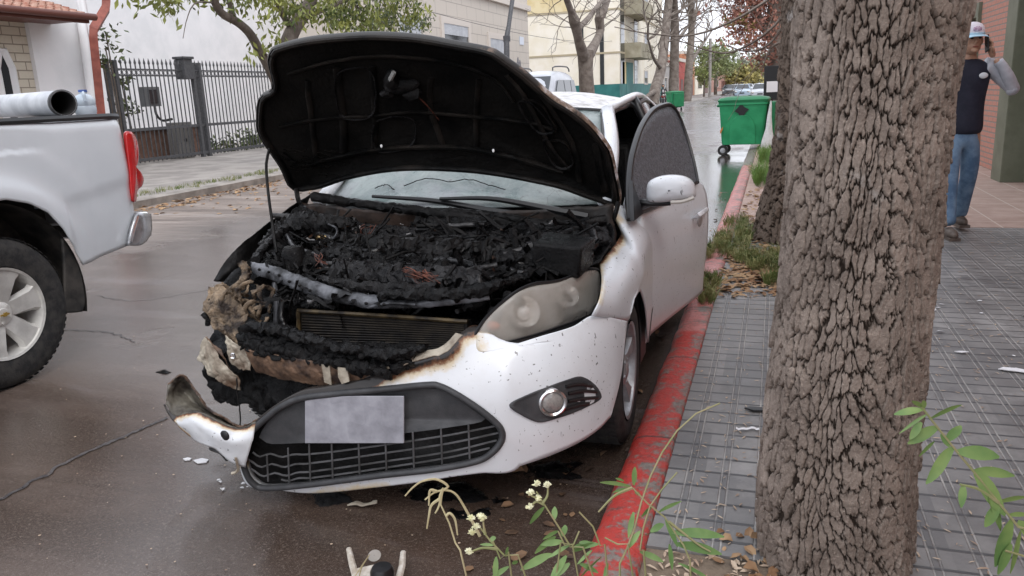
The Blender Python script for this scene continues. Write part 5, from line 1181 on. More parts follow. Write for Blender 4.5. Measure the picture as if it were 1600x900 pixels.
# cab, ahead of the frame
cb = MB().grid([[(x * w - 4.9, y, z) for x in (-1, -.5, 0, .5, 1)] for w, y, z in ((.86, 1.02, 1.16), (.72, .95, 1.72), (.70, .3, 1.80), (.70, -.5, 1.78), (.74, -.7, 1.70), (.84, -1.35, 1.2))]); cb.build('cab', M_tpaint, truck)
for s in (-1, 1): MB().poly([(-4.9 + s * .865, 1.0, 1.16), (-4.9 + s * .865, -1.25, 1.18), (-4.9 + s * .73, -.65, 1.70), (-4.9 + s * .72, .92, 1.72)]).build('cab_window', M_dglass, truck, smooth=False, solid=.01, offset=0)
MB().grid([[(x - 4.9, y - .05 * x * x, z) for x in np.linspace(-.9, .9, 9)] for y, z in ((-1.35, 1.2), (-2.2, 1.12), (-2.35, .9), (-2.35, .5))]).build('bonnet', M_tpaint, truck)
# inner arch, mud flap
al = []
for x in (TX - .02, TX - .12, TX - .35): al.append([(x, HY + .57 * math.cos(a), HZ + .60 * math.sin(a)) for a in np.linspace(-.25, math.pi + .25, 30)])
MB().grid(al).build('wheel_arch_liner', M_flap, truck)
MB().bx(TX - .37, TX - .35, HY - .6, HY + .6, .4, 1.1).build('arch_back', M_flap, truck)
G = patch([[tp(100, 372), tp(112, 390), tp(124, 414)], [tp(103, 420), tp(118, 425), tp(131, 440)], [tp(103, 470), tp(118, 472), tp(135, 470)], [tp(102, 489), tp(116, 489), tp(131, 487)]], 12, 16)
MB().grid(G).build('mud_flap', M_flap, truck, solid=.02, disp=lambda V: V + np.array([-.03, 0, 0]))
# tail lamp on the corner
tl = [(197, 208), (205, 206), (211, 212), (216, 226), (217, 243), (215, 252), (211, 262), (212, 269), (221, 272), (225, 280), (222, 291), (215, 298), (213, 314), (208, 315), (205, 300), (203, 270), (199, 235)]
TP = cr([tp(u, v, TX - .005 + (.0 if u < 210 else -.03)) for u, v in tl], 60, closed=True); tc = TP.mean(0)
MB().grid([TP + np.array([-.05, .03, 0]), TP] + [tc + (TP - tc) * q + np.array([.018 * (1 - q ** 3), .0, 0]) for q in (.92, .75, .45, .05)], close=True, flip=True).build('tail_lamp', M_red, truck, angle=180)
# rear bumper with chrome end
c0 = [tp(213, 333), tp(204, 358), tp(199, 384)]; c1 = [tp(222, 333, TX - .03), tp(222, 362, TX - .02), tp(215, 383, TX - .02)]; c2 = [tp(233, 334, TX - .10), tp(234, 360, TX - .09), tp(226, 376, TX - .08)]
rbm = MB().grid(patch([c0, c1, c2], 10, 10), flip=False); rbm.build('rear_bumper', mat('grey chrome bumper', (.42, .43, .45), (.22, .22, .23), 9, .22, metal=.7), truck, solid=.03, offset=0)
MB().bx(-5.8, TX - .1, YR + .0, YR + .16, .62, .80).build('bumper_bar', M_chrome, truck, bevel=.02)
MB().tube(cr([tp(215, 338, TX + .01), tp(209, 358, TX + .012), tp(204, 378, TX + .012)], 8), .012, 6).build('bumper_edge', M_chrome, truck)
wheel(truck, (TX - .12, HY, WR), WR, .235, .262, 1, .18, spokes=6, rimm=M_rim)
wheel(truck, (-5.68, HY, WR), WR, .235, .262, -1, .18, spokes=6)
wheel(truck, (TX - .12, HY - 3.1, WR), WR, .235, .262, 1, .18, spokes=6, rimm=M_rim)
wheel(truck, (-5.68, HY - 3.1, WR), WR, .235, .262, -1, .18, spokes=6)
# gold cross-shaped emblem in the hub cap
eb = MB(); E0 = np.array([TX + .0, HY, WR])
eb.prism([E0 + np.array([0, a, b]) for a, b in ((-.026, .003), (-.009, .003), (-.007, .010), (.011, .010), (.013, .003), (.026, .003), (.022, -.006), (.009, -.006), (.007, -.012), (-.011, -.012), (-.013, -.006), (-.030, -.006))], (.006, 0, 0))
eb.build('hub_emblem', mat('gold emblem', (.40, .26, .06), None, rough=.35, metal=.5), truck, smooth=False, disp=lambda V: V + np.array([.0, 0, 0]))
# roll on the bed and a water jug
ra = wp(99, 162, x=-4.28); rb = wp(0, 167, x=-5.45); dd = (rb - ra) / np.linalg.norm(rb - ra); ra[2] = rb[2] = 1.462 + .080; rb = ra + dd * 2.2; rb[2] = ra[2]
t = thing('tarpaulin_roll', tuple(ra), 'grey tube-like roll with a dark hollow end lying on the pickup bed cover', 'roll')
rw = MB(); n_ = -dd
for r, h in ((.088, -2.2), (.088, -1.2), (.087, -.3), (.089, -.02), (.090, 0), (.078, .0), (.074, -.04), (.074, -.5)): pass
rw.grid(disk_at(ra, n_, [(.078, -2.2), (.079, -1.2), (.079, -.3), (.080, -.05), (.081, -.01), (.080, .004), (.073, .0)], 32), close=True).build('tube_wall', M_cloudy, t, angle=180, disp=crumple(.004, 6, 1))
MB().grid(disk_at(ra, n_, [(.074, .004), (.069, .0), (.066, -.10), (.064, -.5), (.001, -.6)], 28), close=True).build('hollow', M_dark, t)
MB().grid(disk_at(ra, n_, [(.082, -.03), (.084, -.02), (.084, .002), (.076, .006)], 32), close=True).build('end_ring', M_plastic, t)
jp = wp(134, 172, x=-4.42); jp[2] = 1.462
t = thing('water_jug', tuple(jp), 'pale blue plastic water jug standing on the pickup bed cover', 'jug')
MB().lathe([(.001, 0), (.06, 0), (.068, .02), (.068, .05), (.064, .06), (.068, .07), (.068, .10), (.05, .125), (.025, .138), (.025, .155), (.001, .157)], tuple(jp), 'z', 20).build('jug_body', mat('pale blue plastic', (.46, .54, .62), (.55, .62, .68), 6, .25, alpha=.85), t)
MB().lathe([(.028, .15), (.028, .165), (.001, .167)], tuple(jp), 'z', 14).build('cap', mat('blue cap', (.05, .10, .3), None, rough=.4), t)
MB().tube(cr([jp + (.025, -.025, .142), jp + (.065, -.06, .142), jp + (.07, -.062, .09)], 8), .010, 6).build('handle', bpy.data.materials['pale blue plastic'], t)

# ================================================================== OTHER VEHICLES
def simple_car(loc, rz, label, m, L=4.4, W=1.75, H=1.48, van=False, group='vehicles parked down the street', name='parked_car', rails=False, cat='car'):
    t = thing(name, loc, label, cat, group, rz=rz or 1e-6)
    if van: prof = [(0, .35, .9), (.05, .75, .95), (.45, 1.0, .98), (1.1, 1.2, 1.0), (L - .1, 1.2, 1.), (L, 1.1, .97), (L, .4, .94)]
    else: prof = [(0, .35, .88), (.04, .68, .94), (.5, .85, .98), (1.2, .95, 1.), (L - .7, .98, 1.), (L - .05, .95, .94), (L, .4, .9)]
    rows = []
    for y, zt, k in prof: rows.append([(-W / 2 * k, y, .22), (-W / 2 * k * 1.02, y, .5), (-W / 2 * k * .99, y, zt - .06), (-W / 2 * k * .9, y, zt), (0, y, zt + .03), (W / 2 * k * .9, y, zt), (W / 2 * k * .99, y, zt - .06), (W / 2 * k * 1.02, y, .5), (W / 2 * k, y, .22)])
    b = MB().grid(rows, flip=True); b.poly(rows[0]); b.poly(rows[-1][::-1]); b.build('body', m, t, angle=60, bevel=.09 if van else .04)
    y0, y1, y2, y3 = ((.85, 1.45, L - .25, L - .05) if van else (1.15, 1.9, L - 1.3, L - .45)); zb = 1.18 if van else .95
    g = MB(); w1 = W / 2 * .95; w2 = W / 2 * (.78 if van else .70)
    c = [[(-w1, y0, zb), (w1, y0, zb)], [(-w2, y1, H - .05), (w2, y1, H - .05)]]
    g.poly([(-w1 * .92, y0, zb), (w1 * .92, y0, zb), (w2 * .95, y1, H - .06), (-w2 * .95, y1, H - .06)]); g2 = MB().poly([(w1 * .92, y3, zb), (-w1 * .92, y3, zb), (-w2 * .95, y2, H - .06), (w2 * .95, y2, H - .06)])
    g.build('windscreen', M_dglass, t, smooth=False, solid=.02, offset=0); g2.build('rear_window', M_dglass, t, smooth=False, solid=.02, offset=0)
    for s in (-1, 1):
        MB().poly([(s * w1 * .985, y0 + .12, zb), (s * w1 * .985, y3 - .1, zb), (s * w2, y2 - .05, H - .1), (s * w2, y1 + .05, H - .1)]).build('side_window', M_dglass, t, smooth=False, solid=.02, offset=0)
        p = MB()
        for a, bb in (((y0, zb), (y1, H - .06)), ((y3, zb), (y2, H - .06))): p.tube([(s * w1 * .96, a[0], a[1]), (s * w2, bb[0], bb[1])], .05, 6)
        for yy in ((y0 + y3) / 2,) + (((y0 + y3) / 2 + 1.1,) if van else ()): p.tube([(s * w1, yy, zb), (s * (w2 + .01), yy, H - .07)], .035, 6)
        p.tube([(s * w2, y1, H - .07), (s * w2, y2, H - .07)], .05, 6); p.build('pillar', m, t)
        MB().sphere((s * W * .40, .05, .62), (.16, .08, .09)).build('headlight', M_refl, t)
        MB().sphere((s * W * .54, y0 + .25, zb + .05), (.10, .05, .07)).build('mirror', m, t)
        if rails: MB().tube(cr([(s * w2 * .95, y1 + .2, H), (s * w2 * .95, y1 + .35, H + .07), (s * w2 * .95, y2 - .35, H + .07), (s * w2 * .95, y2 - .2, H)], 12), .02, 6).build('roof_rail', M_iron, t)
        for yy in (.85, L - .85): MB().lathe([(.19, .11 * s), (.30, .11 * s), (.31, .05 * s), (.31, -.1 * s), (.001, -.1 * s)] + [], (s * W * .44, yy, .31), 'x', 20).lathe([(.19, .10 * s), (.17, .06 * s), (.001, .07 * s)], (s * W * .44, yy, .31), 'x', 20).build('wheel', M_rubber, t)
    MB().grid([[(x * np.interp(q, [0, .1, .9, 1], [w2 * .97, w2, w2, w2 * .97]), y1 - .02 + (y2 - y1 + .04) * q, H - .05 + .05 * math.sin(math.pi * min(1, max(0, q))) - .05 * abs(x) ** 3) for x in np.linspace(-1, 1, 9)] for q in np.linspace(0, 1, 9)]).build('roof', m, t, solid=.03)
    MB().bx(-.25, .25, -.02, .02, .42, .54).build('number_plate', M_blackp, t, smooth=False)
    return t
M_silver = mat('silver van paint', (.42, .44, .48), (.48, .50, .54), 2, .3, coat=.5)
M_whitep = mat('plain white paint', (.62, .63, .65), None, rough=.3, coat=.5)
M_greyp = mat('dark grey paint', (.08, .09, .10), None, rough=.3, coat=.5)
M_bluep = mat('pale blue paint', (.30, .38, .46), None, rough=.3, coat=.5)
def round_van(loc, label, m):
    t = thing('parked_van', loc, label, 'van', 'vehicles parked down the street', rz=1e-6); W = .96
    ys = [0, .08, .35, 1.1, 1.5, 2.0, 2.6, 3.4, 4.3, 4.9, 5.15, 5.2]; zt = [.75, .98, 1.12, 1.28, 1.75, 2.12, 2.24, 2.27, 2.23, 2.12, 1.7, .8]; kw = [.86, .93, .98, 1, 1, 1, 1, 1, 1, .98, .95, .92]
    Y = np.linspace(0, 5.2, 60); Z = np.interp(Y, ys, zt); K = np.interp(Y, ys, kw); rows = []
    for y, z, k_ in zip(Y, Z, K):
        sec = [(W * .97, .25), (W, .6), (W, min(1.0, z - .12)), (W * .97, min(1.25, z - .10)), (W * .88, max(z - .30, min(1.25, z - .08))), (W * .76, z - .09), (W * .5, z - .02), (0, z)]
        sec = cr([(a, b, 0) for a, b in sec], 14)[:, :2]; rows.append([(a * k_, y, b) for a, b in sec] + [(-a * k_, y, b) for a, b in sec[::-1][1:]])
    b = MB().grid(rows); b.poly(rows[0]); b.poly(rows[-1][::-1]); b.build('body', m, t, angle=50)
    for s in (-1, 1):
        for y0, y1, y2, y3 in ((1.55, 2.25, 3.0, 3.0), (3.08, 3.08, 4.0, 4.0), (4.08, 4.08, 4.85, 4.65)):
            MB().prism([(s * (W + .004), y0, 1.27), (s * (W + .004), y3 if y3 > y2 else y2, 1.27), (s * W * .915, y3, 1.90), (s * W * .915, y1, 1.90)], (s * .012, 0, 0)).build('side_window', M_dglass, t, smooth=False)
        MB().tube(cr([(s * .74, 2.1, 2.22), (s * .74, 2.3, 2.36), (s * .74, 4.2, 2.38), (s * .74, 4.5, 2.22)], 16), .025, 6).build('roof_rail', M_iron, t)
        MB().sphere((s * .72, .1, .82), (.17, .09, .11)).build('headlight', M_refl, t); MB().sphere((s * 1.08, 1.5, 1.35), (.10, .06, .13)).build('mirror', m, t)
        for yy in (.95, 4.3): MB().lathe([(.19, .11 * s), (.32, .11 * s), (.33, .05 * s), (.33, -.1 * s), (.001, -.1 * s)], (s * .86, yy, .33), 'x', 20).lathe([(.19, .10 * s), (.17, .06 * s), (.001, .07 * s)], (s * .86, yy, .33), 'x', 20).build('wheel', M_rubber, t)
    MB().prism([(-.80, 1.10, 1.30), (.80, 1.10, 1.30), (.72, 1.92, 2.02), (-.72, 1.92, 2.02)], (0, -.03, .02)).build('windscreen', M_dglass, t, smooth=False)
round_van((-8.3, 26.0, 0), 'silver van with roof rails behind the burnt car, under the bare forked tree', M_silver)
for x, y, m, lb in ((-6.3, 118, M_greyp, 'dark grey car parked far down the left kerb, nearest of the distant row'), (-6.3, 130, M_whitep, 'white car far down the left kerb, behind the dark grey one'), (-3.6, 96, M_bluep, 'pale blue car coming up the middle of the far street'), (-1.5, 125, M_whitep, 'white car parked at the far right kerb'), (-4.6, 150, M_whitep, 'white car in the middle of the street, farthest away'), (-1.4, 82, M_silver, 'silver car parked at the right kerb beyond the green bin')):
    simple_car((x, y, 0), 0, lb, m)
# ================================================================== TREES
def bark_mat(name, c1, c2, crack):
    k = NT(name); a = k.attr('plate'); n = k.noise(9, det=8, rough=.7); n2 = k.noise(120, det=5, rough=.7)
    c = k.mix(k.rng(n, .3, .7), c1, c2); c = k.mix(k.rng(n2, .55, .75, 0, .55), c, tuple(min(1, q * 1.7) for q in c2))
    c = k.mix(k.rng(k.noise(2.3, det=4), .5, .72, 0, .5), c, (.10, .070, .05)); c = k.mix(k.math('MULTIPLY', k.rng(k.noise(3.1, det=7, rough=.7), .60, .68), .6), c, (.46, .44, .42)); c = k.mix(k.rng(a, .10, .58), crack, c); k.set(k.b, 'Base Color', c); k.set(k.b, 'Roughness', .9); k.b.inputs['Specular IOR Level'].default_value = .2
    k.bump(k.math('ADD', n2, k.math('MULTIPLY', k.noise(40, det=6), 1.5)), .8, .006); return k.m
M_bark = bark_mat('plated bark', (.15, .118, .098), (.37, .305, .258), (.036, .026, .020))
M_bark2 = bark_mat('ridged bark', (.105, .078, .062), (.175, .135, .108), (.020, .014, .011))
M_barkp = mat('plain bark', (.085, .068, .055), (.15, .125, .105), 4, .9, bump=.8, bscale=25, bdist=.03, stretch=(1, 1, .35))
def voro(U, Vv, nu, seed):
    """cells on a unit grid, periodic in U over nu cells; returns F1, F2, id-random"""
    r = np.random.default_rng(seed); nv = int(Vv.max()) + 4
    jx = r.random((nu, nv)); jy = r.random((nu, nv)); h = r.random((nu, nv))
    iu = np.floor(U).astype(int); iv = np.floor(Vv).astype(int)
    f1 = np.full(U.shape, 9.); f2 = np.full(U.shape, 9.); hid = np.zeros(U.shape); dxm = np.zeros(U.shape); dym = np.zeros(U.shape)
    for a in (-1, 0, 1):
        for b in (-1, 0, 1):
            cu = (iu + a) % nu; cv = np.clip(iv + b + 1, 0, nv - 1)
            dx = iu + a + .15 + .7 * jx[cu, cv] - U; dy = iv + b + .1 + .8 * jy[cu, cv] - Vv
            dx = dx * 1.12; dy = dy * .88; d = np.maximum(np.abs(dx), np.abs(dy)) * .75 + np.hypot(dx, dy) * .25
            m1 = d < f1; f2 = np.where(m1, f1, np.minimum(f2, d)); hid = np.where(m1, h[cu, cv], hid); dxm = np.where(m1, dx, dxm); dym = np.where(m1, dy, dym); f1 = np.where(m1, d, f1)
    return f1, f2, hid, dxm, dym
def bark_trunk(name, root, axis, radii, zs, m, cellw, cellh, nth, nz_, depth, seed, flare=None):
    axis = np.asarray(axis, float); z = np.linspace(zs[0], zs[1], nz_); th = np.linspace(0, 2 * np.pi, nth, endpoint=False)
    cx = np.interp(z, axis[:, 2], axis[:, 0]); cy = np.interp(z, axis[:, 2], axis[:, 1]); R = np.interp(z, axis[:, 2], radii)
    # smooth the axis
    kk = np.ones(41) / 41
    sm = lambda a: np.convolve(np.pad(a, 20, mode='edge'), kk, 'valid')
    cx, cy, R = sm(cx), sm(cy), sm(R)
    TH, ZZ = np.meshgrid(th, z); Rm = R.mean(); nu = max(8, int(round(2 * np.pi * Rm / cellw)))
    U = TH / (2 * np.pi) * nu; Vv = (ZZ - zs[0]) / cellh
    w1 = .35 * np.sin(ZZ * 2.1 + 1.5 * np.sin(TH * 2)) + .55 * np.sin(TH * 4 + 1.7 * np.sin(ZZ * 1.9)) + .3 * np.sin(TH * 9 - ZZ * 4.3) + .10 * np.sin(TH * 23 + ZZ * 61) + .06 * np.sin(TH * 57 - ZZ * 143) + .04 * np.sin(TH * 131 + ZZ * 310); w2 = .45 * np.sin(ZZ * 5.3 + TH * 2) + .4 * np.sin(ZZ * 11 + TH * 6) + .15 * np.sin(TH * 5 + ZZ) + .10 * np.sin(TH * 37 + ZZ * 47) + .06 * np.sin(TH * 83 - ZZ * 121) + .04 * np.sin(TH * 190 + ZZ * 200)
    f1, f2, hid, dx, dy = voro((U + w1) % nu, Vv + w2 + 2, nu, seed)
    g1, g2, hd2, _, _ = voro(((U + w1) * 2.3) % int(nu * 2.3), (Vv + w2) * 1.7 + 3, int(nu * 2.3), seed + 1)
    pl = np.clip((f2 - f1) / .19, 0, 1); pl = pl * pl * (3 - 2 * pl); sub = np.clip((g2 - g1) / .16, 0, 1)
    hgt = pl * (.62 + .5 * hid + .35 * (dx * (hid - .5) * 2) + .45 * dy * .6) * (.86 + .14 * sub)
    big = .004 * np.sin(TH * 2 + 1.3) + .004 * np.sin(TH * 5 + ZZ * 2.1) + .003 * np.sin(TH * 9 + ZZ * 5)
    rr = R[:, None] + depth * (hgt - .5) + big * (Rm / .2)
    if flare is not None: rr = rr * (1 + flare(ZZ) * (1 + .35 * np.sin(TH * 5 + 1)))
    X = cx[:, None] + rr * np.cos(TH); Y = cy[:, None] + rr * np.sin(TH)
    P = np.stack([X, Y, ZZ], -1).reshape(-1, 3); att = (pl * (.75 + .25 * sub) * (.75 + .5 * hid)).ravel()
    i = np.arange(nz_ - 1)[:, None] * nth; j = np.arange(nth)[None]; k = (j + 1) % nth
    F = np.stack([i + j, i + k, i + nth + k, i + nth + j], -1).reshape(-1, 4)
    V = P - ORG[root.name]
    me = bpy.data.meshes.new(name); me.vertices.add(len(V)); me.vertices.foreach_set('co', V.ravel()); me.loops.add(F.size); me.polygons.add(len(F))
    me.loops.foreach_set('vertex_index', F.ravel()); me.polygons.foreach_set('loop_start', np.arange(len(F)) * 4); me.materials.append(m)
    at = me.attributes.new('plate', 'FLOAT', 'POINT'); at.data.foreach_set('value', att); me.update(calc_edges=True)
    me.polygons.foreach_set('use_smooth', [True] * len(F))
    o = bpy.data.objects.new(name, me); COL.objects.link(o); o.parent = root; return o
def leafquads(mb, C, size, n_=None, ratio=.38, droop=.5, fold=True):
    """narrow leaves at centres C"""
    n = len(C); d = rng.normal(0, 1, (n, 3)); d[:, 2] -= droop; d /= np.linalg.norm(d, axis=1)[:, None]
    a = rng.normal(0, 1, (n, 3)); s = np.cross(d, a); s /= np.linalg.norm(s, axis=1)[:, None]; sz = size * (.6 + .8 * rng.random(n))[:, None]
    p0 = C - d * sz * .5; p2 = C + d * sz * .5; p1 = C + s * sz * ratio * .5; p3 = C - s * sz * ratio * .5
    V = np.stack([p0, p1, p2, p3], 1).reshape(-1, 3); F = [(4 * i, 4 * i + 1, 4 * i + 2, 4 * i + 3) for i in range(n)]
    return mb.add(V, F)
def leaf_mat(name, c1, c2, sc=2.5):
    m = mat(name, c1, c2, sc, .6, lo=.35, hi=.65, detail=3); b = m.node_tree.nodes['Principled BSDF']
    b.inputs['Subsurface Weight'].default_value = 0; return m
def clumps(cs, per, size, droop=.5, ratio=.38, mb=None):
    mb = mb or MB()
    for c, r in cs:
        k = max(3, int(per * r * r)); sub = np.array(c) + rng.normal(0, 1, (k, 3)) * np.array([r, r, r * .8]) * .48
        for s in sub:
            m = 14; C = s + rng.normal(0, .16, (m, 3)) * (.6 + r * .3); leafquads(mb, C, size, droop=droop, ratio=ratio)
    return mb
def grow(mb, P, d, L, r, depth, rs, bend=.25, up=.12, tips=None, kids=(2, 3), shrink=.68, ang=.55, minr=.006):
    n = 6; pts = [P]; dd = d / np.linalg.norm(d)
    for i in range(n):
        dd = dd + rs.normal(0, bend / n * 1.6, 3) + np.array([0, 0, up / n]); dd /= np.linalg.norm(dd); pts.append(pts[-1] + dd * L / n)
    rr = np.linspace(r, r * .66, n + 1); mb.tube(pts, rr, 8 if r > .05 else 5 if r > .015 else 3, cap=False)
    if depth <= 0:
        if tips is not None: tips.append(pts[-1])
        return
    k = rs.integers(kids[0], kids[1] + 1)
    for i in range(k):
        a = rs.normal(0, 1, 3); a -= dd * (a @ dd); a /= np.linalg.norm(a) + 1e-9; q = ang * (.6 + .8 * rs.random())
        nd = dd * math.cos(q) + a * math.sin(q); t = n if i == 0 else rs.integers(n // 2, n + 1)
        grow(mb, pts[t], nd, L * shrink * (.8 + .4 * rs.random()), max(minr, r * (.66 if i == 0 else .5)), depth - 1, rs, bend, up, tips, kids, shrink, ang, minr)

# --- the big near trunk -----------------------------------------------------------------------------
t = thing('near_tree_trunk', (.24, 1.98, .1), 'thick tree trunk with plated grey-brown bark, right in front at the right', 'tree')
def trunk_at(v, ul, ur, D):
    c = wp((ul + ur) / 2 - 9, v, d=D); return c, (ur - ul) * D / FPX / 2
tr = [trunk_at(980, 1183, 1432, 2.44), trunk_at(900, 1185, 1432, 2.38), trunk_at(750, 1186, 1436, 2.26), trunk_at(590, 1203, 1450, 2.16), trunk_at(450, 1219, 1466, 2.08), trunk_at(300, 1229, 1483, 2.00), trunk_at(150, 1238, 1498, 1.94), trunk_at(0, 1245, 1526, 1.88), trunk_at(-250, 1262, 1565, 1.80)]
tr = sorted(tr, key=lambda q: q[0][2])
ax_ = [q[0] for q in tr]; rd = [q[1] - .027 for q in tr]
ax_ = [np.array([ax_[0][0] - .01, ax_[0][1], -.1])] + ax_ + [ax_[-1] + np.array([.25, .05, 1.8])]; rd = [rd[0] * 1.08] + rd + [rd[-1] * .9]
bark_trunk('trunk', t, ax_, rd, (-.05, 3.6), M_bark, .0245, .062, 940, 1300, .0145, 3)
lm = MB(); rs = np.random.default_rng(5)
top = np.array([np.interp(3.55, [a[2] for a in ax_], [a[0] for a in ax_]), np.interp(3.55, [a[2] for a in ax_], [a[1] for a in ax_]), 3.5])
for d in ((-.5, .3, 1), (.6, .2, .9), (.1, -.5, 1)): grow(lm, top, np.array(d, float), 1.6, .11, 3, rs)
lm.build('limbs', M_barkp, t)
# --- the second trunk, behind it --------------------------------------------------------------------
t = thing('middle_tree', (.35, 7.4, .12), 'rough dark-barked tree with a flared base in the leaf-strewn verge, behind the nearest trunk', 'tree')
e = [wp(1172, 392, y=7.25), wp(1180, 355, y=7.25), wp(1197, 300, y=7.25), wp(1208, 250, y=7.25), wp(1216, 200, y=7.25), wp(1222, 100, y=7.25), wp(1229, 0, y=7.25)]
RAD = [.42, .36, .29, .27, .26, .255, .25]
axp = [np.array([p[0] + r_, 7.4, p[2]]) for p, r_ in zip(e, RAD)]
axp = [np.array([axp[0][0] + .02, 7.4, .05])] + axp + [axp[-1] + np.array([.15, 0, 2.5])]; RAD = [.45] + RAD + [.22]
bark_trunk('trunk', t, axp, RAD, (.08, 4.2), M_bark2, .045, .11, 360, 560, .045, 9)
lm = MB(); rs = np.random.default_rng(8)
for d in ((-.7, .4, 1.2), (.5, .3, 1), (-.1, -.6, 1)): grow(lm, axp[-1] + np.array([0, 0, -.7]), np.array(d, float), 2.2, .14, 4, rs)
lm.build('limbs', M_barkp, t)

# --- leafy tree on the left pavement ----------------------------------------------------------------
LX = -10.4
t = thing('leafy_street_tree', tuple(wp(452, 262, x=LX)), 'street tree with drooping yellow-green leaves on the far pavement, above the raised bonnet', 'tree')
w = lambda u, v, x=LX: wp(u, v, x=x)
b = MB()
base = w(455, 262)
b.tube(cr([base + (0, 0, -.1), w(452, 200), w(447, 130), w(446, 80), w(462, 40), w(484, 5), w(500, -60)], 30), np.linspace(.22, .13, 30), 12)
b.tube(cr([w(449, 170), w(432, 130), w(420, 105), w(405, 78), w(390, 52), w(370, 34), w(348, 22), w(336, 4), w(325, -40)], 30), np.linspace(.12, .07, 30), 10)
b.tube(cr([w(367, 33), w(360, 10), w(352, -20)], 10), np.linspace(.06, .04, 10), 8)
b.tube(cr([w(460, 50), w(440, 20), w(425, -20)], 10), np.linspace(.08, .05, 10), 8); b.tube(cr([w(470, 30), w(540, 0), w(600, -30)], 10), np.linspace(.07, .03, 10), 8)
b.tube(cr([w(540, 0), w(580, 25), w(620, 50), w(640, 70)], 10), np.linspace(.03, .012, 10), 5)
b.tube(cr([w(336, 4), w(305, 5), w(292, 30), w(286, 60)], 10), np.linspace(.02, .008, 10), 4); b.tube(cr([w(330, -10), w(280, -5), w(255, 10)], 10), np.linspace(.02, .008, 10), 4)
b.build('trunk', M_barkp, t)
rs = np.random.default_rng(4)
cs = [(w(u, v, LX + dx), r) for u, v, r, dx in ((262, 4, .38, 0), (250, -20, .6, .3), (320, -30, .6, -.2), (355, 12, .22, 0), (400, 2, .4, .4), (425, 30, .30, 0), (440, -10, .6, 0), (500, 8, .6, .4), (540, 20, .6, 0), (575, 30, .55, .3), (608, 25, .5, -.3), (640, 30, .45, 0), (660, 20, .38, .2), (560, -20, .9, 0), (620, -25, .8, .3), (420, 60, .2, 0), (406, 82, .16, 0), (530, 42, .35, .2), (600, 48, .3, 0), (480, 28, .35, .5), (500, -60, 1.2, 0), (380, -70, 1.1, 0), (620, -80, 1.2, 0))]
clumps(cs, 60, .16, droop=1.6, ratio=.34).build('crown', leaf_mat('yellow green leaves', (.055, .085, .022), (.33, .35, .09), 1.6), t, smooth=False)
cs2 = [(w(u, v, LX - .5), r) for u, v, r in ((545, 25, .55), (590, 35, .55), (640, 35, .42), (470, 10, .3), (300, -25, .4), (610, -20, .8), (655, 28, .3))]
clumps(cs2, 60, .15, droop=1.6, ratio=.34).build('shaded_leaves', leaf_mat('shade toned leaves', (.03, .045, .022), (.12, .15, .09), 2), t, smooth=False)  # darker copy of the leaf colour paints in the crown's shade

# --- vines and shrubs by the downpipe and along the white wall -------------------------------------
M_shrub = leaf_mat('shrub leaves', (.035, .06, .02), (.12, .14, .05), 3)
def shrub(label, cs, per, size, name='shrub', m=None, group=None, droop=0.):
    t = thing(name, tuple(np.array(cs[0][0]) * (1, 1, 0) + (0, 0, .15)), label, 'shrub' if name == 'shrub' else 'plant', group)
    clumps(cs, per, size, droop=droop, ratio=.5).build('foliage', m or M_shrub, t, smooth=False); mb = MB()
    for c, r in cs: mb.tube(cr([(c[0], c[1], .1), (c[0] + .05, c[1], c[2] * .5), c], 6), .02, 4)
    mb.build('stem', M_barkp, t)
shrub('climbing vine beside the red downpipe', [(wp(165, v, x=-14.4),   .22) for v in (52, 75)] + [(wp(160, 92, x=-14.4), .15)], 45, .13, 'climbing_vine')
shrub('thin leafy creeper behind the fence near the meter box', [(wp(u, v, x=-15.1), .22) for u, v in ((190, 130), (196, 160), (200, 175))], 40, .14, 'climbing_vine', m=leaf_mat('creeper', (.06, .09, .035), (.2, .22, .1), 3))
shrub('low bush behind the fence, left of the raised bonnet', [(wp(u, v, x=-15.3), r) for u, v, r in ((338, 228, .3), (352, 224, .35), (365, 226, .3), (380, 218, .4), (392, 224, .35), (405, 220, .4), (415, 226, .3))], 60, .13)

# --- bare trees ------------------------------------------------------------------------------------
M_barkg = mat('grey brown bark', (.12, .095, .08), (.20, .17, .145), 3, .9, bump=.8, bscale=15, bdist=.03)
BX = -9.9
w = lambda u, v, x=BX: wp(u, v, x=x)
t = thing('bare_forked_tree', tuple(w(917, 168)), 'bare pollarded tree with two knotted forks against the cream building', 'tree')
b = MB(); b.tube(cr([w(920, 172), w(917, 140), w(915, 105), w(915, 80)], 14), np.interp(np.linspace(0, 1, 14), [0, .7, 1], [.46, .40, .46]), 12)
b.tube(cr([w(912, 88), w(904, 62), w(900, 42), w(893, 20), w(882, -10)], 14), np.interp(np.linspace(0, 1, 14), [0, .3, .55, .7, 1], [.34, .24, .30, .17, .15]), 10)
b.tube(cr([w(918, 88), w(930, 68), w(938, 48), w(936, 30), w(948, 5), w(960, -30)], 14), np.interp(np.linspace(0, 1, 14), [0, .3, .55, .7, 1], [.34, .22, .32, .17, .13]), 10)
b.tube(cr([w(902, 46), w(918, 30), w(932, 12), w(946, -5)], 10), np.linspace(.17, .11, 10), 8)
tw = b; rs = np.random.default_rng(11)
for (u, v), n in (((882, -5), 4), ((900, 44), 6), ((938, 48), 7), ((950, 0), 4), ((936, 30), 4), ((893, 20), 3)):
    for i in range(n): grow(tw, w(u, v), rs.normal(0, 1, 3) * (1, .6, .7) + (0, 0, .7), 1.3, .028, 2, rs, bend=.5, up=-.1, kids=(1, 3), shrink=.75, minr=.011)
tw.build('trunk', M_barkg, t)
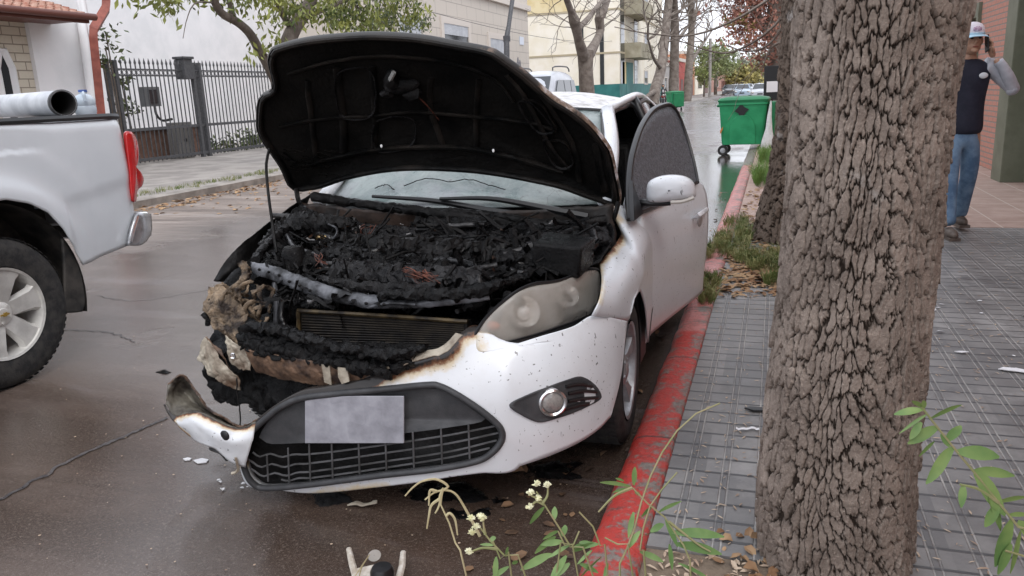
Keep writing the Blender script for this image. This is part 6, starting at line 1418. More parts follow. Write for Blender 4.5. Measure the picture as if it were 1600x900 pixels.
def street_tree(name, label, limbs, x, twig_from, seed, group='bare street trees at the corner', depth=3, L=2.6, m=None):
    w = lambda u, v: wp(u, v, x=x); t = thing(name, tuple(w(*limbs[0][0][0])), label, 'tree', group); b = MB()
    for pts, r0, r1 in limbs: b.tube(cr([w(*p) for p in pts], 20), np.linspace(r0, r1, 20), 9)
    tw = b; rs = np.random.default_rng(seed)
    for u, v, n in twig_from:
        for i in range(n): grow(tw, w(u, v), rs.normal(0, 1, 3) * (1, .5, .5) + (0, 0, .9), L, .07, depth, rs, bend=.6, up=.1, kids=(2, 3), shrink=.72, minr=.016)
    tw.build('trunk', m or M_barkg, t); return t
street_tree('bare_street_tree', 'leaning bare tree at the street corner, leftmost of three beyond the crossing', [([(1020, 166), (1024, 140), (1032, 112), (1038, 70), (1042, 30), (1048, -30)], .42, .30), ([(1024, 142), (1012, 150), (1006, 160)], .2, .1), ([(1034, 108), (1022, 92), (1012, 60)], .16, .06)], -8.2, [(1042, 30, 4), (1038, 70, 3), (1048, -10, 3), (1012, 62, 3)], 21)
street_tree('bare_street_tree', 'straight bare tree in the middle of three beyond the crossing', [([(1051, 160), (1053, 120), (1054, 70), (1054, 30), (1050, -30)], .42, .32), ([(1054, 70), (1068, 50), (1082, 30), (1094, 5)], .16, .08)], -8.0, [(1054, 30, 4), (1082, 28, 4), (1054, 60, 2)], 22)
street_tree('bare_street_tree', 'bare tree forked low to the right, rightmost of three beyond the crossing', [([(1073, 166), (1075, 130), (1077, 100), (1080, 60), (1080, 20), (1078, -30)], .42, .26), ([(1077, 104), (1088, 84), (1100, 66), (1112, 48)], .2, .1), ([(1080, 60), (1086, 30), (1090, -10)], .14, .08)], -7.8, [(1080, 40, 4), (1100, 66, 4), (1112, 48, 4), (1080, 10, 3), (1088, 20, 3)], 23)
def crown_tree(name, label, u0, v0, x, cl, leafm, size, per, trunk_r=.25, group=None, trunk_u=None, yy=None):
    w = (lambda u, v, dx=0: wp(u, v, y=yy)) if yy else (lambda u, v, dx=0: wp(u, v, x=x + dx)); base = wp(trunk_u or u0, v0, z=.12); sc = x / base[0] if abs(base[0]) > 1 else 1
    bb = w(trunk_u or u0, v0); t = thing(name, (bb[0], bb[1], .12), label, 'tree', group)
    cs = [(w(u, v, dx), r) for u, v, r, dx in cl]; tb = MB(); c0 = np.mean([c for c, r in cs], axis=0)
    tb.tube(cr([(bb[0], bb[1], .0), (bb[0], bb[1], c0[2] * .5), c0], 10), np.linspace(trunk_r, trunk_r * .5, 10), 8)
    for c, r in cs: tb.tube([c0 - (0, 0, .8), (c0 + c) / 2, c], [trunk_r * .35, trunk_r * .25, .02], 5)
    tb.build('trunk', M_barkg, t); clumps(cs, per, size, ratio=.55).build('crown', leafm, t, smooth=False)
crown_tree('green_tree', 'round dark green tree on the left side of the far street', 1118, 148, -8.2, [(1118, 95, 2.3, 0), (1100, 85, 1.6, 0), (1138, 88, 1.7, 0), (1130, 108, 1.8, .5), (1102, 108, 1.6, 0), (1120, 78, 1.6, 0), (1150, 102, 1.3, 0)], leaf_mat('dark green leaves', (.10, .13, .05), (.27, .30, .12), .35), .30, 26, trunk_u=1118)
crown_tree('small_green_tree', 'small yellow-green tree in front of the round dark green one', 1100, 150, -8.4, [(1100, 118, 1.0, 0), (1094, 112, .7, 0), (1107, 112, .8, 0), (1102, 128, .7, 0)], leaf_mat('light green leaves', (.14, .18, .05), (.30, .33, .11), .6), .26, 40, trunk_r=.14)
crown_tree('yellow_tree', 'yellowing tree far away at the end of the street', 1160, 140, -6.0, [(1150, 118, 3.2, 0), (1165, 114, 3.4, 0), (1176, 120, 3., 0), (1140, 120, 2.8, 0), (1160, 124, 2.6, 0)], leaf_mat('yellow leaves', (.24, .22, .08), (.50, .43, .16), .3), .6, 9, group='hazy trees closing the street', yy=210, trunk_u=1158)
crown_tree('hazy_tree', 'haze-paled grey-green tree far away, left of the yellowing one', 1150, 140, -4.0, [(1150, 112, 5, 0), (1168, 106, 5.5, 0), (1184, 108, 5.5, 0), (1200, 104, 6, 0), (1140, 114, 4.5, 0), (1216, 104, 6, 0), (1232, 106, 6, 0), (1190, 120, 4, 0), (1210, 120, 4, 0)], leaf_mat('hazy leaves', (.22, .24, .18), (.42, .43, .33), .2), .9, 6, group='hazy trees closing the street', trunk_u=1190, yy=300, trunk_r=.5)  # leaf colour paled to paint in the distance haze
# red-leaved tree on the right
t = thing('red_leaved_tree', tuple(wp(1222, 180, y=27.)), 'red autumn tree on the right pavement, behind the two near trunks', 'tree')
w = lambda u, v, y=27.: wp(u, v, y=y)
b = MB(); b.tube(cr([(w(1226, 178)[0], 27, 0), w(1222, 130), w(1214, 80), w(1210, 30), w(1215, -40)], 16), np.linspace(.34, .2, 16), 10)
b.tube(cr([w(1212, 70), w(1196, 45), w(1180, 20), w(1160, -20)], 12), np.linspace(.17, .08, 12), 8); b.tube(cr([w(1212, 60), w(1226, 30), w(1235, -20)], 12), np.linspace(.17, .08, 12), 8)
b.tube(cr([w(1214, 85), w(1200, 88), w(1186, 92)], 8), np.linspace(.08, .03, 8), 5)
b.build('trunk', M_barkg, t)
cs = [(w(u, v, y), r) for u, v, r, y in ((1158, 12, .75, 27), (1175, 25, .9, 27), (1190, 45, .9, 26), (1200, 75, .75, 27), (1165, 48, .5, 27), (1180, 65, .55, 27), (1205, 10, 1.0, 28), (1150, -20, .9, 27), (1185, -20, 1.2, 27), (1220, 40, .9, 28), (1212, 100, .45, 27), (1150, 30, .4, 27), (1186, 90, .35, 27), (1225, 80, .6, 28), (1180, -80, 1.8, 27), (1230, -60, 1.6, 27))]
clumps(cs, 46, .12, droop=.8, ratio=.5).build('crown', leaf_mat('red leaves', (.16, .065, .05), (.42, .20, .14), 1.6), t, smooth=False)
cs = [(w(u, v, y), r) for u, v, r, y in ((1150, 25, .4, 26.5), (1165, 40, .3, 26.5), (1195, 100, .5, 28), (1160, 60, .3, 27))]
clumps(cs, 26, .15, droop=.8, ratio=.5).build('yellowing_leaves', leaf_mat('ochre leaves', (.16, .14, .04), (.30, .24, .07), 2), t, smooth=False)
# drooping bare twigs of the nearer trees across the sky
tw = MB(); rs = np.random.default_rng(31)
for a in ([(1250, -20), (1210, 40), (1160, 75), (1120, 82), (1050, 60)], [(1240, 20), (1200, 70), (1165, 80), (1135, 70)], [(1230, -20), (1150, 30), (1080, 55), (1010, 52), (960, 42)], [(1235, 60), (1205, 75), (1190, 110)]):
    P = cr([wp(u, v, y=9.5) for u, v in a], 24); tw.tube(P, np.linspace(.018, .005, 24), 4)
    for i in range(4, 24, 4): grow(tw, P[i], rs.normal(0, 1, 3) + (-.5, 0, 0), .5, .005, 1, rs, bend=.5, up=-.1, minr=.003)
tw.build('hanging_twigs', M_barkg, bpy.data.objects['middle_tree'])

# ================================================================== GRASS, WEEDS, LEAVES
M_grass = mat('grass blades', (.09, .13, .03), (.25, .24, .10), 6, .7, detail=2)
M_grass2 = mat('fresh grass', (.08, .17, .03), (.16, .26, .06), 6, .7, detail=2)
M_straw = mat('straw', (.32, .25, .13), (.45, .38, .22), 9, .8)
def tufts(spots, m, name, L=(.06, .16)):
    mb = MB()
    for (x, y, z, rx, ry, n) in spots:
        for i in range(n):
            a = rng.random() * 6.28; r = math.sqrt(rng.random()); p = np.array([x + rx * r * math.cos(a), y + ry * r * math.sin(a), z]); l = rng.uniform(*L); d = rng.normal(0, .35, 2)
            w_ = np.array([math.cos(a), math.sin(a), 0]) * .0028 * (1 + z); q = p + np.array([d[0] * l * .5, d[1] * l * .5, l * .65]); e_ = p + np.array([d[0] * l * 1.3, d[1] * l * 1.3, l * (.95 - .3 * rng.random())])
            mb.add([p - w_, p + w_, q + w_ * .8, q - w_ * .8, e_], [(0, 1, 2, 3), (3, 2, 4)])
    o = mb.build(name, m, None, smooth=False); tag(o, None, None, None, 'stuff'); return o
g = lambda u, v, z=.12: wp(u, v, z=z)
sp = []
for u, v, rx, ry, n in ((1192, 282, .13, .9, 700), (1196, 250, .12, 1.2, 700)): P = g(u, v); sp.append((P[0], P[1], .12, rx, ry, n))
o = tufts(sp, M_grass2, 'grass', (.12, .34)); o['label'] = 'fresh green grass tufts along the kerb, behind the middle tree'; o['category'] = 'grass'
sp = []
for u, v, rx, ry, n in ((1145, 378, .16, .55, 900), (1120, 395, .14, .3, 500), (1190, 405, .22, .3, 900), (1200, 418, .16, .2, 600), (1170, 365, .12, .3, 500), (1110, 445, .06, .22, 300), (1105, 468, .05, .2, 260), (1150, 350, .12, .4, 300), (1215, 440, .1, .2, 300)): P = g(u, v); sp.append((P[0], P[1], .12, rx, ry, n))
o = tufts(sp, M_grass, 'dry_grass', (.04, .13)); o['label'] = 'yellowing grass round the foot of the middle tree'; o['category'] = 'grass'
sp = []
for k_ in range(26): y = 9.0 + k_ * .33; sp.append((XL - .42 + .1 * math.sin(k_ * 2), y, .13, .2, .2, 90 if k_ % 4 else 30))
o = tufts(sp, M_grass, 'verge_grass', (.04, .10)); o['label'] = 'thin strip of grass along the far kerb behind the pickup'; o['category'] = 'grass'
M_dleaf = mat('dead leaves', (.20, .105, .05), (.42, .28, .16), 7, .8, detail=2); M_dleaf2 = mat('pale twigs and chaff', (.34, .24, .17), (.50, .40, .30), 9, .85, detail=2)
M_dleaf3 = mat('dark wet leaves', (.05, .03, .02), (.22, .13, .07), 9, .7, detail=2)
def litter(name, label, spots, m, s=(.015, .05), ratio=.55, flat=.25):
    mb = MB()
    for (x0, x1, y0, y1, z, n) in spots:
        C = np.stack([rng.uniform(x0, x1, n), rng.uniform(y0, y1, n), np.full(n, z + .004)], -1); sz = rng.uniform(s[0], s[1], n)
        for c, l in zip(C, sz):
            a = rng.random() * 6.28; d = np.array([math.cos(a), math.sin(a), rng.normal(0, flat * .5)]) * l * .5; e_ = np.array([-math.sin(a), math.cos(a), 0]) * l * ratio * .5; h = np.array([0, 0, l * flat * rng.random()])
            mb.add([c - d, c - d * .3 + e_ + h, c + d * .5 + e_ * .8 + h, c + d, c + d * .4 - e_ + h * .6, c - d * .4 - e_ * .9 + h * .3, c + (0, 0, .002)], [(0, 1, 6), (1, 2, 6), (2, 3, 6), (3, 4, 6), (4, 5, 6), (5, 0, 6)])
    o = mb.build(name, m, None, smooth=False); tag(o, label, 'litter', None, 'stuff'); return o
litter('leaf_litter', 'dead leaves heaped round the middle tree', [(-.3, .5, 5.6, 8.6, .122, 900), (-.36, .1, 5.2, 6.6, .122, 200), (-.30, .6, 5.3, 6.2, .122, 260), (-.30, .2, 8.5, 11, .122, 160)], M_dleaf, (.03, .08))
litter('twig_litter', 'short pale twigs and chaff scattered over the tiles', [(-.25, .5, 2.2, 3.4, .12, 260), (-.3, 1.2, 2.2, 5.5, .12, 260), (.5, 2.9, 2.2, 8, .12, 1300), (-.30, .1, 3.4, 5.2, .12, 60)], M_dleaf2, (.010, .034), .20, .1)
litter('pit_litter', 'dry leaves and chaff round the nearest trunk', [(-.3, .25, 1.4, 2.16, .114, 520), (.3, 1.1, 1.3, 2.16, .114, 900)], M_dleaf2, (.012, .045), .3, .3)
litter('pit_leaves', 'curled brown leaves by the nearest trunk', [(-.12, .1, 1.85, 2.3, .118, 46), (.5, .9, 1.6, 2.15, .114, 30)], M_dleaf, (.02, .05), .6, .5)
litter('far_kerb_leaves', 'fallen leaves along the far kerb', [(XL + .02, XL + .6, 9.5, 16, .0, 420), (XL + .3, XL + 2.2, 9, 16, 0, 120)], M_dleaf, (.05, .11), .6, .25)
litter('gutter_leaves', 'wet leaves in the gutter under the car', [(-.95, -.53, 1.9, 3.0, .002, 40), (-1.9, -.53, 6.6, 11.5, .002, 60), (-.9, -.53, 3, 8, .002, 60)], M_dleaf3, (.02, .055), .6, .35)
litter('road_grit', 'pale grit and flakes on the wet road', [(-4.5, -.6, 1.7, 5, .001, 300)], M_dleaf2, (.003, .012), .8, .2)
litter('plastic_flakes', 'small white flakes beside the hanging bumper', [(-2.15, -1.9, 2.30, 2.6, .002, 16)], M_white, (.01, .03), .7, .3)
litter('plastic_flakes', 'small white flakes scattered on the right-hand tiles', [(.9, 2.2, 4.2, 5.4, .121, 26)], M_white, (.01, .05), .5, .2)
# ---- foreground weeds
M_stem = mat('weed stem', (.22, .24, .10), (.30, .26, .14), 20, .6); M_wleaf = mat('weed leaf', (.10, .19, .055), (.19, .29, .10), 14, .5, detail=3)
M_wleaf2 = mat('yellow weed leaf', (.10, .185, .055), (.18, .26, .08), 14, .5, detail=3)
M_petal = mat('cream petals', (.66, .64, .38), (.78, .77, .58), 60, .7); M_drys = mat('dry stalk', (.36, .30, .17), (.46, .40, .24), 20, .8)
def blade(mb, a, b, wd, sag=.15, n=7, up=(0, 0, 1)):
    a, b = np.array(a), np.array(b); d = b - a; L = np.linalg.norm(d); s = np.cross(d, -CF); s = s / (np.linalg.norm(s) + 1e-9); s = s + rng.normal(0, .35, 3); rows = []
    for i in range(n):
        q = i / (n - 1); w_ = wd * (math.sin(math.pi * min(1, q * .93 + .05)) ** .8) * .5 + .0003; c = a + d * q + np.array([0, 0, 1]) * (-sag * L * (q * q - q * .2)) + CF * 0
        rows.append([c - s * w_ + CF * (-.15) * w_, c, c + s * w_ + CF * (-.15) * w_])
    mb.grid(rows)
def weed(name, label, D, stems, leaves, m_leaf=None, flowers=(), ground=.1, sw=.0022, ms=None, cat='weed', lw=.23):
    P = lambda q: wp(q[0], q[1], d=D if len(q) < 3 else q[2])
    b0 = P(stems[0][0]); root = thing(name, (b0[0], b0[1], ground), label, cat); sm = MB()
    for s in stems:
        pts = [P(q) for q in s]; f = pts[0]
        if s[0][1] > 880: pts = [np.array([f[0] + .01, f[1] + .02, ground])] + pts
        sm.tube(cr(pts, 24), np.linspace(sw * 1.2, sw * .6, 24), 5)
    sm.build('stem', ms or M_stem, root)
    if leaves:
        lf = MB()
        for l in leaves: blade(lf, P(l[:2]), P(l[2:4]) + rng.normal(0, .004, 3), np.linalg.norm(P(l[:2]) - P(l[2:4])) * (l[4] * .66 if len(l) > 4 else lw))
        lf.build('foliage', m_leaf or M_wleaf, root, angle=180)
    if flowers:
        fl = MB()
        for q in flowers:
            c = P(q)
            for i in range(26):
                d = rng.normal(0, 1, 3); d[2] = abs(d[2]); d /= np.linalg.norm(d); fl.tube([c + d * .002, c + d * .0055, c + d * .0078], [.0009, .0013, .0003], 4)
            fl.sphere(c, .0038, 8, 6)
        fl.build('flower', M_petal, root)
    return root
weed('flowering_weed', 'green weed with a cluster of five cream flowers, below the bumper', 1.25, [[(930, 910), (895, 860), (868, 815), (850, 788), (838, 768)], [(850, 788), (838, 784), (829, 792)], [(848, 786), (855, 775), (856, 760)], [(845, 780), (830, 775)], [(905, 910), (880, 850), (872, 830)], [(868, 905), (900, 850), (905, 830)]],
     [(866, 812, 872, 788, .4), (850, 792, 828, 814, .3), (880, 838, 890, 815, .45), (868, 838, 838, 862, .35), (890, 852, 862, 868, .4), (885, 868, 862, 905, .4), (895, 862, 925, 850, .35), (880, 846, 846, 850, .3), (862, 866, 812, 888, .3), (905, 880, 940, 892, .35), (890, 880, 868, 900, .45), (872, 830, 850, 838, .4), (905, 848, 928, 846, .3)],
     flowers=[(838, 757), (855, 759), (829, 771), (840, 780), (828, 793)])
weed('flowering_weed', 'green weed with small cream flowers, left of the five-flowered one', 1.25, [[(825, 910), (800, 880), (778, 858), (760, 838), (747, 820)], [(778, 858), (755, 856), (736, 862)], [(758, 835), (756, 824), (755, 815)], [(800, 905), (785, 880), (770, 845)]],
     [(764, 844, 775, 838, .5), (790, 870, 793, 848, .5), (772, 852, 752, 848, .4), (775, 870, 778, 896, .4), (795, 885, 770, 900, .4), (800, 880, 815, 872, .4)], flowers=[(736, 811), (751, 808), (744, 824), (738, 833), (733, 863), (754, 811)])
weed('dry_grass_stalk', 'dry arching grass stalks in front of the bumper', 1.3, [[(730, 912), (715, 860), (700, 812), (686, 783), (684, 772), (692, 762)], [(686, 783), (690, 768), (700, 760), (682, 749), (660, 752), (645, 762), (633, 775)], [(750, 838), (730, 800), (712, 772), (695, 766), (678, 770), (664, 781)], [(686, 780), (674, 790), (670, 808), (667, 826)], [(683, 768), (672, 767), (670, 790)], [(697, 806), (703, 802), (711, 812), (715, 836)], [(692, 764), (686, 790), (680, 802)]],
     [], sw=.0022, ms=M_drys, cat='grass stalk')
weed('tall_weed', 'pale green weed with one long arching stem over the red kerb', 1.25, [[(968, 912), (985, 850), (1010, 760), (1045, 690), (1085, 648), (1125, 630)], [(1080, 912), (1062, 850), (1045, 815), (1010, 785), (988, 762)], [(1010, 912), (1000, 860), (1012, 800), (1030, 770), (1058, 738)], [(988, 762), (960, 775), (935, 800)], [(950, 905), (940, 860), (925, 820), (905, 800)], [(1045, 815), (1090, 850), (1110, 862)], [(990, 905), (960, 850), (945, 840)]],
     [(985, 760, 940, 748, .25), (985, 762, 955, 770, .3), (990, 758, 1000, 722, .25), (992, 768, 1004, 775, .4), (975, 752, 962, 740, .4), (1020, 790, 1004, 806, .4), (1030, 800, 1068, 778, .2), (1040, 812, 1062, 850, .3), (1050, 832, 1128, 834, .22), (1056, 850, 1130, 864, .25), (1046, 850, 1054, 892, .35), (1030, 830, 1000, 842, .3), (1060, 880, 1110, 892, .3), (990, 800, 985, 830, .4), (1000, 830, 975, 858, .3), (935, 850, 890, 848, .25), (940, 870, 902, 896, .35), (925, 860, 900, 870, .3), (950, 880, 940, 900, .4), (1000, 862, 1035, 876, .3), (1016, 830, 1038, 815, .4)])
weed('leafy_sapling', 'leafy green shoot leaning in from the right edge in front of the tiles', 1.1, [[(1650, 905), (1600, 835), (1560, 785), (1520, 735), (1480, 688), (1452, 650), (1440, 636)], [(1560, 785), (1530, 765), (1500, 757)], [(1640, 912), (1600, 870), (1570, 860)]],
     [(1442, 640, 1398, 645, .35), (1440, 636, 1422, 622, .4), (1444, 638, 1448, 620, .5), (1448, 648, 1410, 672, .35), (1452, 655, 1502, 630, .28), (1466, 668, 1418, 704, .35), (1470, 678, 1480, 700, .4), (1480, 690, 1506, 660, .45), (1490, 700, 1458, 756, .4), (1495, 705, 1562, 702, .3), (1440, 660, 1426, 690, .4), (1522, 738, 1562, 790, .45), (1520, 736, 1590, 728, .3), (1505, 757, 1500, 790, .4), (1545, 768, 1570, 830, .5), (1556, 785, 1600, 770, .35), (1560, 790, 1538, 822, .4), (1575, 805, 1610, 800, .4), (1580, 812, 1562, 880, .4), (1595, 830, 1580, 890, .45), (1600, 840, 1625, 870, .4), (1460, 690, 1442, 706, .4), (1590, 815, 1640, 850, .45), (1580, 850, 1560, 890, .5)], m_leaf=M_wleaf2, sw=.0026)
# ================================================================== BINS
M_green = mat('green bin plastic', (.015, .24, .095), (.028, .31, .13), 3, .42, rough2=.55, bump=.08)
M_green2 = mat('darker green lid', (.010, .15, .06), (.015, .18, .07), 3, .45)
def wheelie(loc, rz, label, sx=1.0, H=1.22, sticker=True, emblem=True, bag=False, group='green wheeled rubbish bins'):
    t = thing('wheeled_bin', loc, label, 'bin', group, rz=rz or 1e-6); w, dpt = sx / 2, .40
    def rr(hw, hd, z, r=.06):
        pts = []
        for cx, cy, a0 in ((hw - r, hd - r, 0), (-hw + r, hd - r, 90), (-hw + r, -hd + r, 180), (hw - r, -hd + r, 270)):
            for a in (0, 30, 60, 90): pts.append((cx + r * math.cos(R_(a0 + a)), cy + r * math.sin(R_(a0 + a)), z))
        return pts
    b = MB().grid([rr(.02, .02, .23), rr(w * .84, dpt * .78, .23), rr(w * .86, dpt * .8, .27), rr(w * .93, dpt * .92, .8), rr(w * .97, dpt * .98, 1.05), rr(w, dpt * 1.04, 1.06), rr(w, dpt * 1.04, 1.13)], close=True); b.build('bin_body', M_green, t, angle=50)
    # raised arched panel on the front
    arc = [(x, z) for x, z in ((-.27, .24), (-.26, .6), (-.20, .76), (-.10, .84), (.10, .84), (.20, .76), (.26, .6), (.27, .24))]
    MB().prism([(x, -(dpt * (.78 + .17 * (z - .2) / .6)) - .002, z) for x, z in arc], (0, -.022, 0)).build('arched_panel', M_green, t, bevel=.008, smooth=False)
    ld = MB().grid([rr(w * 1.02, dpt * 1.08, 1.12), rr(w * 1.03, dpt * 1.1, 1.16), rr(w * .96, dpt * 1.0, 1.20), rr(w * .6, dpt * .6, H + .01), rr(.01, .01, H + .02)], close=True).build('lid', M_green2, t, angle=40)
    for s in (-1, 1):
        MB().cyl((s * w * 1.0, 0, 1.04), (s * (w + .07), 0, 1.04), .03, 10).build('lifting_pin', M_green2, t)
        for y in (-1, 1):
            c = (s * w * .80, y * dpt * .70, .11)
            wh = MB().lathe([(.055, -.02), (.10, -.025), (.11, -.015), (.11, .015), (.10, .025), (.055, .02)], c, 'y', 20).build('wheel', M_rubber, t)
            MB().lathe([(.001, -.026), (.02, -.025), (.055, -.02), (.055, .02), (.001, .022)], c, 'y', 14).build('wheel_hub', M_alloy, wh)
            MB().bx(c[0] - .035, c[0] + .035, c[1] - .02, c[1] + .05, .12, .22).build('caster_fork', M_galv, wh)
    if emblem:
        y = -dpt * .965 - .012; q = MB(); r = .135
        pts = [(0, r), (.04, .07), (r, .02), (.08, -.03), (.03, -.12), (-.02, -r), (-.06, -.05), (-r, -.01), (-.07, .06)]
        q.prism([(-.02 + x * 1.1, y, .94 + z * 1.1) for x, z in pts], (0, .014, 0)); q.build('black_emblem', M_blackp, t, smooth=False)
    if sticker: MB().prism([(-.46, -.372, .52), (-.40, -.375, .62), (-.40, -.372, .56), (-.445, -.368, .46)], (0, -.006, 0)).build('orange_sticker', mat('orange sticker', (.55, .20, .05), None, rough=.6), t, smooth=False)
    MB().bx(w * 1.02, w * 1.02 + .13, -.3, .36, .28, 1.10).build('side_flap', M_green2, t, bevel=.02)
    return t
bl = wp(1158, 243, z=0)
mainbin = wheelie((bl[0] + .03, bl[1] + .3, 0), R_(-3), 'large green wheeled bin with a black emblem, in the road by the kerb')
wheelie((-6.0, 51.5, 0), R_(-60), 'small-looking green wheeled bin far off by the street corner', emblem=False, sticker=False)
bt = bl + np.array([.56, -.16, 0])
t = thing('plastic_bag', (bt[0], bt[1], 0), 'white translucent plastic bag hanging beside the large green bin', 'bag')
rows = []
for z, a, b in ((1.12, .012, .01), (1.0, .03, .02), (.8, .045, .03), (.55, .07, .04), (.35, .12, .06), (.2, .15, .08), (.12, .10, .05), (.1, .01, .01)): rows.append([(bt[0] + a * math.cos(q) - .03 * (1.1 - z), bt[1] - .08 + b * math.sin(q), z) for q in np.linspace(0, 2 * np.pi, 18, endpoint=False)])
MB().grid(rows, close=True, flip=True).build('bag_film', mat('white bag film', (.62, .64, .62), (.75, .76, .75), 12, .3, alpha=.85), t, disp=crumple(.02, 14, 2, .006, 50))
# box on a post behind the bin
p = wp(1206, 131, y=24.5)
t = thing('post_box', (p[0], 24.5, .12), 'dark box with a white panel on a brown post, behind the green bin', 'box')
MB().bx(p[0] - .22, p[0] + .2, 24.4, 24.7, 1.0, 1.95).build('box_body', M_blackp, t, bevel=.01)
MB().bx(p[0] - .14, p[0] + .16, 24.38, 24.405, 1.22, 1.52).build('white_panel', M_white, t, smooth=False)
MB().bx(p[0] - .05, p[0] + .05, 24.5, 24.6, .1, 1.0).build('post', M_brown, t, smooth=False)
# street lamp / dark pole in front of the beige building
t = thing('dark_pole', tuple(wp(793, 200, x=-9.9)), 'dark kinked pole standing in front of the beige building', 'pole')
MB().tube([wp(794, 175, x=-9.9), wp(792, 92, x=-9.9), wp(791.5, 60, x=-9.9), wp(795, 40, x=-9.9), wp(802, -10, x=-9.9), wp(810, -80, x=-9.9)], [.11, .11, .11, .085, .085, .085], 10).build('pole_shaft', M_iron, t)
MB().tube([wp(792, 65, x=-9.9), wp(791.6, 56, x=-9.9)], .14, 10).build('collar', M_iron, t)
t = thing('slim_pole', tuple(wp(1110, 150, y=70.)), 'slim pale street pole in front of the small yellow-green tree', 'pole')
MB().tube([wp(1109, 152, y=70.), wp(1110, 60, y=70.)], .12, 8).build('pole_shaft', M_iron if 0 else M_conc2, t)
# loose overhead cables
def cable(a, b, label):
    A, B = np.array(a), np.array(b); P = [A + (B - A) * q + np.array([0, 0, -1.2 * math.sin(math.pi * q)]) for q in np.linspace(0, 1, 30)]
    tag(MB().tube(P, .012, 4).build('overhead_cable', M_iron, None), label, 'cable', 'overhead cables on the left')
cable((-13.9, 24, 5.2), (-11.4, 80, 6.5), 'thin overhead cable crossing the beige wall')

# ================================================================== PEOPLE
M_skin = mat('skin', (.36, .20, .13), (.42, .25, .17), 18, .5); M_jean = mat('blue denim', (.07, .13, .22), (.16, .25, .36), 7, .85, bump=.2, bscale=120)
M_navy = mat('navy jacket', (.008, .010, .022), (.016, .018, .034), 9, .75, bump=.3, bscale=20); M_gsl = mat('grey sleeve', (.38, .39, .43), (.48, .49, .53), 9, .85, bump=.3, bscale=30)
M_shoe = mat('brown shoe', (.07, .05, .04), (.14, .11, .09), 15, .6); M_cap1 = mat('pale pink cap', (.66, .62, .68), (.74, .70, .74), 12, .8); M_cap2 = mat('pale blue peak', (.42, .62, .74), None, rough=.7); M_hair = mat('grey hair', (.06, .055, .05), (.16, .15, .14), 60, .9)
def skinned(name, chains, mtl, parent, sub=2):
    """chains: list of [(x,y,z,rx[,ry])]; first vertex of later chains given as index of an existing joint"""
    V, E, Rr = [], [], []
    for ch in chains:
        prev = None
        for q in ch:
            if isinstance(q, int): prev = q; continue
            V.append(q[:3]); Rr.append((q[3], q[4] if len(q) > 4 else q[3]))
            if prev is not None: E.append((prev, len(V) - 1))
            prev = len(V) - 1
    me = bpy.data.meshes.new(name); me.from_pydata([tuple(v) for v in V], E, []); me.update(); me.materials.append(mtl)
    o = bpy.data.objects.new(name, me); COL.objects.link(o); o.parent = parent
    sk = o.modifiers.new('skin', 'SKIN'); sk.use_smooth_shade = True; sk.branch_smoothing = .6
    if not me.skin_vertices: me.attributes
    bpy.context.view_layer.objects.active = o
    if len(me.skin_vertices) == 0:
        bpy.ops.mesh.customdata_skin_add()
    for i, r in enumerate(Rr): me.skin_vertices[0].data[i].radius = r
    me.skin_vertices[0].data[0].use_root = True
    if sub: s = o.modifiers.new('sub', 'SUBSURF'); s.levels = sub; s.render_levels = sub
    return o
# walking man, local axes: x = viewer's right, y = away, z up; he faces the viewer (-y)
mp = wp(1496, 366, z=.12)
man = thing('person', (mp[0] - .03, mp[1] + .05, .12), 'man in navy jacket, grey sleeve, jeans and pale cap, phone at his ear', 'person', rz=R_(8))
body = [[(0, 0, .98, .12, .09), (0, 0, 1.15, .12, .085), (0, 0, 1.32, .15, .09), (0, 0, 1.44, .10, .07), (0, -.005, 1.50, .052), (0, -.01, 1.56, .055)],
        [0, (.09, 0, .88, .08), (.11, .06, .50, .055), (.12, .22, .12, .04)], [0, (-.09, 0, .88, .08), (-.10, -.10, .50, .055), (-.11, -.20, .10, .04)],
        [3, (.19, 0, 1.40, .03), (.33, -.02, 1.25, .040), (.29, -.07, 1.30, .024), (.175, -.082, 1.475, .024)], [3, (-.19, 0, 1.40, .03), (-.255, .03, 1.15, .03), (-.235, -.09, .92, .028), (-.225, -.13, .84, .036, .02)]]
skinned('body', body, M_skin, man)
jk = [[(0, 0, .84, .16, .12), (0, 0, .92, .175, .13), (0, 0, 1.02, .165, .12), (0, 0, 1.18, .165, .115), (0, 0, 1.33, .20, .12), (0, 0, 1.43, .19, .10), (0, -.005, 1.50, .075, .07)]]
skinned('jacket', jk, M_navy, man)
q_ = MB().tube(cr([(.13, 0, 1.42), (.20, 0, 1.395), (.28, -.01, 1.31), (.345, -.025, 1.235)], 14), np.interp(np.linspace(0, 1, 14), [0, .3, 1], [.075, .070, .052]), 14)
q_.sphere((.348, -.03, 1.228), (.054, .054, .056), 14, 10).tube(cr([(.35, -.03, 1.23), (.30, -.06, 1.31), (.24, -.085, 1.40), (.198, -.088, 1.455)], 14), np.interp(np.linspace(0, 1, 14), [0, .4, 1], [.052, .050, .036]), 14)
q_.build('sleeve', M_gsl, man, angle=180, disp=crumple(.004, 20, 5))
q_ = MB().tube(cr([(-.13, 0, 1.42), (-.20, 0, 1.38), (-.262, .03, 1.15), (-.24, -.07, .97)], 20), np.interp(np.linspace(0, 1, 20), [0, .3, 1], [.075, .068, .042]), 14)
q_.build('sleeve', M_gsl, man, angle=180, disp=crumple(.004, 20, 6))
skinned('jeans', [[(0, 0, .95, .135, .105), (0, 0, .90, .14, .10)], [1, (.085, 0, .80, .095), (.11, .06, .50, .072), (.12, .17, .26, .066), (.125, .25, .11, .072)], [1, (-.085, -.01, .80, .095), (-.095, -.09, .50, .074), (-.105, -.15, .26, .066), (-.11, -.19, .09, .074)]], M_jean, man)
